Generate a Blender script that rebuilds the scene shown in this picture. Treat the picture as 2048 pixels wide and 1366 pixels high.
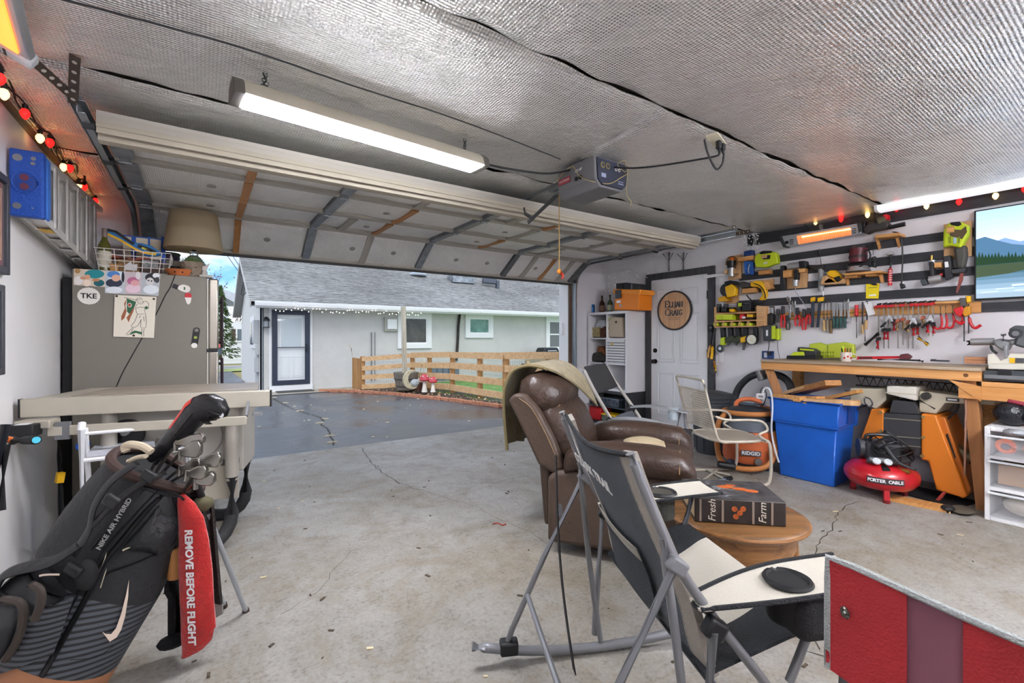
import bpy,bmesh,math,random
from mathutils import Vector,Matrix,Euler,noise
R_=math.radians
rnd=random.Random(7)
for o in list(bpy.data.objects):bpy.data.objects.remove(o,do_unlink=True)
SC=bpy.context.scene
COL=SC.collection
# ------------------------------------------------------------------ camera
F,HZ,TH,EYE=910.2,675.0,R_(34.25),1.25
cam_d=bpy.data.cameras.new('camera');cam=bpy.data.objects.new('camera',cam_d);COL.objects.link(cam)
cam.location=(0,0,EYE);cam.rotation_euler=(R_(90),0,-TH)
cam_d.sensor_width=36;cam_d.lens=36*F/2048;cam_d.shift_y=-8/2048;cam_d.clip_start=.02;cam_d.clip_end=300
SC.camera=cam
SC.view_settings.view_transform='Standard';SC.view_settings.look='None'
SC.view_settings.gamma=1;SC.view_settings.use_curve_mapping=False
SC.view_settings.exposure=1.66
# ------------------------------------------------------------------ sky
W=bpy.data.worlds.new('sky');SC.world=W;W.use_nodes=True
nt=W.node_tree;nt.nodes.clear()
def nd(t,ty,**kw):
 n=t.nodes.new(ty)
 for k,val in kw.items():
  if k in('operation','blend_type','data_type','wave_type','bands_direction','wave_profile','feature','distance','noise_dimensions','clamp','interpolation_type','gradient_type','voronoi_dimensions'):setattr(n,k,val)
  else:n.inputs[k].default_value=val
 return n
def ramp(t,stops,mode='LINEAR'):
 n=t.nodes.new('ShaderNodeValToRGB');cr=n.color_ramp;cr.interpolation=mode
 while len(cr.elements)<len(stops):cr.elements.new(.5)
 for e,(p,c) in zip(cr.elements,stops):
  e.position=p;e.color=(*c,1) if len(c)==3 else c
 return n
tc=nd(nt,'ShaderNodeTexCoord')
mp=nd(nt,'ShaderNodeMapping');mp.inputs['Scale'].default_value=(1,1,2.2);mp.inputs['Location'].default_value=(.55,.2,.3)
ns=nd(nt,'ShaderNodeTexNoise',Scale=3.2,Detail=7,Roughness=.6)
rp=ramp(nt,[(.36,(.17,.40,.80)),(.56,(.84,.85,.87))])
bg=nd(nt,'ShaderNodeBackground',Strength=.63)
wo=nd(nt,'ShaderNodeOutputWorld')
nt.links.new(tc.outputs['Generated'],mp.inputs[0]);nt.links.new(mp.outputs[0],ns.inputs['Vector'])
nt.links.new(ns.outputs['Fac'],rp.inputs[0]);nt.links.new(rp.outputs[0],bg.inputs[0]);nt.links.new(bg.outputs[0],wo.inputs[0])
sd=bpy.data.lights.new('sun','SUN');sd.energy=.42;sd.angle=R_(25);sd.color=(1,.96,.9)
so=bpy.data.objects.new('sun',sd);COL.objects.link(so);so.rotation_euler=(R_(38),R_(-18),0)
# ------------------------------------------------------------------ pixel -> place helpers
VD=Vector((math.sin(TH),math.cos(TH),0));RD=Vector((math.cos(TH),-math.sin(TH),0))
def ray(px,py):return VD+RD*((px-1024)/F)+Vector((0,0,(HZ-py)/F))
def hit(px,py,ax,val):
 q=ray(px,py);d=(val-(0,0,EYE)[ax])/q[ax]
 return q*d+Vector((0,0,EYE))
def aX(px,py,x):return hit(px,py,0,x)
def aY(px,py,y):return hit(px,py,1,y)
def aZ(px,py,z):return hit(px,py,2,z)
def aD(px,py,d):return ray(px,py)*d+Vector((0,0,EYE))
def CF(d,l,z=0):return VD*d+RD*l+Vector((0,0,z))
# ------------------------------------------------------------------ materials
def lin(c):
 if isinstance(c,str):
  c=[int(c[i:i+2],16)/255 for i in(0,2,4)]
  return tuple(x/12.92 if x<=.04045 else((x+.055)/1.055)**2.4 for x in c)
 return tuple(c)
MATS={}
def mat(name,col,rough=.5,metal=0,var=None,bump=None,emit=None,estr=0,alpha=1,trans=0,coat=0,spec=.5,sheen=0,ior=1.45):
 """var=(scale, amount) colour mottling; bump=(scale, strength[, stretch])"""
 if name in MATS:return MATS[name]
 m=bpy.data.materials.new(name);m.use_nodes=True;t=m.node_tree;b=t.nodes['Principled BSDF']
 c=lin(col);b.inputs['Base Color'].default_value=(*c,1)
 b.inputs['Roughness'].default_value=rough;b.inputs['Metallic'].default_value=metal
 b.inputs['Specular IOR Level'].default_value=spec;b.inputs['IOR'].default_value=ior
 if coat:b.inputs['Coat Weight'].default_value=coat;b.inputs['Coat Roughness'].default_value=.12
 if sheen:b.inputs['Sheen Weight'].default_value=sheen
 if trans:b.inputs['Transmission Weight'].default_value=trans
 if alpha<1:b.inputs['Alpha'].default_value=alpha
 if emit:b.inputs['Emission Color'].default_value=(*lin(emit),1);b.inputs['Emission Strength'].default_value=estr
 m.diffuse_color=(*c,1)
 tcn=t.nodes.new('ShaderNodeTexCoord') if(var or bump) else None
 if var:
  n=nd(t,'ShaderNodeTexNoise',Scale=var[0],Detail=5,Roughness=.6)
  t.links.new(tcn.outputs['Object'],n.inputs['Vector'])
  k=var[1]
  rr=ramp(t,[(.3,tuple(x*(1-k) for x in c)),(.7,tuple(min(1,x*(1+k)) for x in c))])
  t.links.new(n.outputs['Fac'],rr.inputs[0]);t.links.new(rr.outputs[0],b.inputs['Base Color'])
 if bump:
  n2=nd(t,'ShaderNodeTexNoise',Scale=bump[0],Detail=4)
  bp=nd(t,'ShaderNodeBump',Strength=bump[1],Distance=.02)
  t.links.new(tcn.outputs['Object'],n2.inputs['Vector']);t.links.new(n2.outputs['Fac'],bp.inputs['Height']);t.links.new(bp.outputs[0],b.inputs['Normal'])
 MATS[name]=m;return m
def wood(name,c1,c2,scale=6,axis=0,rough=.55,coat=0,knots=True):
 if name in MATS:return MATS[name]
 m=bpy.data.materials.new(name);m.use_nodes=True;t=m.node_tree;b=t.nodes['Principled BSDF']
 tcn=t.nodes.new('ShaderNodeTexCoord');mpn=t.nodes.new('ShaderNodeMapping')
 s=[scale*3.2]*3;s[axis]=scale*.22;mpn.inputs['Scale'].default_value=s
 n=nd(t,'ShaderNodeTexNoise',Scale=1.6,Detail=6,Roughness=.62,Distortion=1.4)
 rr=ramp(t,[(.30,lin(c2)),(.52,tuple((a+q)/2 for a,q in zip(lin(c1),lin(c2)))),(.68,lin(c1))])
 t.links.new(tcn.outputs['Object'],mpn.inputs[0]);t.links.new(mpn.outputs[0],n.inputs['Vector']);t.links.new(n.outputs['Fac'],rr.inputs[0])
 t.links.new(rr.outputs[0],b.inputs['Base Color']);b.inputs['Roughness'].default_value=rough
 if coat:b.inputs['Coat Weight'].default_value=coat
 bp=nd(t,'ShaderNodeBump',Strength=.12,Distance=.005);t.links.new(n.outputs['Fac'],bp.inputs['Height']);t.links.new(bp.outputs[0],b.inputs['Normal'])
 MATS[name]=m;return m
# ------------------------------------------------------------------ mesh builder
def basis(d):
 d=Vector(d).normalized();a=Vector((0,0,1)) if abs(d.z)<.9 else Vector((1,0,0))
 u=d.cross(a).normalized();return u,u.cross(d).normalized(),d
class MB:
 def __init__(s):s.v=[];s.f=[];s.M=None;s.mi=[];s.cur=0
 def add(s,vs,fs):
  k=len(s.v)
  for p in vs:
   p=Vector(p);s.v.append(s.M@p if s.M else p)
  for f in fs:s.f.append([i+k for i in f]);s.mi.append(s.cur)
  return s
 def box(s,c,d,rot=None):
  x,y,z=[q/2 for q in d];m=Matrix.Identity(3)
  if rot is not None:m=Euler([R_(q) for q in rot]).to_matrix() if not isinstance(rot,Matrix) else rot
  vs=[m@Vector((a*x,b*y,e*z))+Vector(c) for a in(-1,1) for b in(-1,1) for e in(-1,1)]
  return s.add(vs,[(0,1,3,2),(4,6,7,5),(0,4,5,1),(2,3,7,6),(0,2,6,4),(1,5,7,3)])
 def bb(s,a,b):
  return s.box([(p+q)/2 for p,q in zip(a,b)],[abs(q-p) for p,q in zip(a,b)])
 def bar(s,p,q,w,h=None,up=None):
  p,q=Vector(p),Vector(q);d=(q-p);L=d.length;d.normalize();h=h or w
  up=Vector(up) if up else(Vector((0,0,1)) if abs(d.z)<.95 else Vector((0,1,0)))
  a=d.cross(up).normalized();b=a.cross(d).normalized()
  m=Matrix((d,a,b)).transposed()
  return s.box((p+q)/2,(L,w,h),m)
 def cyl(s,p,q,r0,r1=None,n=12,caps=True):
  r1=r0 if r1 is None else r1;p,q=Vector(p),Vector(q);u,w,d=basis(q-p)
  vs=[];
  for c,r in((p,r0),(q,r1)):
   for i in range(n):
    a=2*math.pi*i/n;vs.append(c+u*math.cos(a)*r+w*math.sin(a)*r)
  fs=[(i,(i+1)%n,n+(i+1)%n,n+i) for i in range(n)]
  if caps:fs+=[tuple(range(n-1,-1,-1)),tuple(range(n,2*n))]
  return s.add(vs,fs)
 def tube(s,pts,r,n=8,closed=False,caps=True,flat=1.0):
  pts=[Vector(p) for p in pts];m=len(pts);rs=r if isinstance(r,(list,tuple)) else[r]*m
  vs,fs=[],[];pu=None
  for i,p in enumerate(pts):
   if closed:d=pts[(i+1)%m]-pts[i-1]
   else:d=pts[min(i+1,m-1)]-pts[max(i-1,0)]
   if d.length<1e-9:d=Vector((0,0,1))
   d.normalize()
   if pu is None:u,w,_=basis(d)
   else:
    u=pu-d*pu.dot(d)
    u=u.normalized() if u.length>1e-6 else basis(d)[0]
    w=d.cross(u)
   pu=u
   for k in range(n):
    a=2*math.pi*k/n;vs.append(p+u*math.cos(a)*rs[i]+w*math.sin(a)*rs[i]*flat)
  for i in range(m if closed else m-1):
   j=(i+1)%m
   for k in range(n):fs.append((i*n+k,i*n+(k+1)%n,j*n+(k+1)%n,j*n+k))
  if caps and not closed:fs+=[tuple(range(n-1,-1,-1)),tuple(range((m-1)*n,m*n))]
  return s.add(vs,fs)
 def lathe(s,prof,c=(0,0,0),n=20,axis=(0,0,1),sy=1.0):
  u,w,d=basis(axis) if tuple(axis)!=(0,0,1) else(Vector((1,0,0)),Vector((0,1,0)),Vector((0,0,1)))
  c=Vector(c);vs,fs=[],[]
  for r,z in prof:
   for i in range(n):
    a=2*math.pi*i/n;vs.append(c+u*math.cos(a)*r+w*math.sin(a)*r*sy+d*z)
  for j in range(len(prof)-1):
   for i in range(n):fs.append((j*n+i,j*n+(i+1)%n,(j+1)*n+(i+1)%n,(j+1)*n+i))
  if prof[0][0]>1e-6:fs.append(tuple(range(n-1,-1,-1)))
  if prof[-1][0]>1e-6:fs.append(tuple(range((len(prof)-1)*n,len(prof)*n)))
  return s.add(vs,fs)
 def ball(s,c,r,n=12,m=8):
  r=r if isinstance(r,(tuple,list)) else(r,r,r);c=Vector(c);vs,fs=[],[]
  for j in range(m+1):
   t=math.pi*j/m
   for i in range(n):
    a=2*math.pi*i/n;vs.append(c+Vector((math.sin(t)*math.cos(a)*r[0],math.sin(t)*math.sin(a)*r[1],math.cos(t)*r[2])))
  for j in range(m):
   for i in range(n):fs.append((j*n+i,(j+1)*n+i,(j+1)*n+(i+1)%n,j*n+(i+1)%n))
  return s.add(vs,fs)
 def prism(s,poly,t0,t1,o=(0,0,0),ex=(1,0,0),ey=(0,0,1),ez=(0,1,0)):
  """2-D outline poly in (ex,ey), extruded t0..t1 along ez. Default: seen from the front, depth along +y"""
  o,ex,ey,ez=Vector(o),Vector(ex),Vector(ey),Vector(ez);n=len(poly)
  vs=[o+ex*a+ey*b+ez*t for t in(t0,t1) for a,b in poly]
  fs=[(i,(i+1)%n,n+(i+1)%n,n+i) for i in range(n)]+[tuple(range(n-1,-1,-1)),tuple(range(n,2*n))]
  return s.add(vs,fs)
 def sheet(s,fn,nu,nv,th=0):
  """grid fn(u,v)->point, optional thickness th along normals"""
  g=[[Vector(fn(i/nu,j/nv)) for i in range(nu+1)] for j in range(nv+1)]
  vs=[p for row in g for p in row];W_=nu+1
  fs=[(j*W_+i,j*W_+i+1,(j+1)*W_+i+1,(j+1)*W_+i) for j in range(nv) for i in range(nu)]
  if th:
   N=[]
   for j in range(nv+1):
    for i in range(nu+1):
     a=g[j][min(i+1,nu)]-g[j][max(i-1,0)];b=g[min(j+1,nv)][i]-g[max(j-1,0)][i]
     q=a.cross(b);N.append(q.normalized() if q.length>1e-9 else Vector((0,0,1)))
   k=len(vs);vs=vs+[p-nn*th for p,nn in zip(vs,N)]
   fs2=[tuple(reversed([q+k for q in f])) for f in fs]
   ed=[(i,i+1) for i in range(nu)]+[(j*W_+nu,(j+1)*W_+nu) for j in range(nv)]+[(nv*W_+i+1,nv*W_+i) for i in range(nu)]+[((j+1)*W_,j*W_) for j in range(nv)]
   fs=fs+fs2+[(b,a,a+k,b+k) for a,b in ed]
  return s.add(vs,fs)
 def torus(s,c,R,r,axis=(0,0,1),n=24,m=8,sy=1.0):
  u,w,d=basis(axis);c=Vector(c)
  return s.tube([c+u*math.cos(2*math.pi*i/n)*R+w*math.sin(2*math.pi*i/n)*R*sy for i in range(n)],r,m,closed=True)
 def mesh(s,name):
  me=bpy.data.meshes.new(name);me.from_pydata([tuple(p) for p in s.v],[],s.f);me.update();return me
def smooth_by_angle(me,ang=38):
 bm=bmesh.new();bm.from_mesh(me);bmesh.ops.recalc_face_normals(bm,faces=bm.faces)
 for f in bm.faces:f.smooth=True
 ca=R_(ang)
 for e in bm.edges:
  e.smooth=len(e.link_faces)==2 and e.calc_face_angle(0)<ca
 bm.to_mesh(me);bm.free()
def part(name,mb,m,parent=None,bev=0,ang=38,loc=None,kind=None,label=None,seg=2):
 me=mb.mesh(name);smooth_by_angle(me,ang)
 for q in(m if isinstance(m,(list,tuple)) else[m]):me.materials.append(q)
 if isinstance(m,(list,tuple)):me.polygons.foreach_set('material_index',mb.mi)
 o=bpy.data.objects.new(name,me);COL.objects.link(o)
 if parent:o.parent=parent
 if loc:o.location=loc
 if bev:
  b=o.modifiers.new('bevel','BEVEL');b.width=bev;b.segments=seg;b.limit_method='ANGLE';b.angle_limit=R_(40)
 if kind:o['kind']=kind
 if label:o['label']=label
 return o
def tag(o,label,cat,group=None):
 o['label']=label;o['category']=cat
 if group:o['group']=group
 return o
def thing(name,label,cat,loc=(0,0,0),rz=0,group=None):
 o=bpy.data.objects.new(name,None);COL.objects.link(o);o.empty_display_size=.05
 o.location=loc;o.rotation_euler=(0,0,R_(rz));return tag(o,label,cat,group)
def struct(name,mb,m,**k):
 o=part(name,mb,m,**k);o['kind']='structure';return o
def dup(root,loc,rz=None,label=None,rot=None,scale=None):
 r=root.copy();COL.objects.link(r);r.location=loc
 if rz is not None:r.rotation_euler=(0,0,R_(rz))
 if rot is not None:r.rotation_euler=rot
 if scale:r.scale=scale
 if label:r['label']=label
 for ch in list(root.children):
  c=ch.copy();COL.objects.link(c);c.parent=r
  for g in ch.children:
   e=g.copy();COL.objects.link(e);e.parent=c
 return r
def alike(proto,loc,rot=None,parent=None,scale=None):
 c=proto.copy();COL.objects.link(c);c.location=loc
 if rot is not None:c.rotation_euler=rot
 if parent:c.parent=parent
 if scale:c.scale=scale
 return c
def text(name,s,size,m,parent,M,depth=.0006,bold=0,spacing=1.0,align='CENTER',shear=0):
 """flat lettering: local x right, y up in the text plane; M places it"""
 cu=bpy.data.curves.new('t','FONT');cu.body=s;cu.size=size;cu.align_x=align;cu.align_y='CENTER';cu.extrude=depth;cu.offset=bold;cu.space_character=spacing;cu.shear=shear;cu.resolution_u=3
 to=bpy.data.objects.new('t',cu);COL.objects.link(to)
 dg=bpy.context.evaluated_depsgraph_get();me=bpy.data.meshes.new_from_object(to.evaluated_get(dg))
 bpy.data.objects.remove(to,do_unlink=True);bpy.data.curves.remove(cu)
 me.transform(M);me.materials.append(m);o=bpy.data.objects.new(name,me);COL.objects.link(o)
 if parent:o.parent=parent
 return o
def TM(loc,ex=(1,0,0),ey=(0,0,1)):
 """matrix with text-x along ex and text-y along ey"""
 ex,ey=Vector(ex).normalized(),Vector(ey).normalized();ez=ex.cross(ey)
 m=Matrix((ex,ey,ez)).transposed().to_4x4();m.translation=Vector(loc);return m
def bez(p0,p1,p2,p3,n=12):
 p0,p1,p2,p3=map(Vector,(p0,p1,p2,p3))
 return[p0*(1-t)**3+p1*3*t*(1-t)**2+p2*3*t*t*(1-t)+p3*t**3 for t in[i/n for i in range(n+1)]]
def crv(pts,n=6):
 """Catmull-Rom through pts"""
 P=[Vector(p) for p in pts];P=[P[0]*2-P[1]]+P+[P[-1]*2-P[-2]];out=[]
 for i in range(1,len(P)-2):
  for k in range(n):
   t=k/n;a,b,c,d=P[i-1:i+3]
   out.append(.5*((2*b)+(c-a)*t+(2*a-5*b+4*c-d)*t*t+(3*b-a-3*c+d)*t**3))
 out.append(P[-2]);return out
def circ(r,n=16,cx=0,cy=0,sx=1,sy=1,a0=0,a1=360):
 full=a1-a0>=360
 return[(cx+r*sx*math.cos(R_(a0+(a1-a0)*i/(n if full else n-1))),cy+r*sy*math.sin(R_(a0+(a1-a0)*i/(n if full else n-1)))) for i in range(n)]
def rrect(w,h,r,n=4,cx=0,cy=0):
 o=[]
 for sx,sy,a in((1,1,0),(-1,1,90),(-1,-1,180),(1,-1,270)):
  for i in range(n+1):
   t=R_(a+90*i/n);o.append((cx+sx*(w/2-r)+r*math.cos(t),cy+sy*(h/2-r)+r*math.sin(t)))
 return o
# common materials
BLACK=mat('black plastic','16171a',.45);DBLACK=mat('matte black','0c0c0e',.75)
GREY=mat('grey paint','6e7073',.5);STEEL=mat('steel','b9bcc0',.32,1);DSTEEL=mat('dark steel','4a4c50',.4,.9)
GALV=mat('galvanised steel','a3abb1',.42,.85,var=(9,.12));WHITE=mat('white paint','e4e4e4',.5)
WPLAS=mat('white plastic','e9e9ea',.35);RED=mat('red plastic','c01a22',.4);LIME=mat('lime plastic','b9cc22',.42)
YEL=mat('yellow plastic','eab414',.42);ORANGE=mat('orange plastic','e8781c',.45);BLUE=mat('blue plastic','1a55b4',.4)
PINE=wood('pine','d9a768','b67a3c',5,0);PLY=wood('plywood','d8b183','c39561',4,2)
GLASS=mat('clear glass','f4f8f8',.02,trans=1);CHROME=mat('chrome','d9dcdf',.12,1)
TAN=mat('tan paint','aea796',.6,var=(3,.08))
# ================================================================== THE GARAGE SHELL
LW,RW,BW,FW,CH=-.80,5.20,5.06,-1.6,2.43
# concrete
def concrete(name,cols,stain,sc=1.0):
 m=bpy.data.materials.new(name);m.use_nodes=True;t=m.node_tree;b=t.nodes['Principled BSDF'];L=t.links.new
 tcn=nd(t,'ShaderNodeTexCoord');O=tcn.outputs['Object']
 n1=nd(t,'ShaderNodeTexNoise',Scale=.75*sc,Detail=8,Roughness=.68,Distortion=.4);L(O,n1.inputs['Vector'])
 r1=ramp(t,[(.36,lin(cols[0])),(.5,lin(cols[1])),(.64,lin(cols[2]))]);L(n1.outputs['Fac'],r1.inputs[0])
 n2=nd(t,'ShaderNodeTexNoise',Scale=2.3*sc,Detail=9,Roughness=.72,Distortion=.8);L(O,n2.inputs['Vector'])
 r2=ramp(t,[(.46,(0,0,0)),(.68,(.8,.8,.8))]);L(n2.outputs['Fac'],r2.inputs[0])
 mx=t.nodes.new('ShaderNodeMixRGB');mx.inputs[2].default_value=(*lin(stain),1);L(r2.outputs[0],mx.inputs[0]);L(r1.outputs[0],mx.inputs[1])
 n3=nd(t,'ShaderNodeTexNoise',Scale=55*sc,Detail=3,Roughness=.7);L(O,n3.inputs['Vector'])
 n6=nd(t,'ShaderNodeTexNoise',Scale=9*sc,Detail=6,Roughness=.75);L(O,n6.inputs['Vector']);av=nd(t,'ShaderNodeMath',operation='MULTIPLY_ADD');av.inputs[1].default_value=.55;hv_=nd(t,'ShaderNodeMath',operation='MULTIPLY');hv_.inputs[1].default_value=.45;L(n6.outputs['Fac'],hv_.inputs[0]);L(n3.outputs['Fac'],av.inputs[0]);L(hv_.outputs[0],av.inputs[2])
 r3=ramp(t,[(.36,(.6,.59,.57)),(.48,(.98,.98,.98)),(.6,(1.14,1.14,1.14))]);L(av.outputs[0],r3.inputs[0])
 mu=t.nodes.new('ShaderNodeMixRGB');mu.blend_type='MULTIPLY';mu.inputs[0].default_value=.9;L(mx.outputs[0],mu.inputs[1]);L(r3.outputs[0],mu.inputs[2])
 n4=nd(t,'ShaderNodeTexVoronoi',Scale=4.5*sc);L(O,n4.inputs['Vector'])
 r4=ramp(t,[(.0,(.35,.32,.3)),(.045,(1,1,1))]);L(n4.outputs['Distance'],r4.inputs[0])
 mv=t.nodes.new('ShaderNodeMixRGB');mv.blend_type='MULTIPLY';mv.inputs[0].default_value=.55;L(mu.outputs[0],mv.inputs[1]);L(r4.outputs[0],mv.inputs[2])
 L(mv.outputs[0],b.inputs['Base Color']);b.inputs['Roughness'].default_value=.62
 bp=nd(t,'ShaderNodeBump',Strength=.25,Distance=.01);L(n3.outputs['Fac'],bp.inputs['Height']);L(bp.outputs[0],b.inputs['Normal'])
 return m
M_FLOOR=concrete('worn concrete floor',('867f74','938f89','9e9b97'),'776b57')
fl=struct('floor',MB().bb((LW-.15,FW-.15,-.12),(RW+.15,5.37,0)),M_FLOOR)
M_CRACK=mat('dark crack','3a342c',.9)  # plain dark brown for the crack ribbons
def crack(pts,w=.006,seed=1,parent=None,step=.05):
 q=random.Random(seed);P=[pts[0]]
 for a,b in zip(pts,pts[1:]):
  a,b=Vector(a),Vector(b);n=max(2,int((b-a).length/step));d=(b-a).normalized();s=Vector((-d.y,d.x,0))
  for i in range(1,n+1):
   P.append(a+(b-a)*(i/n)+s*(q.uniform(-.014,.014) if i<n else 0))
 mb=MB()
 for a,b in zip(P,P[1:]):
  a,b=Vector(a),Vector(b);d=(b-a).normalized();s=Vector((-d.y,d.x,0));w1,w2=w*q.uniform(.3,1),w*q.uniform(.3,1)
  mb.add([a-s*w1/2,a+s*w1/2,b+s*w2/2,b-s*w2/2],[(0,3,2,1)])
 o=part('crack',mb,M_CRACK,parent or fl);o.location.z=.0012;return o
for k,pp in enumerate([[(722,895),(742,925),(762,945),(800,968)],[(800,968),(900,968),(985,966),(1060,950)],[(800,968),(940,1010),(1050,1060),(1110,1095)],
      [(1720,1003),(1690,1012),(1676,1030),(1665,1055),(1640,1080),(1634,1100),(1612,1130),(1600,1180)],[(1600,1180),(1606,1260),(1640,1300)],[(1610,1302),(1700,1330)],[(700,1100),(640,1180),(560,1230)]]):
 crack([aZ(x,y,0) for x,y in pp],[.009,.006,.004,.008,.006,.006,.003][k],k)
# walls
M_WALL=mat('white painted wall','dcdade',.6,var=(1.5,.03),bump=(60,.04))
M_WALLL=mat('left wall panel','e6e4e3',.5,var=(1.2,.03))
struct('wall_left',MB().bb((LW-.15,FW,0),(LW,BW+.16,2.6)),M_WALLL)
wr=struct('wall_right',MB().bb((RW,FW,0),(RW+.15,BW+.16,2.6)),M_WALL)
struct('wall_rear',MB().bb((LW,FW-.15,0),(RW,FW,2.6)),M_WALL)
OX0,OX1,OZ=-.40,4.44,2.16
mb=MB();mb.bb((LW,BW,0),(OX0,BW+.15,2.6));mb.bb((OX1+.05,BW,0),(RW,BW+.15,2.6));mb.bb((OX0,BW,OZ),(OX1+.05,BW+.15,2.6))
struct('wall_back',mb,M_WALL)
M_JWOOD=wood('brown jamb wood','6b5240','4e3a2c',5,2)
t1=struct('trim_1',MB().bb((OX1+.003,BW-.02,0),(OX1+.052,BW,OZ)),M_JWOOD)
part('jamb',MB().bb((OX1-.001,BW,0),(OX1+.05,BW+.2,OZ)),WHITE,t1);part('head_jamb',MB().bb((OX0,BW-.001,OZ-.02),(OX1,BW+.2,OZ)),WHITE,t1)
part('jamb',MB().bb((OX0-.02,BW-.001,0),(OX0,BW+.2,OZ)),WHITE,t1)
# ceiling of foil sheets
def foil(name,col='c9c9c8',rough=.3,period=.017,axis='X',bump=.5,sc=1,metal=.68):
 m=bpy.data.materials.new(name);m.use_nodes=True;t=m.node_tree;b=t.nodes['Principled BSDF'];L=t.links.new
 b.inputs['Metallic'].default_value=metal;b.inputs['Roughness'].default_value=rough
 O=nd(t,'ShaderNodeTexCoord').outputs['Object']
 w=nd(t,'ShaderNodeTexWave',bands_direction=axis,Scale=.314/period*1.0,Distortion=1.2);w.inputs['Detail'].default_value=1;w.inputs['Detail Scale'].default_value=2;L(O,w.inputs['Vector'])
 w2=nd(t,'ShaderNodeTexWave',bands_direction='Y' if axis=='X' else 'X',Scale=.314/period,Distortion=.5);L(O,w2.inputs['Vector'])
 n=nd(t,'ShaderNodeTexNoise',Scale=2.2*sc,Detail=6,Roughness=.65,Distortion=.5);L(O,n.inputs['Vector'])
 n5=nd(t,'ShaderNodeTexNoise',Scale=38,Detail=4);L(O,n5.inputs['Vector'])
 a=nd(t,'ShaderNodeMath',operation='MULTIPLY_ADD');a.inputs[1].default_value=.9;L(w2.outputs['Fac'],a.inputs[0]);L(w.outputs['Fac'],a.inputs[2])
 b1=nd(t,'ShaderNodeBump',Strength=bump,Distance=.004);L(a.outputs[0],b1.inputs['Height'])
 b2=nd(t,'ShaderNodeBump',Strength=.5,Distance=.05);L(n.outputs['Fac'],b2.inputs['Height']);L(b1.outputs[0],b2.inputs['Normal'])
 b3=nd(t,'ShaderNodeBump',Strength=.55,Distance=.008);L(n5.outputs['Fac'],b3.inputs['Height']);L(b2.outputs[0],b3.inputs['Normal']);L(b3.outputs[0],b.inputs['Normal'])
 rr=ramp(t,[(.3,tuple(x*.9 for x in lin(col))),(.7,lin(col))]);L(n.outputs['Fac'],rr.inputs[0]);L(rr.outputs[0],b.inputs['Base Color'])
 return m
M_FOIL=foil('foil bubble insulation','fafaf8',.22,.014,'X',.7)
M_FOILD=foil('door foil bubble insulation','f8f6f2',.28,.012,'X',.7,2.2,.3)
ce=struct('ceiling',MB().bb((LW-.15,FW-.15,CH+.06),(RW+.15,BW+.16,CH+.2)),mat('ceiling board','5a544c',.9))
SEAMS=[FW,.2,1.5,2.72,3.95,BW]
for i in range(len(SEAMS)-1):
 y0,y1=SEAMS[i],SEAMS[i+1];g=.010
 def fs(u,w,y0=y0,y1=y1,i=i):
  x=LW+(RW-LW)*u
  e=min(w,1-w)
  yy=y0+g+(y1-y0-2*g)*w+(.014*noise.noise((x*1.7,i*9.,w*2.)) if 0<i<4 else 0)
  z=CH-.022*math.sin(math.pi*w)*(1+.5*noise.noise((x*.9,i*5.,0)))+.014*noise.noise((x*2.3,yy*2.3,i*3.))+.005*noise.noise((x*8,yy*8,1.))
  z+=.02*max(0,1-e/.03)*(.5+noise.noise((x*5,i,2.)))
  return(x,yy,min(z,CH+.02))
 part('foil_sheet',MB().sheet(fs,120,26,.004),M_FOIL,ce,ang=80)
M_GAP=mat('dark seam strip','2c2722',.9)  # dark strips along the joints of the foil sheets
for y in SEAMS[1:-1]:
 def sm(u,w,y=y):
  x=LW+(RW-LW)*u;return(x,y-.012+.024*w,CH+.024)
 part('seam_gap',MB().sheet(sm,60,1),M_GAP,ce)
# foil tape flap above the opener
part('foil_flap',MB().sheet(lambda u,w:(1.94+.2*u+.02*math.sin(9*u)+(w-.5)*.09,1.46+1.05*u,CH-.028-.014*math.cos((w-.5)*3)-.008*noise.noise((u*6,w*2,0))),30,4,.002),M_FOIL,ce,ang=80)
# black trim at the top of the right wall, dark strip on the left wall
M_BOARD=wood('black stained board','35363c','202125',4,1,.6)
struct('trim_2',MB().bb((RW-.02,FW,CH-.13),(RW,2.8,CH-.012)),M_BOARD)
struct('trim_3',MB().bb((LW,FW,CH-.05),(LW+.018,BW,CH-.012)),wood('dark gold trim','7a6438','3c2f1a',4,1,.35))
# painted flag boards on the right wall (child pieces of the wall)
def wy(px):return aX(px,600,RW).y
def wz(px,py):return aX(px,py,RW).z
for(xa,za,zb,xb) in[(1556,wz(1750,484),wz(1750,499.3),1950),(1480,wz(1750,516.6),wz(1750,533.5),1950),(1486,wz(1750,551),wz(1750,566.5),1950),(1476,wz(1750,583.3),wz(1750,600),1950),(1960,wz(2000,604),wz(2000,623),2075)]:
 part('stripe_board',MB().bb((RW-.019,wy(xb),zb),(RW-.0005,wy(xa),za)),M_BOARD,wr)
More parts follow.
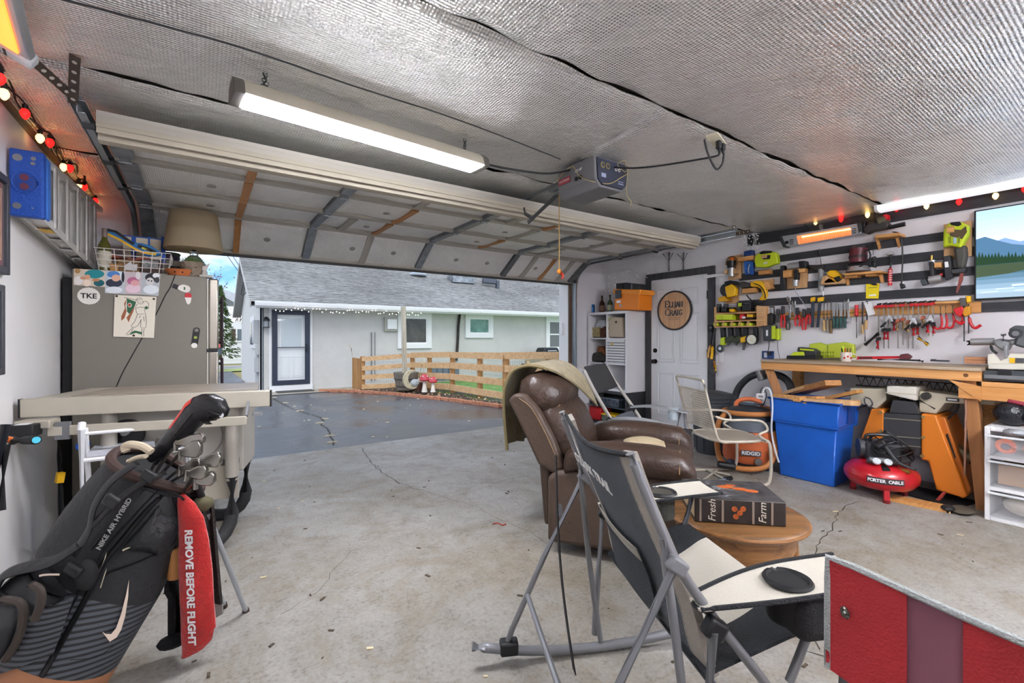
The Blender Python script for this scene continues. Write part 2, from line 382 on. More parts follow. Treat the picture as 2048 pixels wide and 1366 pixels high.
# ------------------------------------------------------------------ side door
DY0,DY1,DZ=3.30,4.15,2.035
d1=bpy.data.objects.new('door_1',None);COL.objects.link(d1);d1['kind']='structure';d1['label']='white six-panel side door in a dark stained frame'
d1.location=(RW,(DY0+DY1)/2,0);d1.rotation_euler=(0,0,R_(-90))
M_DOOR=mat('door white','dedee0',.45)
hw=(DY1-DY0)/2
part('slab',MB().bb((-hw,-.022,.02),(hw,-.002,DZ)),M_DOOR,d1)
def recessed(x0,x1,z0,z1,parent,m,y=-.022):
 mb=MB();w=.014
 for a,b in(((x0,z0),(x1,z0+w)),((x0,z1-w),(x1,z1)),((x0,z0),(x0+w,z1)),((x1-w,z0),(x1,z1))):
  mb.bb((a[0],y-.012,a[1]),(b[0],y,b[1]))
 mb.bb((x0+.04,y-.010,z0+.04),(x1-.04,y,z1-.04))
 return part('panel',mb,m,parent,bev=.003)
for x0,x1 in((-hw+.11,-.045),(.045,hw-.11)):
 recessed(x0,x1,.2,.78,d1,M_DOOR);recessed(x0,x1,.92,1.58,d1,M_DOOR);recessed(x0,x1,1.68,1.9,d1,M_DOOR)
M_FRAME=wood('charcoal stained frame','4b4d55','2d2a28',4,2,.6)
fw=.095
part('frame',MB().bb((-hw-fw,-.035,0),(-hw-.006,0,DZ+fw)),M_FRAME,d1);part('frame',MB().bb((hw+.012,-.035,0),(hw+fw,0,DZ+fw)),M_FRAME,d1)
part('frame',MB().bb((-hw-.006,-.035,DZ+.012),(hw+.012,0,DZ+fw)),M_FRAME,d1)
part('threshold',MB().bb((-hw,-.05,0),(hw,0,.02)),mat('threshold','8b857a',.5),d1)
part('weatherstrip',MB().bb((hw+.001,-.026,.02),(hw+.012,-.002,DZ)).bb((-hw-.006,-.024,.02),(-hw-.001,-.002,DZ)),mat('weatherstrip','8c7b5c',.7),d1)
BRONZE=mat('dark bronze','2c2622',.3,.8)
part('knob',MB().lathe([(.033,0),(.033,.008),(.012,.012),(.012,.035),(.028,.045),(.03,.06),(.02,.07),(0,.072)],(-hw+.065,-.022,.92),16,(0,-1,0)),BRONZE,d1)
part('deadbolt',MB().lathe([(.032,0),(.03,.012),(.014,.018),(.012,.03),(0,.031)],(-hw+.065,-.022,1.07),16,(0,-1,0)),BRONZE,d1)
for z in(.25,1.05,1.78):part('hinge',MB().bb((hw-.004,-.032,z-.05),(hw+.008,-.022,z+.05)),BRONZE,d1)
# ------------------------------------------------------------------ raised sectional door
DX0,DX1,DZh=-.42,4.46,2.292
d2=bpy.data.objects.new('door_2',None);COL.objects.link(d2);d2['kind']='structure';d2['label']='raised sectional garage door lined with silver foil'
d2.location=(0,0,0)
YJ=[2.92,3.475,4.035,4.60]
secs=[((YJ[0],DZh),(YJ[1],DZh)),((YJ[1],DZh),(YJ[2],DZh)),((YJ[2],DZh),(YJ[3],DZh+.005)),((YJ[3],DZh+.005),(5.005,2.035))]
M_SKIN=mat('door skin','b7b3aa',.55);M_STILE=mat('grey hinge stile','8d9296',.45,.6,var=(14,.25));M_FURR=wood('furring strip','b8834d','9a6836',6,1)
XS=[DX0+.05,.867,2.07,3.245,DX1-.05]
for si,((ya,za),(yb,zb)) in enumerate(secs):
 e=Vector((0,yb-ya,zb-za));Ls=e.length;e.normalize();nrm=Vector((0,e.z,-e.y))
 P=lambda x,s,h,ya=ya,za=za,e=e,nrm=nrm:Vector((x,ya,za))+e*s+nrm*h
 def slab(x0,x1,s0,s1,h0,h1):
  vs=[P(x,s,h) for x in(x0,x1) for s in(s0,s1) for h in(h0,h1)]
  return MB().add(vs,[(0,1,3,2),(4,6,7,5),(0,4,5,1),(2,3,7,6),(0,2,6,4),(1,5,7,3)])
 sec=part('section',slab(DX0,DX1,.004,Ls-.004,-.05,-.03),M_SKIN,d2)
 part('rail',slab(DX0,DX1,.0,.03,-.03,.004),mat('pale grey steel','b3afa5',.5,.3),sec);part('rail',slab(DX0,DX1,Ls-.03,Ls-.001,-.03,.004),mat('pale grey steel','',.5),sec)
 for x in XS:
  w=.045 if x in(XS[0],XS[-1]) else .035
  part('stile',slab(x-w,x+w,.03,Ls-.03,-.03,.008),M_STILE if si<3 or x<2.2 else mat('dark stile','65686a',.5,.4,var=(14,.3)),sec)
 for k in range(4):
  x0,x1=XS[k]+.045,XS[k+1]-.045
  def bay(u,w,x0=x0,x1=x1,k=k,si=si,P=P,Ls=Ls):
   x=x0+(x1-x0)*u;s=.03+(Ls-.06)*w
   bul=.028*(math.sin(math.pi*u)*math.sin(math.pi*w))**.5+.007*noise.noise((x*5,s*4+si*3,k))
   pin=math.hypot((u-.33)*(x1-x0),(w-.5)*Ls);pin2=math.hypot((u-.72)*(x1-x0),(w-.5)*Ls)
   bul-=.012*math.exp(-(pin/.05)**2)+.012*math.exp(-(pin2/.05)**2)
   return P(x,s,-.022+bul)
  fo=part('foil_panel',MB().sheet(bay,40,16),M_FOILD,sec,ang=80)
  for u in((.33,.72) if si in(0,3) else(.33,)):
   c=P(x0+(x1-x0)*u,Ls*.5,.002)
   part('pin_disc',MB().cyl(c,c+nrm*.003,.028,n=16),mat('pin disc','9a968e',.6),sec)
 strips={0:[.26,1.42,2.3,2.72,3.85],1:[.26,1.44,2.68,3.7],2:[.26,1.1,1.43,2.66,3.5],3:[.26,1.42,3.53,3.84,4.15]}[si]
 for x in strips:
  furr=x in(.26,1.44,3.84,2.72) or(si==2 and x in(1.43,2.66))
  part('furring_strip' if furr else 'tape_strip',slab(x-(.025 if furr else .032),x+(.025 if furr else .032),.03,Ls-.03,-.008,.016 if furr else .014),M_FURR if furr else mat('grey tape','a9a49a',.55,.2),sec)
 if si<3:
  for x in XS:
   part('hinge',slab(x-.025,x+.025,Ls-.05,Ls+.04,.008,.016),M_STILE,sec)
   c=P(x,Ls,.018);part('hinge_pin',MB().cyl(c-Vector((.03,0,0)),c+Vector((.03,0,0)),.008,n=8),GALV,sec)
 for x,q in((DX0-.01,-1),(DX1+.01,1)):
  c=P(x,.06 if si<3 else Ls-.06,.01);part('roller',MB().cyl(c,c+Vector((q*.045,0,0)),.022,n=12).cyl(c-Vector((q*.05,0,0)),c,.006,n=6),mat('roller','3c3f42',.5),sec)
# stiffening strut on the top section
mb=MB();mb.bb((DX0,2.915,2.286),(DX1-.02,2.965,2.262)).bb((DX0,2.965,2.286),(DX1-.02,2.97,2.214)).bb((DX0,2.97,2.214),(DX1-.02,3.03,2.219)).bb((DX0,2.925,2.262),(DX1-.02,2.93,2.235))
part('strut',mb,TAN,d2)
part('bottom_seal',MB().bb((DX0,4.995,2.012),(DX1,5.03,2.036)),mat('rubber seal','3b3a38',.8),d2)
# tracks
M_TRACK=mat('track steel','b4bcc3',.35,.9)
def track(x,q,name):
 r=.36;z0=2.30;P=[(x,2.56 if q>0 else 2.84,z0+.012)]+[(x,4.62,z0)]
 P+=[(x,4.62+r*math.sin(R_(a)),z0-r+r*math.cos(R_(a))) for a in range(10,91,10)]+[(x,4.98,.02)]
 o=bpy.data.objects.new(name,None);COL.objects.link(o);o['kind']='structure';o['label']='galvanised curved door track'
 mb=MB()
 def rib(w,off,axisw):
  P2=[Vector(p) for p in P];vs=[];fs=[]
  for i,p in enumerate(P2):
   d=(P2[min(i+1,len(P2)-1)]-P2[max(i-1,0)]).normalized();nn=Vector((0,-d.z,d.y))
   if axisw=='n':a,b=p+nn*-w/2+Vector((off,0,0)),p+nn*w/2+Vector((off,0,0))
   else:a,b=p+nn*off,p+nn*off+Vector((w,0,0))
   vs+=[a,b]
  for i in range(len(P2)-1):fs.append((2*i,2*i+1,2*i+3,2*i+2))
  mb.add(vs,fs)
 rib(.055,0,'n');rib(-q*.03,.0275,'x');rib(-q*.03,-.0275,'x')
 t=part('track',mb,M_TRACK,o);sm_=t.modifiers.new('solid','SOLIDIFY');sm_.thickness=.003
 part('angle',MB().bb((x,5.0,.02),(x+q*.03,5.004,2.2)).bb((x+q*.03,5.0,.02),(x+q*.034,5.055,2.2)),GALV,o)
 return o
trL=track(-.475,-1,'track_left');trR=track(4.515,1,'track_right')
part('track_angle',MB().bb((-.51,2.84,2.335),(-.506,4.4,2.38)).bb((-.51,2.84,2.376),(-.47,4.4,2.38)),GALV,trL)
part('track_angle',MB().bb((4.54,2.56,2.335),(4.544,4.5,2.38)),GALV,trR)
# punched angle brackets
M_PERF=mat('brown punched angle','4a4038',.55,.3)
def perf(p,q,n,parent,side=(1,0,0),w=.036):
 p,q=Vector(p),Vector(q);d=(q-p).normalized();s=Vector(side);s=(s-d*s.dot(d)).normalized();up=d.cross(s)
 o=part('bracket',MB().bar(p,q,w,.004,up=up),M_PERF,parent)
 mb=MB()
 for i in range(n):
  c=p+(q-p)*((i+.6)/(n+.2));mb.cyl(c-up*.0035,c+up*.0035,.0085,n=10)
 part('bracket_hole',mb,mat('pale hole disc','b9b3aa',.4),o,kind='stuff');return o  # bracket holes drawn as pale discs
pb=aD(150,205,2.33)
perf(aZ(150,112,CH-.02),aD(146,208,2.09),5,trL,RD);perf(aD(42,100,1.80),aD(142,190,2.05),6,trL,RD+Vector((0,0,.6)))
for y in(2.6,):
 perf((4.55,y,CH-.02),(4.55,y,2.30),3,trR,RD)
 perf((4.55,y+.02,2.32),(4.9,y+.02,CH-.03),4,trR,(0,0,1))
# header springs region: dark header and bits above the right track
struct('trim_4',MB().bb((OX0,BW-.04,OZ+.02),(OX1,BW-.001,OZ+.2)),wood('header board','8a7a66','5d5042',5,0))
# ------------------------------------------------------------------ shop light (lit)
M_LED=mat('led diffuser','ffffff',.4,emit='f6f7ff',estr=34)
def shop_light(a,b,label):
 a,b=Vector(a),Vector(b);d=(b-a);L=d.length;ang=math.degrees(math.atan2(d.y,d.x))
 t=thing('shop_light',label,'light',(a+b)/2,ang)
 h=L/2
 prof=[(-.075,-.028),(-.06,.02),(-.03,.045),(.03,.045),(.06,.02),(.075,-.028)]
 part('housing',MB().prism(prof,-h+.04,h-.04,ex=(0,1,0),ey=(0,0,1),ez=(1,0,0)),TAN,t)
 part('diffuser',MB().bb((-h+.045,-.066,-.04),(h-.045,.066,-.0285)),M_LED,t,bev=.006)
 for q in(-1,1):
  part('end_cap',MB().prism([(x*1.04,z*1.1-.003) for x,z in prof],q*(h-.042),q*h,ex=(0,1,0),ey=(0,0,1),ez=(1,0,0)),mat('dark grey cap','56524c',.5),t,bev=.004)
  mb=MB()
  for s in(-1,1):
   for k in range(5):
    z=.05+k*.015;mb.torus((q*(h-.13)+s*.012*(1-k/5),s*.02*(1-k/5),z),.009,.002,(k%2,1-k%2,.0),8,4,1)
  part('chain',mb,DSTEEL,t)
 return t
shop_light((.10,2.245,2.29),(1.40,2.37,2.29),'long lit LED shop light hanging on chains from the foil ceiling')
def fill_tube_light(x,y,z,label,es):  # added fill lamps, unseen behind the camera, to brighten the garage
 t=thing('fill_tube_light',label,'light',(x,y,z));part('batten',MB().bb((-.62,-.02,.015),(.62,.02,.05)),WHITE,t,bev=.004)
 for sy in(-.07,.07):
  part('tube',MB().cyl((-.6,sy,0),(.6,sy,0),.016,n=12),mat('fill tube %d'%es,'ffffff',.4,emit='f6f7ff',estr=es),t)
 for sx in(-.61,.61):
  part('end_bracket',MB().bb((sx-.008,-.09,-.02),(sx+.008,.09,.04)),WPLAS,t);part('chain',MB().cyl((sx*.8,0,.05),(sx*.8,0,CH-.03-z),.003,n=5),DSTEEL,t)
fill_tube_light(3.0,-.55,2.18,'added unseen fill light, two-tube batten on chains over the rear right',75)
fill_tube_light(.9,-.55,2.18,'added unseen fill light, two-tube batten on chains over the rear left',24)
# fluorescent wraparound on the ceiling over the bench wall
def fluor():
 t=thing('ceiling_light','white prismatic wraparound light on the foil ceiling above the bench wall','light',(4.97,.5,CH-.05),90)
 part('lens',MB().prism([(-.075,.03),(-.07,.0),(-.045,-.018),(.045,-.018),(.07,0),(.075,.03)],-1.02,1.0,ex=(0,1,0),ey=(0,0,1),ez=(1,0,0)),mat('prismatic lens','e9e9e4',.35,bump=(160,.4),emit='f6f7ff',estr=.22),t)
 part('end_cap',MB().prism([(-.08,.032),(-.075,-.004),(-.045,-.022),(.045,-.022),(.075,-.004),(.08,.032)],1.0,1.02,ex=(0,1,0),ey=(0,0,1),ez=(1,0,0)),WPLAS,t)
fluor()
# ------------------------------------------------------------------ opener
def opener():
 t=thing('door_opener','grey garage door opener hanging from the ceiling with a dark control panel','door opener',(2.17,2.05,2.2),0)
 GO=mat('opener grey','6d6d70',.5)
 prof=[(-.145,.05),(-.10,.0),(.10,.0),(.14,.04),(.155,.19),(-.15,.19)]
 part('body',MB().prism(prof,.006,.36),GO,t,bev=.008)
 part('control_panel',MB().prism([(-.125,.045),(-.09,.012),(.095,.012),(.13,.045),(.142,.178),(-.135,.178)],-.006,.006),mat('navy panel','1d2236',.4),t,bev=.004)
 for x in(-.09,-.045):part('dial',MB().torus((x,-.008,.135),.016,.0035,(0,1,0),14,5),mat('gold ring','9b8a58',.4,.5),t)
 for x,z in((.03,.13),(.06,.13)):part('terminal',MB().torus((x,-.008,z),.009,.0025,(0,1,0),12,5),WPLAS,t)
 [part('panel_print',MB().bb((a,-.0075,b),(c,-.006,d)),mat('panel print','8890a8',.5),t) for a,b,c,d in((.05,.04,.1,.047),(.05,.055,.1,.06),(-.1,.06,-.06,.085))]
 pl=part('name_plate',MB().bb((-.1535,.23,.085),(-.149,.345,.125)),mat('plate red','9a4048',.5),t)
 text('lettering','CRAFTSMAN',.019,mat('plate text','e2c9c9',.5),pl,TM((-.1543,.288,.105),(0,-1,0),(0,0,1)))
 text('lettering','1/2 HP',.024,WPLAS,t,TM((-.1535,.15,.135),(0,-1,0),(0,0,1)),shear=.2)
 for y in(.13,.17):part('lens',MB().cyl((-.15,y,.085),(-.156,y,.085),.014,n=12),BLACK,t)
 part('wire',MB().tube(crv([(-.157,.36,.12),(-.16,.3,.15),(-.158,.2,.175),(-.158,.14,.1),(-.15,.05,.04),(-.05,-.02,.02),(.06,-.02,.08),(.13,-.01,.12)],6),.0025,5),mat('cream wire','b3a06a',.5),t)
 part('wire',MB().tube(crv([(.12,-.01,.15),(.08,-.04,.19),(.03,-.02,.16),(.09,-.03,.12),(.14,-.01,.16),(.13,-.005,.0),(.16,-.02,-.06),(.15,-.02,-.09)],6),.0018,5),mat('cream wire','',0),t)
 part('hanger',MB().bb((-.06,.08,.19),(.0,.1,.225)),GALV,t);part('hanger',MB().bb((-.06,.28,.19),(0,.3,.225)),GALV,t)
 part('rail',MB().bb((-.012,.36,.165),(.018,2.95,.19)),mat('rail steel','8b8e90',.4,.8),t)
 part('trolley',MB().bb((-.035,.44,.13),(.04,.6,.165)).bb((-.02,.5,.1),(.02,.56,.13)),mat('trolley grey','7b7d80',.5,.5),t,bev=.006)
 part('sprocket',MB().cyl((-.03,.4,.165),(.035,.4,.165),.035,n=14),BLACK,t)
 a=Vector((0,.53,.11));b=Vector((-.08,.80,-.06))
 part('arm',MB().bar(a,b,.03,.008,up=(1,0,0)),mat('arm steel','5b5d60',.45,.8),t)
 part('arm_link',MB().tube([(-.075,.86,.07),(-.08,.84,.02),(-.08,.76,-.03)],.012,6,flat=.4),mat('arm steel','',.4),t)
 return t
opener()
# release cord with a red toggle
rc=thing('release_cord','thin tan release cord hanging from the opener with an orange knot','cord',(2.16,2.56,2.3))
ROPE=mat('tan rope','a5834e',.8)
part('cord',MB().tube([(0,0,0),(.002,0,-.3),(0,0,-.565)],.0035,6),ROPE,rc)
part('knot',MB().ball((0,0,-.57),(.016,.014,.016)).torus((.0,0,-.565),.012,.006,(1,.4,0),10,5),mat('orange rope','c8781e',.7),rc)
part('toggle',MB().tube(crv([(.01,0,-.575),(.03,0,-.585),(.036,0,-.605),(.026,0,-.62)],4),[.010,.012,.011,.011,.010,.010,.009,.009,.008,.008,.007,.006,.005],7),mat('red toggle','b5311c',.5),rc)
# black cables along the ceiling
cab=part('power_cable',MB().tube(crv([(1.41,2.37,2.30),(1.6,2.33,2.292),(1.85,2.3,2.31),(2.08,2.28,2.385)],6),.0065,7),BLACK);tag(cab,'black cable running from the shop light to the opener','cable')
def outlet():
 p=Vector((2.47,1.52,CH-.03));t=thing('ceiling_outlet','cream ceiling outlet with two black plugs beside a ragged foil seam','outlet',p)
 part('plate',MB().box((0,0,0),(.13,.07,.006),(0,12,10)),mat('ivory plate','cfc7b0',.5),t,bev=.002)
 for x in(.02,.06):part('plug',MB().box((x,-.005,-.025),(.026,.026,.05)).cyl((x,-.005,-.05),(x,-.012,-.075),.01,.006),BLACK,t,bev=.004)
 part('cable',MB().tube(crv([(.02,-.012,-.075),(-.02,.02,-.1),(-.2,.35,-.095),(-.3,.56,-.05)],8),.006,7),BLACK,t)
 part('cable',MB().tube(crv([(.06,-.012,-.075),(.05,-.01,-.13),(.0,0,-.17),(-.08,0,-.1),(-.1,.01,-.02)],8),.006,7),BLACK,t)
outlet()
cw=part('ceiling_wire',MB().tube(crv([(-.5,2.16,2.405),(.1,2.08,2.39),(.55,2.1,2.385),(1.0,2.13,2.395),(1.38,2.16,2.39),(1.9,2.24,2.395)],6),.0035,6),mat('wire','2a2c30',.6));tag(cw,'thin dark wire sagging along the ceiling behind the shop light','wire')
# ================================================================== OUTSIDE
def gz(y):return-.02*max(0,y-5.37)
def aG(px,py):
 z=-.1
 for _ in range(6):p=aZ(px,py,z);z=gz(p.y)
 return aZ(px,py,z)
def asphalt():
 m=bpy.data.materials.new('wet asphalt');m.use_nodes=True;t=m.node_tree;b=t.nodes['Principled BSDF'];L=t.links.new
 O=nd(t,'ShaderNodeTexCoord').outputs['Object']
 n=nd(t,'ShaderNodeTexNoise',Scale=.55,Detail=7,Roughness=.62,Distortion=.7);L(O,n.inputs['Vector'])
 r=ramp(t,[(.35,lin('3e4046')),(.52,lin('4e5055')),(.68,lin('5c5a55'))]);L(n.outputs['Fac'],r.inputs[0])
 n2=nd(t,'ShaderNodeTexNoise',Scale=90,Detail=2);L(O,n2.inputs['Vector'])
 mu=t.nodes.new('ShaderNodeMixRGB');mu.blend_type='OVERLAY';mu.inputs[0].default_value=.35;L(r.outputs[0],mu.inputs[1]);L(n2.outputs['Color'],mu.inputs[2]);L(mu.outputs[0],b.inputs['Base Color'])
 rr=ramp(t,[(.4,(.2,.2,.2)),(.6,(.55,.55,.55))]);L(n.outputs['Fac'],rr.inputs[0]);L(rr.outputs[0],b.inputs['Roughness'])
 bp=nd(t,'ShaderNodeBump',Strength=.25,Distance=.008);L(n2.outputs['Fac'],bp.inputs['Height']);L(bp.outputs[0],b.inputs['Normal'])
 return m
M_ASPH=asphalt()
def ground(name,x0,x1,y0,y1,dz,m,n=6):
 return struct(name,MB().sheet(lambda u,w:(x0+(x1-x0)*u,y0+(y1-y0)*w,gz(y0+(y1-y0)*w)+dz),4,n),m)
M_GRASS=mat('lawn grass','6f9648',.9,var=(5,.35),bump=(220,.6));M_DRY=mat('dry verge','8d8352',.9,var=(3,.25))
ground('ground',-30,60,5.37,90,-.05,M_DRY)
dr=ground('driveway',-6,7.2,5.37,12.75,0,M_ASPH)
ground('side_path',-6,1.2,12.75,27,-.004,M_ASPH);ground('lawn',5.2,30,7,13.2,.006,M_GRASS)
ground('walkway',1.25,3.6,12.2,13.2,.012,concrete('house step concrete',('a39a8b','aea698','b9b3a8'),'857c6e'))
street=ground('street',-30,60,30,36,-.02,mat('pale street','a3a29e',.8));ground('verge',.2,2.6,26.5,29.5,0,mat('verge green','9aa862',.9,var=(3,.2)))
crack([aG(545,797),aG(585,818),aG(640,835),aG(648,843)],.025,21,dr).location.z=.012
crack([aG(641,848),aG(655,858),aG(668,890)],.02,22,dr).location.z=.006
M_PATCH=mat('crack filler','b0a58c',.9)
for i,(px,py) in enumerate([(649,838),(640,846),(660,872),(664,885),(548,795),(570,806),(600,822)]):
 p=aG(px,py);part('gravel_patch',MB().lathe([(.07,0),(.05,.012),(0,.014)],(p.x,p.y,p.z),9,sy=.35),M_PATCH,dr)
# ------------------------------------------------------------------ the house
HY=13.2
hs=thing('house','pale grey stucco house with grey shingle roof across the driveway','house',(6,HY,gz(HY)))
hs.location=(0,0,0)
M_STUC=mat('grey stucco','c6c4c0',.85,var=(2,.05),bump=(28,.5));M_STUCW=mat('white stucco gable','d8d6d2',.85,bump=(28,.5))
HX0,HX1,HB=1.22,13.5,19.8
part('front_wall',MB().bb((HX0,HY,-.3),(HX1,HY+.2,2.3)),M_STUC,hs)
part('corner_board',MB().bb((HX0+.08,HY-.03,-.2),(HX0+.2,HY,2.2)),M_STUC,hs)
RZ=lambda y:2.13+.43*(y-12.72) if y<16.5 else 2.13+.43*(16.5*2-12.72-y)
part('gable_wall',MB().prism([(HY,-.4),(HB,-.4),(HB,RZ(HB)-.05),(16.5,RZ(16.5)-.1),(HY,RZ(HY)-.05)],HX0,HX0+.15,ex=(0,1,0),ey=(0,0,1),ez=(1,0,0)),M_STUCW,hs)
M_SH=bpy.data.materials.new('weathered grey shingles');M_SH.use_nodes=True
t=M_SH.node_tree;b=t.nodes['Principled BSDF'];O=nd(t,'ShaderNodeTexCoord').outputs['Object']
mp=t.nodes.new('ShaderNodeMapping');mp.inputs['Scale'].default_value=(4.2,14,14);t.links.new(O,mp.inputs[0])
n=nd(t,'ShaderNodeTexNoise',Scale=1.3,Detail=4,Roughness=.7);t.links.new(mp.outputs[0],n.inputs['Vector'])
n2=nd(t,'ShaderNodeTexNoise',Scale=.35,Detail=3);t.links.new(O,n2.inputs['Vector'])
r=ramp(t,[(.33,lin('706f6d')),(.5,lin('92918f')),(.66,lin('a9a8a5'))]);t.links.new(n.outputs['Fac'],r.inputs[0])
r2=ramp(t,[(.35,(.72,.72,.72)),(.62,(1.05,1.05,1.05))]);t.links.new(n2.outputs['Fac'],r2.inputs[0])
mu=t.nodes.new('ShaderNodeMixRGB');mu.blend_type='MULTIPLY';mu.inputs[0].default_value=1;t.links.new(r.outputs[0],mu.inputs[1]);t.links.new(r2.outputs[0],mu.inputs[2]);t.links.new(mu.outputs[0],b.inputs['Base Color']);b.inputs['Roughness'].default_value=.95
RX0,RX1=.96,13.75
roof=part('roof',MB().add([(RX0,12.72,2.13),(RX1,12.72,2.13),(RX1,16.5,RZ(16.5)),(RX0,16.5,RZ(16.5)),(RX0,20.28,2.13),(RX1,20.28,2.13)],[(0,1,2,3),(3,2,5,4)]),M_SH,hs)
NC=30;sl=math.hypot(3.78,3.78*.43)/NC;dv=Vector((0,1,.43)).normalized();nv=Vector((0,-.43,1)).normalized()
rq=random.Random(3)
for i in range(NC):
 s0=i*sl;base=Vector((0,12.72,2.13));mb=MB();x=RX0;vs=[];fs=[]
 nt_=42;w=(RX1-RX0)/nt_
 for k in range(nt_):
  j=rq.uniform(-.018,.018);a=base+dv*(s0+j)+Vector((RX0+k*w,0,0));bq=base+dv*(s0+sl*1.05)+Vector((RX0+k*w,0,0));h=nv*(.016+rq.uniform(0,.008))
  kk=len(vs);vs+=[a+h,a+h+Vector((w,0,0)),bq+nv*.004+Vector((w,0,0)),bq+nv*.004,a,a+Vector((w,0,0))]
  fs+=[(kk,kk+1,kk+2,kk+3),(kk+4,kk+5,kk+1,kk)]
 part('shingle_course',MB().add(vs,fs),M_SH,roof)
part('soffit',MB().bb((HX0-.1,12.74,2.0),(HX1,HY,2.03)),WHITE,hs)
part('fascia',MB().bb((RX0+.1,12.70,1.99),(RX1,12.74,2.13)),WHITE,hs)
gu=part('gutter',MB().prism([(0,0),(.07,-.015),(.09,.055),(.085,.1),(0,.1)],RX0+.1,RX1,o=(0,12.70,2.045),ex=(0,-1,0),ey=(0,0,1),ez=(1,0,0)),WHITE,hs)
for k in range(11):part('gutter_strap',MB().bb((1.9+k*1.1,12.6,2.05),(1.93+k*1.1,12.72,2.15)),WPLAS,gu)
# gable rake boards
for y0,y1 in((12.72,16.5),(16.5,20.28)):
 part('rake_board',MB().bar((RX0+.01,y0,RZ(y0)-.08),(RX0+.01,y1,RZ(y1)-.08),.03,.15),mat('rake grey','c4c2c0',.6),hs)
 part('rake_soffit',MB().add([(RX0,y0,RZ(y0)-.12),(HX0,y0,RZ(y0)-.12),(HX0,y1,RZ(y1)-.12),(RX0,y1,RZ(y1)-.12)],[(0,1,2,3)]),mat('soffit grey','a8a8a8',.7),hs)
# right rake edge is bright white
part('rake_board',MB().bar((RX1,12.72,2.1),(RX1,16.6,RZ(16.5)+.0),.05,.22),WHITE,hs)
def frame_rect(x0,x1,z0,z1,w,y0,y1):
 m=MB();m.bb((x0,y0,z0),(x0+w,y1,z1));m.bb((x1-w,y0,z0),(x1,y1,z1));m.bb((x0+w,y0,z1-w),(x1-w,y1,z1));m.bb((x0+w,y0,z0),(x1-w,y1,z0+w));return m
# storm door
M_NAVY=mat('navy storm door','2c3444',.4)
part('door_trim',frame_rect(1.42,2.455,-.13,2.03,.06,HY-.05,HY),WHITE,hs)
hd=part('front_door',MB().bb((1.5,HY-.03,0),(2.37,HY-.005,1.95)),WHITE,hs)
for x0,x1 in((1.68,1.9),(1.98,2.2)):recessed(x0,x1,.2,.75,hd,WHITE,HY-.03)
part('door_glass',MB().bb((1.7,HY-.038,1.0),(2.18,HY-.031,1.75)),mat('door lite','b9c2c6',.15),hd);part('lite_frame',frame_rect(1.66,2.22,.96,1.79,.035,HY-.045,HY-.03),WHITE,hd)
part('storm_door',frame_rect(1.49,2.378,.02,1.96,.115,HY-.1,HY-.06),M_NAVY,hs)
part('storm_glass',MB().bb((1.605,HY-.082,.13),(2.26,HY-.079,1.85)),mat('storm glass','e6eef0',.03,alpha=.12),hs)
part('storm_bar',MB().bb((1.6,HY-.1,.98),(2.27,HY-.075,1.0)),M_NAVY,hs);part('storm_handle',MB().bb((2.29,HY-.14,.86),(2.31,HY-.1,1.08)),BLACK,hs)
part('door_sill',MB().bb((1.42,HY-.09,-.17),(2.455,HY,-.0)),WHITE,hs)
mt=part('doormat',MB().bb((1.55,12.55,gz(12.8)+.014),(2.4,13.0,gz(12.8)+.03)),mat('dark mat','4a4a48',.95));tag(mt,'flat dark doormat on the step before the storm door','doormat')
# windows
def hwin(x0,x1,z0,z1,look,sash=False):
 w=part('window',frame_rect(x0,x1,z0,z1,.13,HY-.06,HY),WHITE,hs)
 part('sash',frame_rect(x0+.13,x1-.13,z0+.13,z1-.13,.05,HY-.045,HY),WPLAS,w)
 part('pane',MB().bb((x0+.18,HY-.03,z0+.18),(x1-.18,HY-.02,z1-.18)),look,w)
 if sash:part('meeting_rail',MB().bb((x0+.15,HY-.05,(z0+z1)/2-.02),(x1-.15,HY-.02,(z0+z1)/2+.03)),WPLAS,w)
hwin(4.83,5.92,.92,2.0,mat('dark window glass','4c4a42',.08,var=(2.5,.5)))
hwin(7.12,8.18,1.24,2.03,mat('green window glass','6d9080',.08,var=(5,.4)));hwin(10.48,11.7,.72,2.0,mat('grey screen glass','6c6e6f',.3),True)
bw=part('window',MB().bb((5.95,HY-.03,-.1),(6.9,HY,.35)),mat('basement glass','6b7480',.25),hs)
for k in range(4):part('mullion',MB().bb((6.1+k*.2,HY-.04,-.1),(6.13+k*.2,HY-.03,.35)),mat('slate frame','49505a',.5),bw)
# sconce, vent box, pipes, meters
part('sconce_plate',MB().bb((1.28,HY-.06,1.62),(1.4,HY-.03,1.72)),BLACK,hs)
sc_=part('sconce',MB().cyl((1.34,HY-.14,1.52),(1.34,HY-.14,1.68),.075,.07,10),mat('lantern glass','8b9094',.2),hs);part('sconce_cap',MB().lathe([(.09,0),(.085,.04),(.04,.1),(0,.11)],(1.34,HY-.14,1.67),12),BLACK,sc_);part('sconce_base',MB().lathe([(.08,0),(.08,.02)],(1.34,HY-.14,1.5),12),BLACK,sc_)
for k in range(4):part('sconce_bar',MB().cyl((1.34+.075*math.cos(k*1.57+.7),HY-.14+.075*math.sin(k*1.57+.7),1.5),(1.34+.072*math.cos(k*1.57+.7),HY-.14+.072*math.sin(k*1.57+.7),1.68),.008,n=5),BLACK,sc_)
part('vent_box',MB().bb((4.42,HY-.08,1.44),(4.82,HY,1.84)),mat('vent taupe','a7a59a',.6),hs);part('vent_cover',MB().bb((4.5,HY-.11,1.5),(4.78,HY-.08,1.79)),WPLAS,hs)
part('downspout',MB().tube(crv([(6.9,HY-.06,2.0),(6.85,HY-.06,1.6),(6.83,HY-.06,1.2),(6.78,HY-.06,.5)],5),.045,8),mat('rusty black pipe','2f2a28',.7,var=(12,.5)),hs)
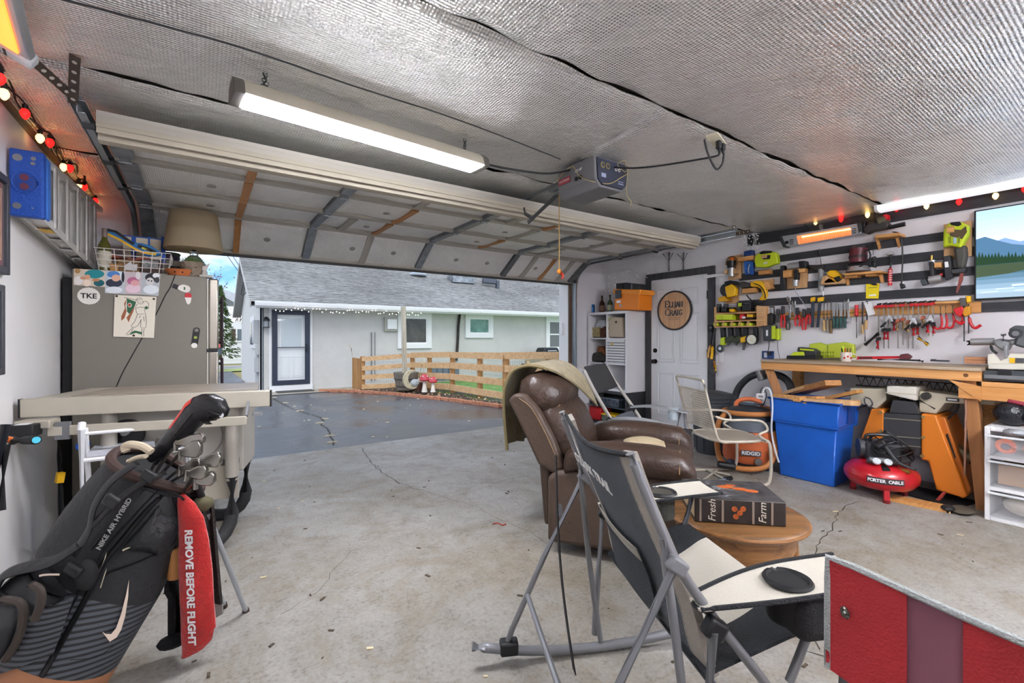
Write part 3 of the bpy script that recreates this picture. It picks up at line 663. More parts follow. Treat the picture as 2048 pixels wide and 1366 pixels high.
part('conduit',MB().cyl((4.05,HY-.03,.0),(4.05,HY-.03,1.4),.014,n=6),GREY,hs);part('conduit',MB().cyl((4.15,HY-.03,.0),(4.15,HY-.03,1.4),.010,n=6),GREY,hs)
part('corner_pipe',MB().cyl((HX0+.05,HY-.03,-.15),(HX0+.05,HY-.03,2.0),.02,n=6),mat('pipe grey','7c8288',.6),hs)
for(y0,y1,z0,z1,d) in((13.35,13.75,1.1,1.7,.13),(13.4,13.6,.35,.75,.1),(13.5,13.9,-.05,.9,.05),(13.32,13.45,.8,1.1,.08)):
 part('meter_box',MB().bb((HX0-d,y0,z0),(HX0,y1,z1)),mat('meter grey','b0b2b3',.5),hs,bev=.01)
wv=part('window',MB().bb((HX0-.04,14.4,.95),(HX0,15.6,1.85)),WHITE,hs)
for y in(14.55,15.1):part('pane',MB().bb((HX0-.05,y,1.05),(HX0-.04,y+.42,1.7)),mat('dark pane','50545a',.15),wv)
# roof vents
part('roof_vent',MB().lathe([(.32,0),(.34,.05),(.3,.1),(.1,.16),(0,.17)],(6.65,16.0,RZ(16.0)),18),mat('dull galvanised','b5bcc2',.4,.6),hs)
part('roof_box',MB().box((8.25,15.6,RZ(15.6)+.12),(.95,.5,.3)),mat('dented foil box','8f9498',.4,.7,var=(6,.5)),hs)
part('roof_pipe',MB().bar((9.05,15.35,RZ(15.35)+.22),(9.6,15.2,RZ(15.2)+.25),.2,.2),mat('slate metal','565c66',.5,.4),hs,bev=.03);part('pipe_boot',MB().box((9.62,15.15,RZ(15.15)+.12),(.12,.12,.4)),mat('slate metal','',0),hs)
# icicle lights on the gutter
mb=MB();q=random.Random(5)
for k in range(46):mb.ball((1.5+k*.085+q.uniform(-.02,.02),12.58,2.0-q.uniform(0,.1)),.014,5,3)
part('gutter_lights',mb,mat('tiny warm bulb','ffffff',.3,emit='fff4dc',estr=1.5),hs,kind='stuff')
# service wires
for k,(x0,y0) in enumerate([(442,492),(452,492),(466,492)]):
 wr_=part('service_wire',MB().tube(crv([aD(x0-8,y0-10,17),aD(x0+22,y0+33,15.4),aD(489+k*3,560+k*3,14.2)],5),.012,5),mat('wire','2a2c30',.6),hs)
part('wire_loop',MB().tube(crv([aD(489,560,14.2),aD(484,578,14.3),aD(483,590,14.3),aD(492,585,14.1),aD(497,565,14)],5),.012,5),mat('wire','',.6),hs)
# ------------------------------------------------------------------ split-rail fence and gate
M_CED=wood('fence pine','e0bd92','bd9363',3,0,.8);M_CED2=wood('old fence pine','c0905c','946a3c',3,2,.8)
fA,fK,fC,fB,fE=aD(725,785,11.7),aD(825,781,11.6),aD(905,788,10.5),aD(1012,809,9.1),aD(1180,828,7.9)
fn=thing('rail_fence','four-board pine fence with wire mesh running along the lawn','fence',(fA.x,fA.y,fA.z));fo_=Vector(fn.location)
hA,hB=.90,1.04
def fpt(a,b,u,z):return a.lerp(b,u)+Vector((0,0,z))-fo_
for(a,b,ha,hb,z) in((fA,fK,.92,.96,0),(fK,fC,.96,.97,0),(fC,fB,.97,hB,0),(fB,fE,hB,hB+.04,0)):
 for k in range(4):
  d=(b-a).normalized();n_=Vector((d.y,-d.x,0))
  za,zb=ha-.06-k*.255*ha,hb-.06-k*.255*hb
  pa,pb_=fpt(a,b,0,za)+n_*.06,fpt(a,b,1.0,zb)+n_*.06
  jt=rnd.uniform(-.02,.02)
  part('fence_board',MB().bar(pa+d*.015+Vector((0,0,jt*.4)),pb_-d*.01+Vector((0,0,jt*.4)),.03,.135-.02*(a is fA),up=(0,0,1)),M_CED,fn)
for p,h,w in((fA,.93,.1),(fK,.9,.09),(fC,.95,.09),(fK.lerp(fC,.45),.9,.09),(fC.lerp(fB,.55),.95,.09),(fB,1.0,.1),(fB.lerp(fE,.55),.98,.09)):
 c=p-fo_;part('fence_post',MB().box((c.x,c.y,c.z+h/2-.05),(w,w,h+.1)),M_CED2,fn)
mb=MB()
for a,b in((fA,fK),(fK,fC),(fC,fB),(fB,fE)):
 L=(b-a).length;d=(b-a).normalized();n_=Vector((-d.y,d.x,0))*.06
 for k in range(int(L/.06)):c=a+d*k*.06-fo_+n_;mb.box((c.x,c.y,c.z+.48),(.003,.003,.9))
 for k in range(10):mb.bar(a-fo_+n_+Vector((0,0,.05+k*.1)),b-fo_+n_+Vector((0,0,.05+k*.1)),.003,.003)
part('wire_mesh',mb,mat('mesh wire','8a9299',.5,.6),fn,kind='stuff')
gA=aG(706,780);gt=thing('fence_gate','low brown picket gate between the house wall and the board fence','gate',gA);ga_v=(fA-gA)
for k in range(6):
 c=ga_v*((k+.3)/6.2);part('picket',MB().box((c.x,c.y,c.z+.45),(.085,.025,.82),(0,0,math.degrees(math.atan2(ga_v.y,ga_v.x)))),M_CED2,gt)
for z in(.2,.7):part('gate_rail',MB().bar((0,.03,z),(ga_v.x*.95,ga_v.y*.95+.03,z),.03,.08),M_CED2,gt)
part('gate_hinge',MB().box((ga_v.x*.97,ga_v.y*.97-.04,.72),(.03,.03,.08)),BLACK,gt);part('gate_hook',MB().tube([(-.02,-.02,.9),(-.05,-.02,1.1),(-.1,-.02,1.2)],.012,5),mat('pale hook','c9b79c',.6),gt)
# mulch bed, edging bricks and leaves
bed_pts=[aG(640,783),aG(700,784),aG(790,790),aG(900,802),aG(1000,815),aG(1040,815),aG(1075,800)]
bk=[fA+Vector((-.6,.5,0)),fA+Vector((0,.2,.05)),fK+Vector((0,.2,.1)),fC+Vector((.2,.3,0)),fB+Vector((.3,.3,0)),fB+Vector((.5,.3,0)),fB.lerp(fE,.4)]
n_=len(bed_pts);mb=MB();mb.add([p+Vector((0,0,.015)) for p in bed_pts]+[p+Vector((0,0,.03)) for p in bk],[(i,i+1,n_+i+1,n_+i) for i in range(n_-1)])
bed=struct('mulch_bed',mb,mat('dark mulch','4a4038',.95,var=(9,.5),bump=(40,.8)))
M_BRK=mat('edging brick','b5795c',.85,var=(12,.2));q=random.Random(11);tot=0
for a,b in zip(bed_pts[:-1],bed_pts[1:]):
 d=b-a;L=d.length;n_b=max(1,int(L/.22));d.normalize();ang=math.degrees(math.atan2(d.y,d.x))
 for k in range(n_b):
  c=a+d*((k+.5)*L/n_b);part('edging_brick',MB().box((c.x,c.y,c.z+.03),(L/n_b*.95,.1,.06+q.uniform(-.01,.01)),(0,q.uniform(-3,3),ang+q.uniform(-4,4))),M_BRK,bed)
mb=MB();mb2=MB()
for k in range(420):
 i=q.randrange(n_-1);u,w=q.random(),q.random()*.55
 p=bed_pts[i].lerp(bed_pts[i+1],u).lerp(bk[i].lerp(bk[i+1],u),w);s=q.uniform(.02,.05)
 (mb if q.random()<.7 else mb2).box((p.x,p.y,p.z+.04+q.uniform(0,.02)),(s,s*.7,.004),(q.uniform(-40,40),q.uniform(-40,40),q.uniform(0,180)))
part('dead_leaves',mb,mat('dead leaf','a4805c',.9,var=(6,.35)),bed,kind='stuff');part('pale_leaves',mb2,mat('pale leaf','c8b394',.9),bed,kind='stuff')
mb=MB()
for k in range(260):
 u=q.random();p=fK.lerp(fC,.6).lerp(fB,u)+Vector((q.uniform(-.15,.2),q.uniform(-.35,.0),0));h=q.uniform(.03,.12);a=q.uniform(0,6.28)
 e=Vector((math.cos(a),math.sin(a),0))*.014;tp=p+Vector((q.uniform(-.04,.04),q.uniform(-.04,.04),h));mb.add([p-e,p+e,tp],[(0,1,2)])
part('weeds',mb,mat('weed green','6f8e42',.8,var=(6,.3)),bed,kind='stuff')
# barrel planter with a post, ornaments
p=aD(812,779,11.0);bp_=thing('barrel_planter','weathered half-barrel planter holding a tall bare post','planter',p)
part('barrel',MB().lathe([(.0,.0),(.22,0),(.26,.2),(.3,.42),(.285,.42),(.27,.4),(0,.4)],(0,0,0),16),wood('grey barrel wood','8a8378','5b544b',6,2,.9),bp_)
for z,r in((.1,.245),(.27,.282)):part('hoop',MB().torus((0,0,z),r,.012,n=20,m=5),mat('rust hoop','4a4340',.7),bp_)
part('post',MB().box((-.05,0,1.15),(.085,.085,1.7),(0,-1.6,20)),wood('driftwood post','cfc6b4','a09682',3,2,.85),bp_)
p=aD(833,781,10.7);pt=thing('plant_pot','brown pot beside the barrel with a small wire frame trellis','pot',p+Vector((.1,0,0)))
part('pot',MB().lathe([(.1,0),(.13,.14),(.14,.19),(.12,.19),(0,.17)],n=14),mat('brown pot','5d3c30',.6),pt)
part('trellis',MB().tube([(-.06,0,.15),(.03,0,.62),(-.02,0,.78),(.09,0,.78),(.09,0,.64),(.02,0,.62)],.008,5).tube([(.05,0,.15),(.1,0,.6)],.008,5),mat('cream wire frame','d8bf98',.6),pt)
p=aD(824,780,10.4);pw=thing('moon_ornament','pale crescent moon garden ornament between the barrel and the pot','ornament',p)
mo=[(.22*math.cos(R_(a)),.22*math.sin(R_(a))) for a in range(70,300,15)]+[(.09+.19*math.cos(R_(a)),.02+.17*math.sin(R_(a))) for a in range(285,80,-15)]
part('moon',MB().prism(mo,-.03,.03,o=(0,0,.24)),mat('weathered cream','b9b094',.8,var=(12,.3)),pw,bev=.008)
part('rock_face',MB().ball((.06,-.02,.16),(.11,.05,.09),10,6),mat('stone speckle','a9b0b3',.8,var=(20,.4)),pw)
def mushroom(px,py,s,label):
 p=aD(px,py,10.5 if s>.9 else 10.35);t=thing('mushroom_ornament',label,'ornament',p,group='garden mushrooms')
 part('stem',MB().lathe([(.075*s,0),(.05*s,.12*s),(.04*s,.24*s),(.035*s,.3*s)],n=12),mat('mushroom stem','e8e2d8',.6),t)
 part('cap',MB().lathe([(.0,.27*s),(.11*s,.27*s),(.125*s,.3*s),(.1*s,.38*s),(.05*s,.43*s),(0,.44*s)],n=14),mat('mushroom red','b8404a',.45,var=(14,.2)),t)
 for a in range(5):part('spot',MB().ball((.085*s*math.cos(a*1.3-2.4),.085*s*math.sin(a*1.3-2.4),.38*s),.02*s,6,4),WPLAS,t)
mushroom(849,784,.95,'taller red-capped mushroom ornament with a white stem');mushroom(866,784,.8,'shorter red-capped mushroom ornament leaning by the fence')
# grill, raised bed, dry stones behind the fence
p=aG(1075,730);gr=thing('grill','black lidded barbecue grill behind the board fence','grill',(10.1,12.6,gz(12.6)))
part('lid',MB().prism([(-.36,0),(.36,0),(.37,.12),(.3,.24),(-.3,.24),(-.37,.12)],-.22,.22,o=(0,0,.8)),mat('grill black','1e2024',.3),gr,bev=.04,seg=3);part('lid_handle',MB().bb((-.2,-.27,.92),(.2,-.24,.95)),STEEL,gr)
part('cart',MB().bb((-.33,-.2,.05),(.33,.2,.8)),mat('grill dark','2b2d30',.5),gr)
rb=thing('raised_bed','grey wooden raised bed with dark gaps seen through the fence','planter',(9.0,11.2,gz(11.2)))
for k in range(5):part('post',MB().box((-.8+k*.55,0,.32),(.09,.09,.64)),M_CED,rb)
for z in(.1,.58):part('board',MB().bb((-.85,.02,z),(1.5,.06,z+.12)),wood('grey bed board','a39883','7d725f',3,0,.9),rb)
part('dark_back',MB().bb((-.8,.3,.0),(1.45,.34,.55)),mat('opening shade','3a362f',.95),rb)  # dark sheet paints the shade in the open gaps between posts
# security sensor on the outer jamb
s_=part('alarm_sensor',MB().bb((OX1-.028,BW+.1,1.29),(OX1-.002,BW+.15,1.47)),WPLAS,bev=.006);tag(s_,'small white sensor box fixed to the white door jamb','sensor')
# ------------------------------------------------------------------ far things
fh=thing('far_house','white sided house with brown shutters across the street','house',aD(455,712,34));o_=Vector(fh.location)
def FHp(px,py,dz=0):return aY(px,py,o_.y+dz)-o_
a,b=FHp(380,716),FHp(560,645);part('siding',MB().bb((a.x,0,a.z-.5),(b.x,5,b.z)),mat('white siding','e1e3e3',.7),fh)
a,b=FHp(375,655),FHp(565,616);part('roof',MB().add([(a.x,-.6,b.z-1.5*0+a.z*0+FHp(0,655).z),(b.x,-.6,FHp(0,655).z),(b.x,4,FHp(0,590).z),(a.x,4,FHp(0,590).z)],[(0,1,2,3)]),mat('pale roof','a9abad',.9,var=(3,.1)),fh)
for px in(462.5,474.5):
 a,b=FHp(px,682),FHp(px+(9 if px<470 else 12),658)
 w=part('shutter' if px<470 else 'window',MB().bb((a.x,-.05,a.z),(b.x,0,b.z)),mat('brown shutter','604a48',.6) if px<470 else mat('far glass','6d7880',.2),fh)
 if px>470:part('sash',frame_rect(a.x-.1,b.x+.1,a.z-.08,b.z+.08,.1,-.08,-.03),WHITE,w)
for k in range(7):z=k*.33-.3;part('siding_lap',MB().bb((FHp(380,700).x,-.015,z),(FHp(560,700).x,0,z+.3)),mat('white siding','',.7),fh)
cr=aD(452,722,24);ca=thing('parked_car','grey parked car with a red tail lamp by the far street','car',cr+Vector((-1.2,0,0)))
part('body',MB().prism([(-2,.3),(1.0,.3),(1.05,.75),(.9,.95),(.2,1.0),(-.3,1.4),(-1.6,1.4),(-2,1.0)],-.8,.8),mat('car grey','5b6470',.3,.3,coat=.5),ca,bev=.08)
part('tail_lamp',MB().bb((.6,-.86,.72),(1.06,-.6,.95)),mat('tail red','c86a60',.3),ca);part('rear_glass',MB().bb((.1,-.82,1.0),(.45,-.78,1.25)),mat('car glass','9fb0bb',.1),ca)
for x in(.3,-1.3):part('wheel',MB().cyl((x,-.85,.3),(x,-.65,.3),.3,n=16),BLACK,ca)
def tree(loc,h,sp,label,cols,seed,leaves,name='bare_tree'):
 q=random.Random(seed);t=thing(name,label,'tree',loc);mb=MB();mb2=MB()
 def grow(p,d,L,r,k):
  e=p+d*L;mb.tube([p,e],[r,r*.65],5,caps=False)
  if k==0:
   for _ in range(leaves):
    c=e+Vector((q.gauss(0,.35),q.gauss(0,.35),q.gauss(0,.35)));s=q.uniform(.06,.14);mb2.box(c,(s,s,.01),(q.uniform(0,90),q.uniform(0,90),q.uniform(0,90)))
   return
  for _ in range(q.choice((2,3,3))):
   n_=(d+Vector((q.gauss(0,sp),q.gauss(0,sp),q.gauss(.05,sp*.6)))).normalized();grow(e,n_,L*q.uniform(.6,.8),r*.6,k-1)
 grow(Vector((0,0,0)),Vector((0,0,1)),h*.3,h*.018,5)
 part('branches',mb,mat(cols[0],cols[1],.9),t)
 if leaves:part('foliage',mb2,mat(cols[2],cols[3],.9,var=(2,.3)),t,kind='stuff')
tree(aD(448,700,48),8.5,.42,'leafless tree standing behind the far white house',('bark grey','7d746d','rust leaves','8d7263'),4,1)
tree(aD(476,700,55),7.0,.4,'darker leafless tree rising right of the far house roof',('bark grey','7d746d','rust leaves','8d7263'),9,2)
cb=thing('conifer','small dark green conifer in front of the far house','tree',aD(441,720,27));q=random.Random(2);mb=MB()
for k in range(900):
 z=q.uniform(.1,4.4);r=(4.5-z)*.26;a=q.uniform(0,6.28);rr_=r*q.uniform(.5,1);mb.box((rr_*math.cos(a),rr_*math.sin(a),z),(.2,.06,.03),(q.uniform(-20,20),25,math.degrees(a)))
part('needles',mb,mat('conifer green','45582f',.9,var=(3,.3)),cb,kind='stuff');part('trunk',MB().cyl((0,0,0),(0,0,4.2),.1,.02,7),mat('bark brown','5a4636',.9),cb)
# ================================================================== LEFT SIDE: fridge and what stands on it
def ribbon(mb,pts,nrm,w,lift=0):
 nrm=Vector(nrm).normalized();pts=[Vector(p)+nrm*lift for p in pts];vs=[]
 for i,p in enumerate(pts):
  d=(pts[min(i+1,len(pts)-1)]-pts[max(i-1,0)]).normalized();s=d.cross(nrm).normalized()*(w/2);vs+=[p-s,p+s]
 mb.add(vs,[(2*i,2*i+1,2*i+3,2*i+2) for i in range(len(pts)-1)]);return mb
FY=4.257
fr=thing('refrigerator','taupe sided refrigerator with steel doors covered in magnets and photos','refrigerator',(0,FY,0));fo=Vector(fr.location)
def fP(px,py,dy=0):return aY(px,py,FY-dy)-fo
FT=1.72
M_FRG=mat('taupe fridge side','7c776d',.45,.15,bump=(240,.12))
part('body',MB().bb((-.735,0,.05),(.03,.74,FT)),M_FRG,fr,bev=.006)
part('back_panel',MB().bb((-.785,.02,.1),(-.737,.7,FT-.06)),DBLACK,fr)
SS=mat('brushed steel door','a39d92',.3,.8)
part('gasket',MB().bb((.031,.005,.1),(.04,.735,FT-.012)),mat('gasket','c9c5bc',.5),fr)
dz=1.15
for z0,z1 in((.1,dz-.006),(dz+.006,FT-.01)):
 dd=part('door',MB().bb((.041,0,z0),(.108,.74,z1)),SS,fr,bev=.012,seg=3)
 hz=(z0+z1)/2;part('handle',MB().cyl((.15,.68,max(z0,.75)),(.15,.68,min(z1-.08,1.62)),.012,n=8),mat('plum handle','3c2a33',.4),dd)
 for z in(max(z0,.75)+.05,min(z1-.08,1.62)-.05):part('handle_mount',MB().cyl((.1,.68,z),(.15,.68,z),.014,n=8),BLACK,dd)
part('middle_hinge',MB().bb((.03,-.006,dz-.014),(.1,.02,dz+.012)),BLACK,fr,bev=.003)
part('hinge_cap',MB().bb((-.02,.03,FT),(.07,.12,FT+.02)),mat('cap','bfbab0',.4),fr,bev=.005)
part('foot',MB().bb((-.7,.03,0),(.02,.7,.05)),DBLACK,fr)
# cable laid over the side
cb=part('fridge_cord',MB().tube(crv([aY(x,y,FY-.0036) for x,y in((351,549),(340,576),(330,592),(314,625),(283,678),(262,715),(243,750),(228,785))],5),.0034,6),BLACK);tag(cb,'thin black cord running diagonally down the fridge side','cord')
# photos held on the side
def print_(name,label,quad,colr,blobs,cat='photo',group='photo prints on the fridge'):
 t=thing(name,label,cat,aY(*quad[0],FY-.002),group=group);o=Vector(t.location)
 P=[aY(x,y,FY-.0015)-o for x,y in quad];part('paper',MB().add(P+[p+Vector((0,-.0012,0)) for p in P],[(3,2,1,0),(4,5,6,7),(0,1,5,4),(1,2,6,5),(2,3,7,6),(3,0,4,7)]),mat('photo '+colr,colr,.25),t)
 for i,(cx,cy,rx,ry,c) in enumerate(blobs):
  pts=[aY(cx+rx*math.cos(a*.524),cy+ry*math.sin(a*.524),FY-.003-.0003*i)-o for a in range(12)]
  part('printed_shape',MB().add(pts,[tuple(range(11,-1,-1))]),mat('ink '+c,c,.3),t)
print_('photo_print','photo of a newborn held in hands before a teal shirt',[(148,537),(210,541),(210,574),(147,570)],'d8c9b8',[(189,548,20,9,'1c8a92'),(198,566,11,7,'13606a'),(157,561,9,9,'e8e2de'),(155,542,6,5,'a9814c'),(174,566,8,7,'f0dccb'),(175,554,6,5,'dfa382'),(192,560,8,3,'c08458'),(166,556,6,3,'d29a78')])
print_('photo_print','photo of a baby in a blue patterned cap',[(210,541),(250,543),(249,588),(210,586)],'bfc7ce',[(231,551,16,9,'dfe9f0'),(228,566,17,9,'232b40'),(227,549,13,7,'4f86c8'),(232,556,9,7,'e2b096'),(228,580,17,7,'e4e8ee'),(246,554,3,11,'1b1c22')])
print_('photo_print','photo of a sleeping baby in pink wraps',[(250,543),(284,545),(281,589),(249,588)],'c9bcc0',[(266,562,12,8,'b8688a'),(266,577,15,9,'e4c8d4'),(270,566,9,6,'d8a0a0'),(276,551,5,8,'dbd7d8')])
print_('photo_print','black and white photo of a smiling face in a hat',[(284,545),(321,548),(317,592),(281,589)],'b8bdc2',[(304,555,14,9,'26262a'),(312,551,7,5,'e4e6e8'),(300,563,8,8,'cfcfcf'),(314,560,5,6,'3a3a3e'),(302,579,16,9,'dfe6ea'),(297,561,2,1.5,'303034'),(303,562,2,1.5,'303034')])
# round cap magnet
p=aY(177.5,592,FY-.008);t=thing('cap_magnet','white bottle-cap magnet with black letters TKE','magnet',p)
sc_=[(.0575*(1+.05*(i%2))*math.cos(i*math.pi/22),.0575*(1+.05*(i%2))*math.sin(i*math.pi/22)) for i in range(44)]
part('disc',MB().prism(sc_,0,.007),mat('cap white','e6e2da',.4),t,bev=.001);text('lettering','TKE',.048,BLACK,t,TM((0,-.0008,-.001)),bold=.0012)
# golfer picture tile
q4=[(230,590),(313,594),(308,676),(227,673)]
t=thing('golfer_print','cream square picture of a golfer swinging below a striped pennant','picture',aY(270,633,FY-.004));o=Vector(t.location)
P=[aY(x,y,FY-.004)-o for x,y in q4];part('tile',MB().add(P+[p+Vector((0,-.005,0)) for p in P],[(3,2,1,0),(4,5,6,7),(0,1,5,4),(1,2,6,5),(2,3,7,6),(3,0,4,7)]),mat('cream tile','e4dccb',.4),t)
def ipx(x,y):return(130+x/6.206,520+y/6.206)
INK=mat('ink green black','27322a',.6)
def line(pts,w=.0028,m=INK,nm='ink_line'):part(nm,ribbon(MB(),[aY(*ipx(x,y),FY-.0098)-o for x,y in pts],(0,-1,0),w),m,t)
for L_ in([(880,500),(900,475),(940,470),(965,485),(930,490),(885,500)],[(900,510),(915,540),(945,548),(975,530),(960,505)],[(900,545),(875,590),(890,660),(915,675)],[(965,520),(1010,510),(1040,545),(1035,600),(1010,615),(985,590),(930,585),(885,600)],[(985,600),(1000,670),(900,672)],[(900,675),(870,760),(835,800),(820,825),(860,840),(905,815),(950,735)],[(1000,675),(1010,760),(1005,840),(940,835),(945,740)],[(845,835),(800,880),(760,925),(780,935),(815,905),(850,850)],[(955,845),(955,900),(950,945),(980,945),(975,900),(985,845)],[(735,465),(770,470),(860,490),(890,505)],[(925,520),(945,525)],[(935,690),(925,720)],[(975,700),(985,760)]):
 line(L_)
def blob(pts,m,l=.0100):part('ink_patch',MB().add([aY(*ipx(x,y),FY-l)-o for x,y in pts],[tuple(range(len(pts)))]),m,t)
GR_=mat('ink green','2c6140',.5);BRN=mat('ink brown','9c5a38',.5)
blob([(768,475),(885,520),(870,570),(800,670),(770,640)],GR_);blob([(768,480),(735,540),(745,600),(700,700),(700,755),(740,720),(765,640),(750,570)],BRN);blob([(870,560),(850,640),(820,700),(790,775),(765,715),(805,665)],BRN);blob([(835,890),(870,875),(955,895),(950,925),(880,905),(800,930)],GR_);blob([(985,590),(1010,570),(1035,590),(1010,615)],GR_)
blob([(805+26*math.cos(a*.6),560+28*math.sin(a*.6)) for a in range(10)],mat('ink white','e9e4d8',.5),.0106);blob([(803+19*math.cos(a*.6),560+21*math.sin(a*.6)) for a in range(10)],mat('ink red','b0402c',.5),.0111)
for x,y in((642,449),(1103,484),(853,937)):c=aY(*ipx(x,y),FY-.009)-o;part('tack',MB().lathe([(.008,0),(.006,.004),(0,.005)],c,10,(0,-1,0)),mat('tack','3c2f28',.4,.4),t)
t.location.y-=.006
# bulb-shaped, capsule and opener magnets
p=aY(366,577,FY-.006);t=thing('bulb_magnet','white light-bulb shaped fridge magnet','magnet',p)
part('bulb',MB().prism(crv([(-.028,.016,0),(.0,.03,0),(.035,.02,0),(.046,-.004,0),(.03,-.028,0),(.0,-.024,0),(-.03,-.006,0),(-.028,.016,0)],4)[:-1] and[(v_.x,v_.y) for v_ in crv([(-.028,.016,0),(.0,.03,0),(.035,.02,0),(.046,-.004,0),(.03,-.028,0),(.0,-.024,0),(-.03,-.006,0),(-.028,.016,0)],4)[:-1]],0,.005),mat('cap white','',.4),t)
part('cap',MB().box((-.046,.002,.014),(.034,.006,.03),(0,25,0)),BLACK,t);part('print_mark',MB().bb((.004,-.0008,-.01),(.014,0,.012)),GR_,t)
p=aY(376,596,FY-.006);t=thing('capsule_magnet','red and white tapered fridge magnet below the bulb magnet','magnet',p)
part('top',MB().prism([(-.02,.005),(.022,.005),(.022,.03),(.0,.042),(-.02,.03)],0,.006),RED,t);part('tip',MB().prism([(-.02,.004),(.022,.004),(.016,-.035),(.004,-.05),(-.008,-.04)],0,.006),mat('cap white','',.4),t)
a,b=aY(394,655,FY-.006),aY(388,695,FY-.006);t=thing('bottle_opener','flat black bottle opener stuck to the fridge by its door','opener',(a+b)/2);d=(a-b).normalized();s=Vector((d.z,0,-d.x));L=(a-b).length
part('blade',MB().prism(rrect(.044,L,.02),0,.005,ex=s,ey=d),BLACK,t);part('eye',MB().cyl(d*L*.36+Vector((0,-.001,0)),d*L*.36+Vector((0,.001,0)),.013,n=14),M_FRG,t)
part('badge',MB().cyl(Vector((0,-.0015,0)),Vector((0,0,0)),.011,n=12),mat('lime badge','9db04a',.5),t);part('end_badge',MB().cyl(-d*L*.4+Vector((0,-.0015,0)),-d*L*.4,.02,n=14),mat('cap white','',.4),t)
# --- basket on top
BX0,BX1=aY(196,545,FY+.06).x,aY(334,545,FY+.06).x;BYa,BYb=FY+.06,FY+.36;zt=FT+.165
wb=thing('wire_basket','white wire grid basket on top of the fridge','basket',((BX0+BX1)/2,(BYa+BYb)/2,FT+.002));hw_,hd_=(BX1-BX0)/2,.15
WW=mat('white wire','ded8d2',.4);mb=MB()
for(x0,y0,x1,y1) in((-hw_,-hd_,hw_,-hd_),(-hw_,hd_,hw_,hd_),(-hw_,-hd_,-hw_,hd_),(hw_,-hd_,hw_,hd_)):
 for k in range(5):z=.004+k*.04;e=1+.03*k;mb.cyl((x0*e,y0,z),(x1*e,y1,z),.0028,n=5)
 n_=8 if y0==y1 else 5
 for k in range(n_+1):u=k/n_;mb.cyl((x0+(x1-x0)*u,y0+(y1-y0)*u,.004),((x0+(x1-x0)*u)*1.12,y0+(y1-y0)*u,.165),.0026,n=5)
for k in range(6):mb.cyl((-hw_,-hd_+k*.06,.004),(hw_,-hd_+k*.06,.004),.0026,n=5)
part('grid',mb,WW,wb)
def on_top(px,py,dy):return aY(px,py,FY+dy)
# bottle
p=on_top(209,540,.16);p.z=FT+.008;t=thing('wine_bottle','green glass wine bottle with a cream label standing in the basket','bottle',p)
part('glass',MB().lathe([(0,0),(.037,.002),(.038,.02),(.038,.17),(.034,.2),(.018,.235),(.014,.26),(.014,.30),(0,.30)],n=20),mat('olive glass','6b6a28',.1,trans=.35,coat=.5),t)
part('capsule',MB().lathe([(.0155,.255),(.0155,.315),(.014,.318),(0,.318)],n=16),mat('mauve foil','8b7a76',.4,.3),t);part('label',MB().lathe([(.0388,.03),(.0388,.15)],n=20),mat('cream label','d9d3c0',.7),t)
# goods in the basket
p=on_top(259,538,.16);t=thing('coffee_bag','brown paper bag with a white print inside the basket','bag',(p.x,p.y,FT+.008))
part('bag',MB().prism([(-.07,0),(.07,0),(.075,.1),(.0,.105),(-.072,.1)],-.03,.03),mat('kraft','8a6b48',.85,var=(12,.2)),t,bev=.01)
part('print_patch',MB().prism([(-.03,.02),(.045,.02),(.05,.07),(.02,.065),(.01,.085),(-.02,.06)],-.0318,-.0305),WPLAS,t)
p=on_top(303,540,.16);t=thing('dark_box','dark box with a grey pattern at the right end of the basket','box',(p.x,p.y,FT+.008));part('carton',MB().box((0,0,.055),(.13,.1,.11),(0,0,6)),mat('dark carton','4a3c36',.7,var=(20,.6)),t);part('carton_label',MB().box((-.0,-.052,.075),(.09,.004,.05),(0,0,6)),mat('grey print','8c8c8c',.6,var=(40,.5)),t)
p=on_top(228,538,.2);t=thing('wooden_block','small brown wooden box lying under the bottle side of the basket','box',(p.x+.02,p.y-.02,FT+.008));part('block',MB().box((0,0,.03),(.07,.1,.05)),PINE,t,bev=.004);part('block_lid',MB().box((0,0,.058),(.072,.102,.006)),PINE,t)
p=on_top(255,515,.2);t=thing('red_cloth','folded coral red cloth laid across the basket goods','cloth',(p.x,p.y+.06,FT+.118))
part('fold',MB().sheet(lambda u,w:(-.13+.26*u,-.06+.12*w,.022+.012*math.sin(u*9)-.03*abs(w-.5)),16,6,.014),mat('coral cloth','c06a58',.9,var=(14,.3)),t);part('fold_edge',MB().tube([(-.13,-.06,.0),(0,-.062,.004),(.13,-.06,.0)],.008,6),mat('coral edge','a85348',.9),t)
t=thing('diving_fins','blue black and yellow swim fin lying across the basket','swim fin',on_top(270,500,.24))
def finp(px,py):return on_top(px,py,.24)-Vector(t.location)
out=[finp(x,y) for x,y in[(212,459),(228,460),(245,470),(262,485),(285,487),(303,492),(318,502),(325,511),(310,513),(290,512),(268,498),(250,485),(230,476),(214,468)]]
part('blade',MB().prism([(v_.x,v_.z) for v_ in out],-.012,.012),mat('fin blue','1d6fae',.4),t,bev=.004)
for pts,m,w in(([(215,468),(240,480),(268,497),(285,505),(312,510)],YEL,.016),([(214,460),(232,464),(252,478),(268,489)],BLACK,.02),([(276,492),(295,498),(312,506)],BLACK,.026),([(284,496),(300,502),(313,508)],mat('fin yellow','d9d23a',.4),.014)):
 part('fin_stripe',ribbon(MB(),[finp(*q) for q in pts],(0,-1,0),w,.0135),m,t)
t=thing('striped_board','cream board with blue stripes standing behind the basket','board',on_top(290,510,.42));o=Vector(t.location)
def sb(px,py):v_=on_top(px,py,.42)-o;return(v_.x,v_.z)
part('board',MB().prism([sb(246,471),sb(331,480),sb(331,530),sb(246,530)],0,.02),mat('cream board','d6cdb8',.6),t)
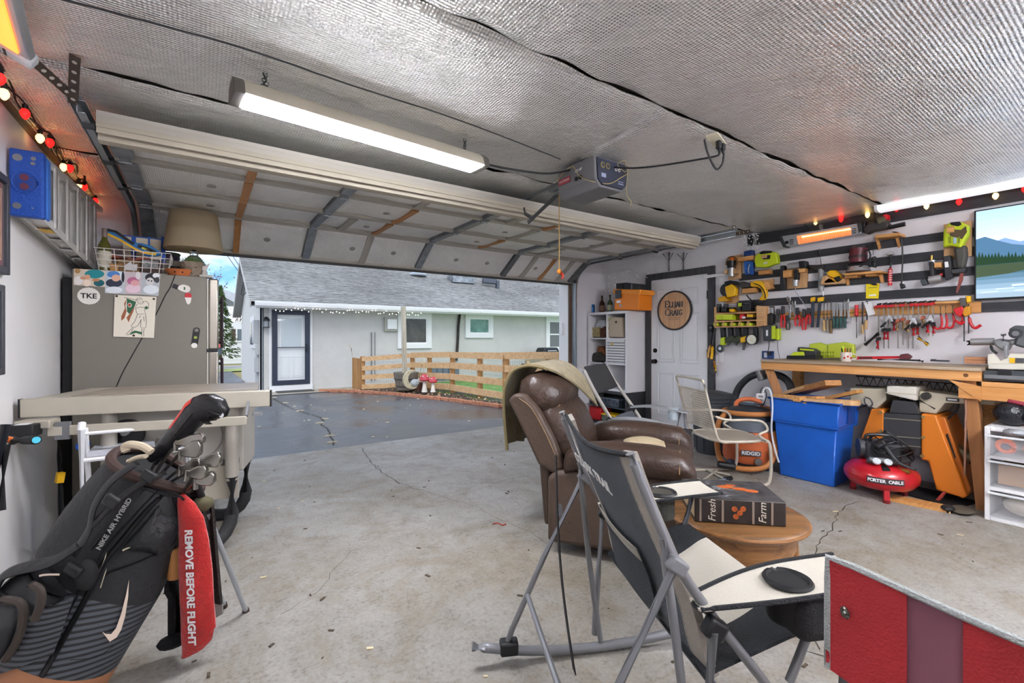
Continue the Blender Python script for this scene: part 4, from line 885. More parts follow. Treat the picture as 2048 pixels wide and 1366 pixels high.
for a,b in((263,272),(296,300),(322,331)):part('blue_stripe',MB().prism([sb(a,473),sb(b,474),sb(b,529),sb(a,529)],-.003,-.0005),BLUE,t)
part('top_edge',MB().prism([sb(246,470),sb(331,479),sb(331,481),sb(246,472)],-.004,.02),BLUE,t)
# lamp
M_SHADE=mat('beige linen','c6b699',.9,bump=(300,.2));_t=M_SHADE.node_tree;_tr=_t.nodes.new('ShaderNodeBsdfTranslucent');_tr.inputs[0].default_value=(*lin('d6c8ac'),1);_mx=_t.nodes.new('ShaderNodeMixShader');_mx.inputs[0].default_value=.5;_t.links.new(_t.nodes['Principled BSDF'].outputs[0],_mx.inputs[1]);_t.links.new(_tr.outputs[0],_mx.inputs[2]);_t.links.new(_mx.outputs[0],_t.nodes['Material Output'].inputs[0])
p=on_top(388,545,.30);t=thing('table_lamp','table lamp with a beige drum shade and clear glass base on the fridge','lamp',(p.x,p.y,FT+.001))
part('glass_base',MB().lathe([(0,0),(.075,0),(.085,.02),(.085,.13),(.05,.18),(.03,.2),(.03,.23),(0,.23)],n=20),mat('lamp glass','e4ebee',.05,trans=.9),t)
part('socket',MB().lathe([(.014,.23),(.014,.27),(.02,.27),(.02,.33),(0,.33)],n=12),BRONZE,t);part('harp_ring',MB().torus((0,0,.268),.045,.006,n=20,m=6),BRONZE,t)
part('shade',MB().lathe([(.205,.245),(.165,.545)],n=32),M_SHADE,t)
for k in range(3):a=k*2.09;part('spider',MB().cyl((0,0,.5),(.168*math.cos(a),.168*math.sin(a),.5),.003,n=5),BRONZE,t)
# pot with grass, saucer, jar, boxes
p=on_top(384,546,.1);t=thing('grass_pot','rough stone face pot with artificial grass beside the lamp','planter',(p.x,p.y,FT+.001))
part('pot',MB().lathe([(0,0),(.055,0),(.062,.03),(.075,.09),(.078,.115),(.068,.118),(0,.11)],n=18),mat('carved stone','8b7d6c',.9,var=(16,.25),bump=(30,.9)),t)
for k,(x,z) in enumerate(((-.02,.075),(.025,.075),(.002,.055),(.0,.03))):part('face_relief',MB().ball((x,-.066,z),(.014 if k<2 else .008,.01,.007 if k!=2 else .016),8,5),mat('carved stone','',.9),t)
mb=MB();q=random.Random(8)
for k in range(240):
 a,r0=q.uniform(0,6.28),q.uniform(0,.055);x,y=r0*math.cos(a),r0*math.sin(a);lx,ly=x*1.8+q.gauss(0,.012),y*1.8+q.gauss(0,.012);h=.11+q.uniform(.02,.075)*(1-r0*6);mb.add([(x-.003,y,.1),(x+.003,y,.1),(lx,ly,h)],[(0,1,2)])
part('grass',mb,mat('grass blades','4d6a34',.7,var=(40,.4)),t,kind='stuff')
p=on_top(359,549,.03);t=thing('terracotta_dish','orange terracotta dish with drain holes at the fridge edge','dish',(p.x,p.y+.06,FT+.001))
part('dish',MB().lathe([(0,0),(.07,0),(.09,.035),(.098,.048),(.092,.05),(.08,.035),(0,.03)],n=24),mat('terracotta','bb6a3a',.8,var=(9,.2)),t)
for a in(-1.9,-1.35):part('hole',MB().cyl((.082*math.cos(a),.082*math.sin(a),.024),(.087*math.cos(a),.087*math.sin(a),.024),.006,n=8),DBLACK,t)
p=on_top(350,535,.25);t=thing('teal_jar','teal glass jar with a dark lid behind the terracotta dish','jar',(p.x,p.y,FT+.001))
part('jar',MB().lathe([(0,0),(.045,0),(.048,.05),(.04,.075),(0,.075)],n=16),mat('teal glass','2a6066',.1,trans=.4),t);part('lid',MB().lathe([(.042,.076),(.042,.092),(0,.092)],n=16),BLACK,t)
p=on_top(367,530,.52);t=thing('storage_box','low beige box behind the lamp on the fridge','box',(p.x,p.y+.06,FT+.001));part('carton',MB().bb((-.16,-.08,0),(.13,.1,.15)),mat('beige box','9a9184',.7),t,bev=.004);part('carton_lid',MB().bb((-.165,-.085,.13),(.135,.105,.172)),mat('beige lid','8c8477',.7),t)
t=thing('woven_basket','small purple and green woven basket stacked on the beige box','basket',(p.x-.105,p.y+.06,FT+.174))
part('weave',MB().lathe([(0,0),(.075,0),(.08,.03),(.078,.06),(.07,.06),(.068,.01),(0,.01)],n=18),mat('woven plum','4b3f55',.9,var=(60,.5),bump=(90,1)),t);part('rim',MB().torus((0,0,.062),.074,.012,n=18,m=6),mat('woven green','4a5a42',.9,var=(60,.5)),t)
t=thing('white_fish_figure','small white figurine at the front corner of the fridge top','figurine',(on_top(409,545,.05).x,FY+.08,FT+.001));part('base',MB().lathe([(0,0),(.025,0),(.022,.03),(.012,.06),(0,.065)],n=12),mat('stone white','c9c0b8',.6),t);part('fin',MB().prism([(-.012,.05),(.012,.05),(.035,.12),(.0,.09),(-.02,.1)],-.006,.006),mat('stone white','',.6),t)
# ------------------------------------------------------------------ stepladder hung on the wall
LY0=3.25
la=thing('stepladder','aluminium stepladder with blue plastic top hung sideways on the left wall','ladder',(LW+.01,LY0,1.9));lo=Vector(la.location)
M_AL=mat('aluminium','e0deda',.4,.25,var=(5,.08));M_BLU=mat('ladder blue','1b4fae',.45,bump=(110,.35))
top=part('top_cap',MB().bb((.0,0,-.045),(.125,.055,.29)),M_BLU,la,bev=.01,seg=3)
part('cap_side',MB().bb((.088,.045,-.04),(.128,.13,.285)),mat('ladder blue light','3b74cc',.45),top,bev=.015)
part('tray_ring',MB().torus((.058,-.002,.125),.046,.004,(0,1,0),28,6,1.15),M_BLU,top);part('tray',MB().cyl((.058,-.0015,.125),(.058,.0,.125),.045,n=24),mat('ladder blue dark','164194',.5),top)
for z in(.15,.105):part('tray_badge',MB().cyl((.056,-.0025,z),(.056,-.0015,z),.017,n=14),mat('badge maroon','6a3248',.5),top)
for x,z,r in((.032,.245,.018),(.088,.25,.01),(.086,.225,.009),(.03,.005,.016),(.085,.0,.004)):part('hole',MB().cyl((x,-.002,z),(x,.0,z),r,n=14),mat('hole grey','8f949b',.4,.6),top)
LE=4.98-LY0
def rail(x,z0,z1,w):return MB().bar((x,.06,z0),(x,LE,z1),w,.025).bar((x-w/2,.06,z0+.0),(x-w/2,LE,z1),.004,.045).bar((x+w/2,.06,z0),(x+w/2,LE,z1),.004,.045)
zl=lambda y:-.03-.115*y/LE;zu=lambda y:.27+.12*y/LE
lr=part('side_rail',rail(.085,zl(0),zl(LE),.06),M_AL,la);part('side_rail',rail(.085,zu(0),zu(LE),.06),M_AL,la)
part('rear_rail',rail(.025,zl(0)+.02,zl(LE)+.02,.03),M_AL,la);part('rear_rail',rail(.025,zu(0)-.02,zu(LE)-.02,.03),M_AL,la)
for y in(.28,.56,.84,1.12,1.4):
 part('step',MB().bb((.05,y,zl(y)),(.12,y+.012,zu(y))).bb((.112,y-.035,zl(y)),(.12,y+.045,zu(y))),M_AL,la)
 part('back_brace',MB().bar((.02,y+.1,zl(y)),(.02,y+.1,zu(y)),.02,.012),M_AL,la)
for y,c,l in((.2,YEL,.11),(.42,mat('grey label','b9b9b4',.4),.13),(.68,WPLAS,.08)):part('sticker',MB().bb((.06,y,zl(y)-.0235),(.11,y+l,zl(y)-.0225)),c,la)
part('logo_sticker',MB().cyl((.085,.95,zl(.95)-.0235),(.085,.95,zl(.95)-.022),.03,n=18),BLACK,la);part('logo_ring',MB().torus((.085,.95,zl(.95)-.024),.024,.002,(0,0,1),18,4),WPLAS,la)
part('wall_hook',MB().bb((-.008,.9,.38),(.14,.92,.395)).bb((.13,.9,.38),(.14,.92,.44)),BLACK,la)
# framed pictures on the left wall
def frame(px_far,ytop,ybot,w,label,colr):
 p=aX(px_far,(ytop+ybot)/2,LW+.03);z1,z0=aX(px_far,ytop,LW+.03).z,aX(px_far,ybot,LW+.03).z
 t=thing('picture_frame',label,'picture frame',(LW+.002,p.y-w/2,z0),90);h=z1-z0;b=.035
 part('frame',frame_rect(-w/2,w/2,0,h,b,-.03,-.001),mat('charcoal frame','43454c',.5),t,bev=.004);part('mat_board',MB().bb((-w/2+b,-.012,b),(w/2-b,-.004,h-b)),mat('print '+colr,colr,.5),t)
 part('line_print',frame_rect(-w/2+b+.02,w/2-b-.02,b+.03,h-b-.03,.005,-.0135,-.012),mat('gold line','c9b48c',.5),t)
 part('frame_glass',MB().bb((-w/2+b,-.017,b),(w/2-b,-.015,h-b)),mat('picture glass','ffffff',.03,alpha=.06),t)
frame(20,358,551,.35,'dark framed maroon print hanging below the blue ladder top','7c2233');frame(10,571,749,.35,'lower dark framed picture just above the scooter','5b564f')
# string lights on the left wall
def bulb(parent,p,colr):
 m={'r':mat('red bulb','d8121c',.15,emit='ff1512',estr=1.2),'c':mat('amber bulb','f2d9a0',.1,emit='ffcf7a',estr=1.2),'k':BLACK}[colr]
 part('bulb',MB().lathe([(0,-.052),(.008,-.047),(.018,-.03),(.019,-.016),(.012,-.002),(.009,0),(0,0)],p,12),m,parent);part('socket',MB().lathe([(.0105,-.003),(.0115,.02),(.007,.024),(0,.024)],p,8),BLACK,parent)
sl=thing('string_lights','string of red and clear bulbs along the left wall top','string lights',(LW+.05,3.8,2.38));o=Vector(sl.location);pts=[]
for px,py,c in[(0,150,'r'),(8,168,'c'),(50,224,'r'),(80,258,'c'),(100,281,'r'),(127,299,'c'),(140,330,'r'),(157,345,'c'),(169,343,'r'),(185,378,'c'),(191,367,'r'),(194,400,'k')]:
 p=aX(px,py-6,LW+(.055 if c!='r' else .085));p.z=min(p.z,CH-.05);bulb(sl,p-o,c);pts.append(p-o+Vector((0,0,.026)))
part('wire',MB().tube(crv([Vector((0,-1.2,.0))]+sorted(pts[:10],key=lambda v_:v_.y),5),.004,5),BLACK,sl)
part('wire',MB().tube(crv([Vector((.02,-1.2,.02))]+[v_+Vector((.025*math.sin(i*2.3),.03,.012*math.cos(i*1.7))) for i,v_ in enumerate(sorted(pts[:10],key=lambda v_:v_.y))],5),.004,5),BLACK,sl)
part('wire',MB().tube(crv([pts[9],pts[9]+Vector((.1,.1,-.02)),pts[9]+Vector((.2,.15,.0)),pts[9]+Vector((.35,.12,-.03))],5),.004,5),BLACK,sl)
# heater by the left wall, only its end in view
hl=thing('patio_heater','glowing infrared heater end hanging in the upper left corner','heater',aD(10,88,1.66));hv=Vector((-.12,.96,-.05)).normalized();hu=Vector((.85,.1,-.45)).normalized();hn=hv.cross(hu)
def hbox(a0,a1,b0,b1,c0,c1):m=MB();m.M=Matrix((hv,hu,hn)).transposed().to_4x4();return m.bb((a0,b0,c0),(a1,b1,c1))
part('case',hbox(-.75,.09,-.07,.06,-.05,-.012),mat('silver case','b9bcc2',.35,.6),hl,bev=.008);part('end_cap',hbox(.045,.1,-.075,.065,-.055,.0),mat('light grey cap','cfd3d8',.4),hl,bev=.01)
part('element',hbox(-.7,.03,-.05,.03,-.012,-.004),mat('heater element','ff9a50',.4,emit='ff7a28',estr=1.0),hl)
for k in range(3):part('slot',hbox(.05,.09,-.05+k*.018,-.042+k*.018,-.001,.002),BLACK,hl)
# ================================================================== LEFT SIDE: table saw, stool, scooter, golf bag
ts=thing('table_saw','beige table saw with long aluminium fence rails on a tube stand','table saw',(-.2,3.4,0));so_=Vector(ts.location)
RA,RB=Vector((-.77,3.36,.885))-so_,Vector((.34,3.085,.885))-so_;rd=(RB-RA).normalized();rn=Vector((rd.y,-rd.x,0))
M_BEI=mat('beige aluminium','b4ae9f',.42,.25,var=(4,.06));M_TUBE=mat('grey beige tube','a5a096',.4,.3);M_TOPS=wood('worn saw top','a79c8c','7c7064',4,0,.45)
part('front_rail',MB().bar(RA,RB,.03,.095),M_BEI,ts,bev=.004);part('rail_lip',MB().bar(RA-rn*.028+Vector((0,0,.043)),RB-rn*.028+Vector((0,0,.043)),.03,.008),M_BEI,ts)
part('rail_cap',MB().bar(RA-rd*.006,RA,.032,.097),BLACK,ts);part('rail_cap',MB().bar(RB,RB+rd*.006,.032,.097),BLACK,ts)
LA,LB=RA+rd*.14+rn*.07-Vector((0,0,.115)),RA+rd*1.03+rn*.07-Vector((0,0,.115));part('lower_rail',MB().bar(LA,LB,.02,.05),M_BEI,ts,bev=.003)
part('rail_hook',MB().bar(LB+Vector((0,0,.025)),LB-rn*.06+rd*.0+Vector((0,0,.1)),.012,.02).box(LB-rn*.04+rd*.05+Vector((0,0,.03)),(.05,.03,.02)),GREY,ts)
bk_=-rn
def tp(u,w,z):v_=RA+rd*u-rn*w;return(v_.x,v_.y,z)
mb=MB();mb.add([tp(.18,.05,.905),tp(1.07,.05,.905),tp(1.0,.55,.905),tp(.2,.55,.905)]+[tp(.18,.05,.935),tp(1.07,.05,.935),tp(1.0,.55,.935),tp(.2,.55,.935)],[(3,2,1,0),(4,5,6,7),(0,1,5,4),(1,2,6,5),(2,3,7,6),(3,0,4,7)])
part('table_top',mb,M_TOPS,ts)
mb=MB();mb.add([tp(.02,.05,.93),tp(.17,.05,.93),tp(.19,.55,.93),tp(.06,.55,.93)]+[tp(.02,.05,.91),tp(.17,.05,.91),tp(.19,.55,.91),tp(.06,.55,.91)],[(0,1,2,3),(7,6,5,4),(0,4,5,1),(1,5,6,2),(2,6,7,3),(3,7,4,0)]);part('table_wing',mb,M_BEI,ts)
# fence head with lever
FHd=RA+rd*.09+rn*.05-Vector((0,0,.075));part('fence_head',MB().box(FHd,(.14,.1,.04),(0,0,-14)),M_BEI,ts,bev=.005);part('fence_block',MB().box(FHd+rn*.07-rd*.02-Vector((0,0,.02)),(.11,.08,.06),(0,0,-14)),BLACK,ts,bev=.006);part('fence_label',MB().box(FHd+rn*.07-rd*.02+Vector((0,0,.011)),(.05,.05,.002),(0,0,-14)),WPLAS,ts)
part('scale_plate',MB().box(FHd+rd*.11+rn*.02-Vector((0,0,.04)),(.06,.02,.09),(0,0,-14)),GREY,ts)
# body cabinet between the legs
bx0,bx1=tp(.28,.12,0),tp(.98,.12,0)
part('cabinet',MB().bar(Vector(bx0)-rn*.2+Vector((0,0,.66)),Vector(bx1)-rn*.2+Vector((0,0,.66)),.38,.46),mat('saw cabinet','aaa69d',.5,.1),ts,bev=.01)
cf=lambda u,z,e=0:Vector(tp(.28+u,.12+.007-e,z))
part('access_ring',MB().torus(cf(.46,.66,.01),.13,.004,rn,28,5),mat('ring grey','7d7c78',.5),ts);part('pulley',MB().cyl(cf(.12,.70,.0),cf(.12,.70,.03),.085,n=20),mat('dark pulley','2f2f31',.4,.4),ts);part('pulley_hub',MB().cyl(cf(.12,.72,.03),cf(.12,.72,.045),.025,n=14),mat('hub','8c8c8c',.3,.7),ts)
part('cross_bar',MB().bar(cf(.3,.5,.02),cf(.68,.5,.02),.012,.03),mat('bar dark','55524c',.5),ts);part('lower_plate',MB().bar(cf(.36,.38,.03),cf(.68,.38,.03),.012,.2),M_BEI,ts)
for u,z in((.64,.43),(.65,.34)):part('screw',MB().cyl(cf(u,z,.035),cf(u,z,.04),.009,n=8),BLACK,ts)
part('blue_knob',MB().cyl(cf(-.06,.66,.02),cf(-.06,.66,.08),.022,n=10),BLUE,ts)
# stand tubes: grey above, black rubbered bends below
M_RUB=mat('black foam tube','2a2a2c',.7)
for u,w in((.34,.06),(.93,.06),(.34,.48),(.93,.48)):
 c=Vector(tp(u,w,0));part('leg',MB().cyl(c+Vector((0,0,.9)),c+Vector((0,0,.40)),.036,n=16),M_TUBE,ts)
 dr_=(rd*-.6+rn*.55).normalized() if w<.2 else(rd*-.8-rn*.3).normalized()
 pts=[c+Vector((0,0,.42))]+[c+Vector((0,0,.2))]+[c+dr_*(.17-.17*math.cos(R_(a)))+Vector((0,0,.2-.162*math.sin(R_(a)))) for a in(20,40,60,80,90)]+[c+dr_*.34+Vector((0,0,.038))]
 part('foot_tube',MB().tube(pts,.037,14),M_RUB,ts)
# white step frame tucked under the saw
st=thing('white_step_stool','white tubular folding step frame tucked under the saw rail','step stool',(-.26,3.16,0));WTUB=mat('white tube','e6e7ea',.35)
for x in(-.25,.2):
 part('upright',MB().tube([(x,.04,0),(x,0,.78),(x,.02,.81)],.016,10),WTUB,st);part('rear_leg',MB().cyl((x*.96,.26,0),(x*.96,.03,.78),.012,n=8),WTUB,st)
for z,r in((.755,.009),(.62,.013),(.28,.011)):part('rung',MB().cyl((-.25,.01,z),(.2,.01,z),r,n=8),WTUB,st)
part('tread',MB().bb((-.23,.0,.635),(.18,.22,.655)),mat('stool tread','b9bcc4',.5),st)
# scooter leaning on the wall
p=aD(72,880,1.9);sc=thing('kick_scooter','black scooter handlebar with a cyan grip end leaning on the left wall','scooter',(p.x-.13,p.y+.05,0));o=Vector(sc.location);g1=p-o;g0=aD(26,881,2.02)-o;gm=aD(8,882,2.07)-o
part('grip',MB().tube([g0,g0.lerp(g1,.5),g1],[.019,.017,.019],14),mat('foam grip','1f1f21',.85),sc);dv_=(g1-g0).normalized();part('grip_end',MB().cyl(g1,g1+dv_*.004,.0135,n=14),mat('cyan cap','3fb4cc',.4),sc)
gw=Vector((-.72,2.82,.83))-o;part('collar',MB().cyl(g0,g0.lerp(gw,.5),.014,n=12),mat('orange collar','c9652c',.4),sc);part('bar',MB().cyl(g0.lerp(gw,.5),gw,.012,n=10),BLACK,sc)
ft_=Vector((-.72,2.6,.1))-o;part('stem',MB().tube([gw+Vector((.03,-.01,.05)),gw.lerp(ft_,.5)+Vector((0,0,0)),ft_],[.017,.02,.024],10),mat('dark blue stem','1d2028',.45),sc);part('stem_wrap',MB().tube([gw.lerp(ft_,.05)+Vector((.03,0,0)),gw.lerp(ft_,.4)+Vector((.035,0,0))],.016,8),mat('foam grip','',.8),sc)
part('deck',MB().bar(ft_+Vector((0,0,-.02)),ft_+Vector((.0,-.4,-.02)),.1,.025),DBLACK,sc)
for dy in(.03,-.45):part('wheel',MB().cyl(ft_+Vector((-.015,dy,-.05)),ft_+Vector((.015,dy,-.05)),.05,n=16),DBLACK,sc)
# hanging strap with a yellow tag
t=thing('hanging_strap','black webbing strap hanging by the fridge with a yellow tag','strap',aD(118,868,2.55));o=Vector(t.location)
part('webbing',MB().tube([aD(x,y,2.55)-o for x,y in[(118,868),(117,910),(119,950),(119,1000),(121,1050),(112,1100)]],.02,8,flat=.35),mat('navy webbing','17181f',.8),t);part('cord',MB().tube([aD(x,y,2.53)-o for x,y in[(122,930),(124,980),(126,1040),(122,1075)]],.006,6),BLACK,t);part('tag',MB().box(aD(120,955,2.5)-o,(.03,.03,.055),(0,8,30)),YEL,t)
# ------------------------------------------------------------------ golf bag
AX=[(345,905,62,1.76),(316,940,80,1.73),(285,1000,100,1.70),(250,1060,112,1.67),(205,1140,118,1.62),(160,1215,118,1.57),(118,1285,118,1.53),(80,1350,118,1.50),(38,1425,112,1.47)]
gb=thing('golf_bag','black grey and copper stand golf bag leaning in the left foreground','golf bag',CF(1.5,-1.6,0));go=Vector(gb.location)
pdir=Vector((.867,.499))
def sect(t):
 t=max(0,min(len(AX)-1.0001,t));i=int(t);f=t-i;return[a*(1-f)+b*f for a,b in zip(AX[i],AX[i+1])]
def bagp(t,ang,sc=1.0):
 x,y,h,d=sect(t);c=aD(x,y,d);hw=h*d/F
 e1=(aD(x+pdir.x*h,y+pdir.y*h,d)-c)/hw;e2=-VD+Vector((0,0,.18))
 dep=min(.145,hw*.85)
 return c+e1*(hw*math.cos(ang)*sc)+e2*(dep*math.sin(ang)*sc)-go
def bagloft(t0,t1,n=8,m=36,sc=1.0,cap=False):
 mb=MB();rows=[[bagp(t0+(t1-t0)*j/n,2*math.pi*i/m,sc) for i in range(m)] for j in range(n+1)]
 mb.add([p for r_ in rows for p in r_],[(j*m+i,j*m+(i+1)%m,(j+1)*m+(i+1)%m,(j+1)*m+i) for j in range(n) for i in range(m)]+([tuple((n*m)+i for i in range(m))] if cap else[]))
 return mb
def bagpx(px,py,lift=.004):
 best=None
 for k in range(161):
  t=k/20.2;x,y,h,d=sect(t);u=((px-x)*pdir.x+(py-y)*pdir.y)/h;q=((px-x)*-pdir.y+(py-y)*pdir.x)
  if best is None or abs(q)<best[0]:best=(abs(q),t,u)
 _,t,u=best;u=max(-.985,min(.985,u));ang=math.acos(u)
 return bagp(t,ang,1+lift/.14)
_bagpx0=bagpx
def bagpx(px,py,lift=.004):
 gx,gy=px,py
 for _ in range(5):
  P3=_bagpx0(gx,gy,lift);w_=P3+go;d_=w_.dot(VD);ex_,ey_=1024+F*w_.dot(RD)/d_-px,HZ-F*(w_.z-EYE)/d_-py
  gx-=ex_*.8;gy-=ey_*.8
 return P3
M_BAG=mat('black ripstop','1b1c1f',.6,var=(10,.25),bump=(30,.25))
def stripes():
 m=bpy.data.materials.new('striped bag fabric');m.use_nodes=True;t=m.node_tree;b=t.nodes['Principled BSDF'];O=nd(t,'ShaderNodeTexCoord').outputs['Object']
 mp_=t.nodes.new('ShaderNodeMapping');mp_.inputs['Rotation'].default_value=(0,R_(-7),0);t.links.new(O,mp_.inputs[0])
 w=nd(t,'ShaderNodeTexWave',bands_direction='Z',Scale=17.5,Distortion=.3);t.links.new(mp_.outputs[0],w.inputs['Vector']);r=ramp(t,[(.3,lin('17181b')),(.5,lin('4a4e55'))]);t.links.new(w.outputs['Fac'],r.inputs[0]);t.links.new(r.outputs[0],b.inputs['Base Color']);b.inputs['Roughness'].default_value=.55;return m
M_STR=stripes();M_COP=mat('copper nylon','a5714f',.45,.1,var=(6,.12))
part('upper_body',bagloft(1.0,4.05,14),M_BAG,gb,ang=70);part('striped_body',bagloft(4.05,6.0,8),M_STR,gb,ang=70);part('base',bagloft(6.0,7.99,6,cap=True),M_COP,gb,ang=70)
rim=[bagp(1.0,2*math.pi*i/32,1.03)+Vector((0,0,.012*math.sin(4*math.pi*i/32))) for i in range(32)]
part('rim',MB().tube(rim,.017,8,closed=True),mat('brown padded rim','3b2a24',.7),gb);part('rim_trim',MB().tube([p_-Vector((0,0,.03)) for p_ in rim],.008,6,closed=True),BLACK,gb)
part('mouth_lining',MB().add(*(lambda R__:(R__,[tuple(range(len(R__)))]))([bagp(1.12,2*math.pi*i/24,.93) for i in range(24)])),DBLACK,gb)
def bp_(pts,lift=.004):return[bagpx(x,y,lift) for x,y in pts]
part('handle_grip',MB().tube(crv([aD(x,y,1.58)-go for x,y in[(253,905),(250,893),(262,889),(285,893),(303,904)]],5),.013,8),mat('cream handle','b9ac95',.6),gb)
part('inner_trim',MB().tube(crv([aD(x,y,1.6)-go for x,y in[(258,922),(275,915),(292,912)]],4),.013,8,flat=.6),mat('cream handle','',.6),gb)
# surface details that follow the fabric
def surf(name,outline,m,lift=.006,grid=None):part(name,MB().add(bp_(outline,lift),[tuple(range(len(outline)))]),m,gb)
def seam(name,pts,w,m,lift=.006):
 P=crv(bp_(pts,lift),5);part(name,MB().tube(P,w/2,6,flat=.5),m,gb)
CREAM=mat('cream print','d6c3b2',.5);SEAMB=mat('black seam tape','0d0d0f',.5);ZIP=mat('cream zip','cfc6ae',.5)
sw=[(259,1157),(257,1195),(252,1232),(246,1258),(236,1275),(222,1282),(210,1273),(204,1264),(212,1268),(224,1267),(234,1255),(243,1228),(251,1192)]
mbs=MB();P_=bp_(sw,.009)
for i in range(len(sw)//2):a,b,c,d=i,i+1,len(sw)-2-i,len(sw)-1-i;mbs.add([P_[a],P_[b],P_[c],P_[d]] if c>b else[P_[a],P_[b],P_[c]],[(0,1,2,3)] if c>b else[(0,1,2)])
part('swoosh_print',mbs,CREAM,gb)
seam('zip',[(318,1025),(295,1062),(270,1088),(246,1100)],.012,ZIP,.012);seam('zip_pull',[(214,1104),(207,1125),(196,1147)],.006,ZIP,.012);seam('zip_pull',[(214,1136),(208,1155),(200,1177)],.006,ZIP,.012)
for pts,w in(([(355,1065),(345,1090),(290,1118),(225,1140),(213,1150)],.014),([(330,990),(290,1025),(240,1085),(205,1130),(170,1200),(120,1290),(85,1350)],.03),([(318,980),(260,1040),(200,1110),(150,1200),(100,1300)],.012),([(345,960),(355,1000),(368,1040),(362,1065)],.01),([(300,965),(230,1040),(180,1100)],.012),([(300,1290),(200,1310),(140,1320)],.003)):
 seam('seam',pts,w,SEAMB,.004)
# pocket bulge on the right front
def pocket(u,w):
 q=[(240,1100),(320,1010),(372,1048),(340,1108)]
 x=(q[0][0]*(1-u)+q[3][0]*u)*(1-w)+(q[1][0]*(1-u)+q[2][0]*u)*w;y=(q[0][1]*(1-u)+q[3][1]*u)*(1-w)+(q[1][1]*(1-u)+q[2][1]*u)*w
 return bagpx(x,y,.004+.035*(16*u*(1-u)*w*(1-w))**.5)
part('front_pocket',MB().sheet(pocket,14,14),mat('pocket fabric','26272a',.5,bump=(24,.5)),gb,ang=80)
# lettering up the side
a,b=bagpx(205,1092,.008),bagpx(264,998,.008);ex=(b-a).normalized();nn_=-VD;ey=nn_.cross(ex).normalized()
text('lettering','NIKE AIR HYBRID',(b-a).length/7.2,mat('grey print letters','a9a9a6',.5),gb,TM(a.lerp(b,.5)-VD*.012,ex,ey),bold=.0006)
# shoulder straps, buckles and left-hand pockets
def strap(pts,w,m=M_BAG,lat=.25):part('strap',MB().tube(crv([aD(x,y,d)-go for x,y,d in pts],6),w,10,flat=lat),m,gb)
strap([(275,925,1.55),(225,960,1.50),(190,1010,1.47),(178,1060,1.46),(150,1105,1.45)],.03);strap([(330,945,1.56),(270,975,1.5),(225,1010,1.46),(190,1045,1.45)],.026,mat('webbing black','111113',.7));strap([(165,1085,1.46),(110,1120,1.42),(50,1135,1.4),(10,1150,1.38),(-10,1180,1.36)],.036);strap([(125,1050,1.6),(100,1105,1.55),(60,1150,1.5),(10,1200,1.45)],.016)
for x,y,d in((224,1003,1.44),(298,953,1.5),(147,1140,1.40)):c=aD(x,y,d)-go;part('buckle',MB().box(c,(.05,.018,.035),(0,32,-34)),BLACK,gb,bev=.006)
part('pad',MB().ball(aD(172,1150,1.42)-go,(.03,.016,.05),12,8),mat('webbing black','',.7),gb)
for pts,rr_ in(([(100,1160,1.45),(70,1185,1.43),(45,1230,1.41)],[.07,.085,.07]),([(45,1185,1.40),(10,1240,1.37),(-15,1300,1.35)],[.06,.085,.07])):
 part('side_pocket',MB().tube(crv([aD(*q)-go for q in pts],5),[rr_[0]+(rr_[1]-rr_[0])*min(1,i/5) if i<=5 else rr_[1]+(rr_[2]-rr_[1])*(i-5)/5 for i in range(11)],14),mat('pocket black','1f2023',.5),gb,ang=80)
for pts in([(62,1168),(80,1180),(82,1205),(70,1240)],[(5,1198),(40,1205),(47,1235),(35,1280),(10,1320)]):part('pocket_piping',MB().tube(crv([aD(x,y,1.325)-go for x,y in pts],5),.011,7),mat('brown piping','3a322c',.7),gb)
part('side_stripe_pocket',MB().sheet(lambda u,w:aD(-20+165*u-40*w,1262-68*u+110*w,1.41-.05*math.sin(3.1*u))-go,14,8,.01),M_STR,gb,ang=80)
part('pocket_swoosh',ribbon(MB(),[aD(x,y,1.345)-go for x,y in[(78,1152),(86,1150),(100,1149),(119,1149)]],-VD,.006),CREAM,gb)
# stand leg and its twin
for(x0,y0,d0,x1,y1) in((388,958,1.70,491,1220),(372,985,1.78,448,1212)):
 a,b=aD(x0,y0,d0)-go,aZ(x1,y1,.01)-go
 if x0==372:b=a+(b-a)*.98+VD*.0
 part('stand_leg',MB().cyl(a.lerp(b,.2),b,.010,n=10),mat('leg aluminium','b6bcc2',.35,.6),gb);part('leg_sleeve',MB().cyl(a,a.lerp(b,.22),.016,.013,10),BLACK,gb);part('leg_foot',MB().cyl(b,b+(b-a).normalized()*.02,.015,n=8),mat('foot brown','3c2c24',.8),gb)
# clubs
M_IRON=mat('club steel','8f8b84',.22,.9)
def club(name,label,hx,hy,d,sx,sy,sd,ln,ht,tilt,wood_=False):
 h,s0=aD(hx,hy,d),aD(sx,sy,sd);t=thing(name,label,'golf club',s0,group='clubs in the golf bag');hh=h-s0
 dwn=(bagp(5,0)+bagp(5,math.pi))/2+go-s0;dwn=dwn*(.35/dwn.length)
 part('shaft',MB().tube([dwn,Vector((0,0,0)),hh],.0058,8),mat('shaft steel','8f8c86',.25,.9),t)
 e=(RD*math.cos(tilt)+Vector((0,0,math.sin(tilt)))).normalized();up=Vector((0,0,1))*math.cos(tilt)-RD*math.sin(tilt)
 out=[(0,-.008),(ln*.3,-.016),(ln*.8,-.02),(ln,-.006),(ln*1.02,ht*.55),(ln*.9,ht),(ln*.55,ht*.9),(ln*.15,ht*.35),(0,.014)]
 hd=part('head',MB().prism(out,-.010,.010,o=hh,ex=e,ey=up,ez=VD),M_IRON if not wood_ else mat('dark wood head','54514e',.3,.4),t,bev=.004);part('hosel',MB().cyl(hh-e*.004-up*.03,hh+up*.01,.0085,n=8),M_IRON,t)
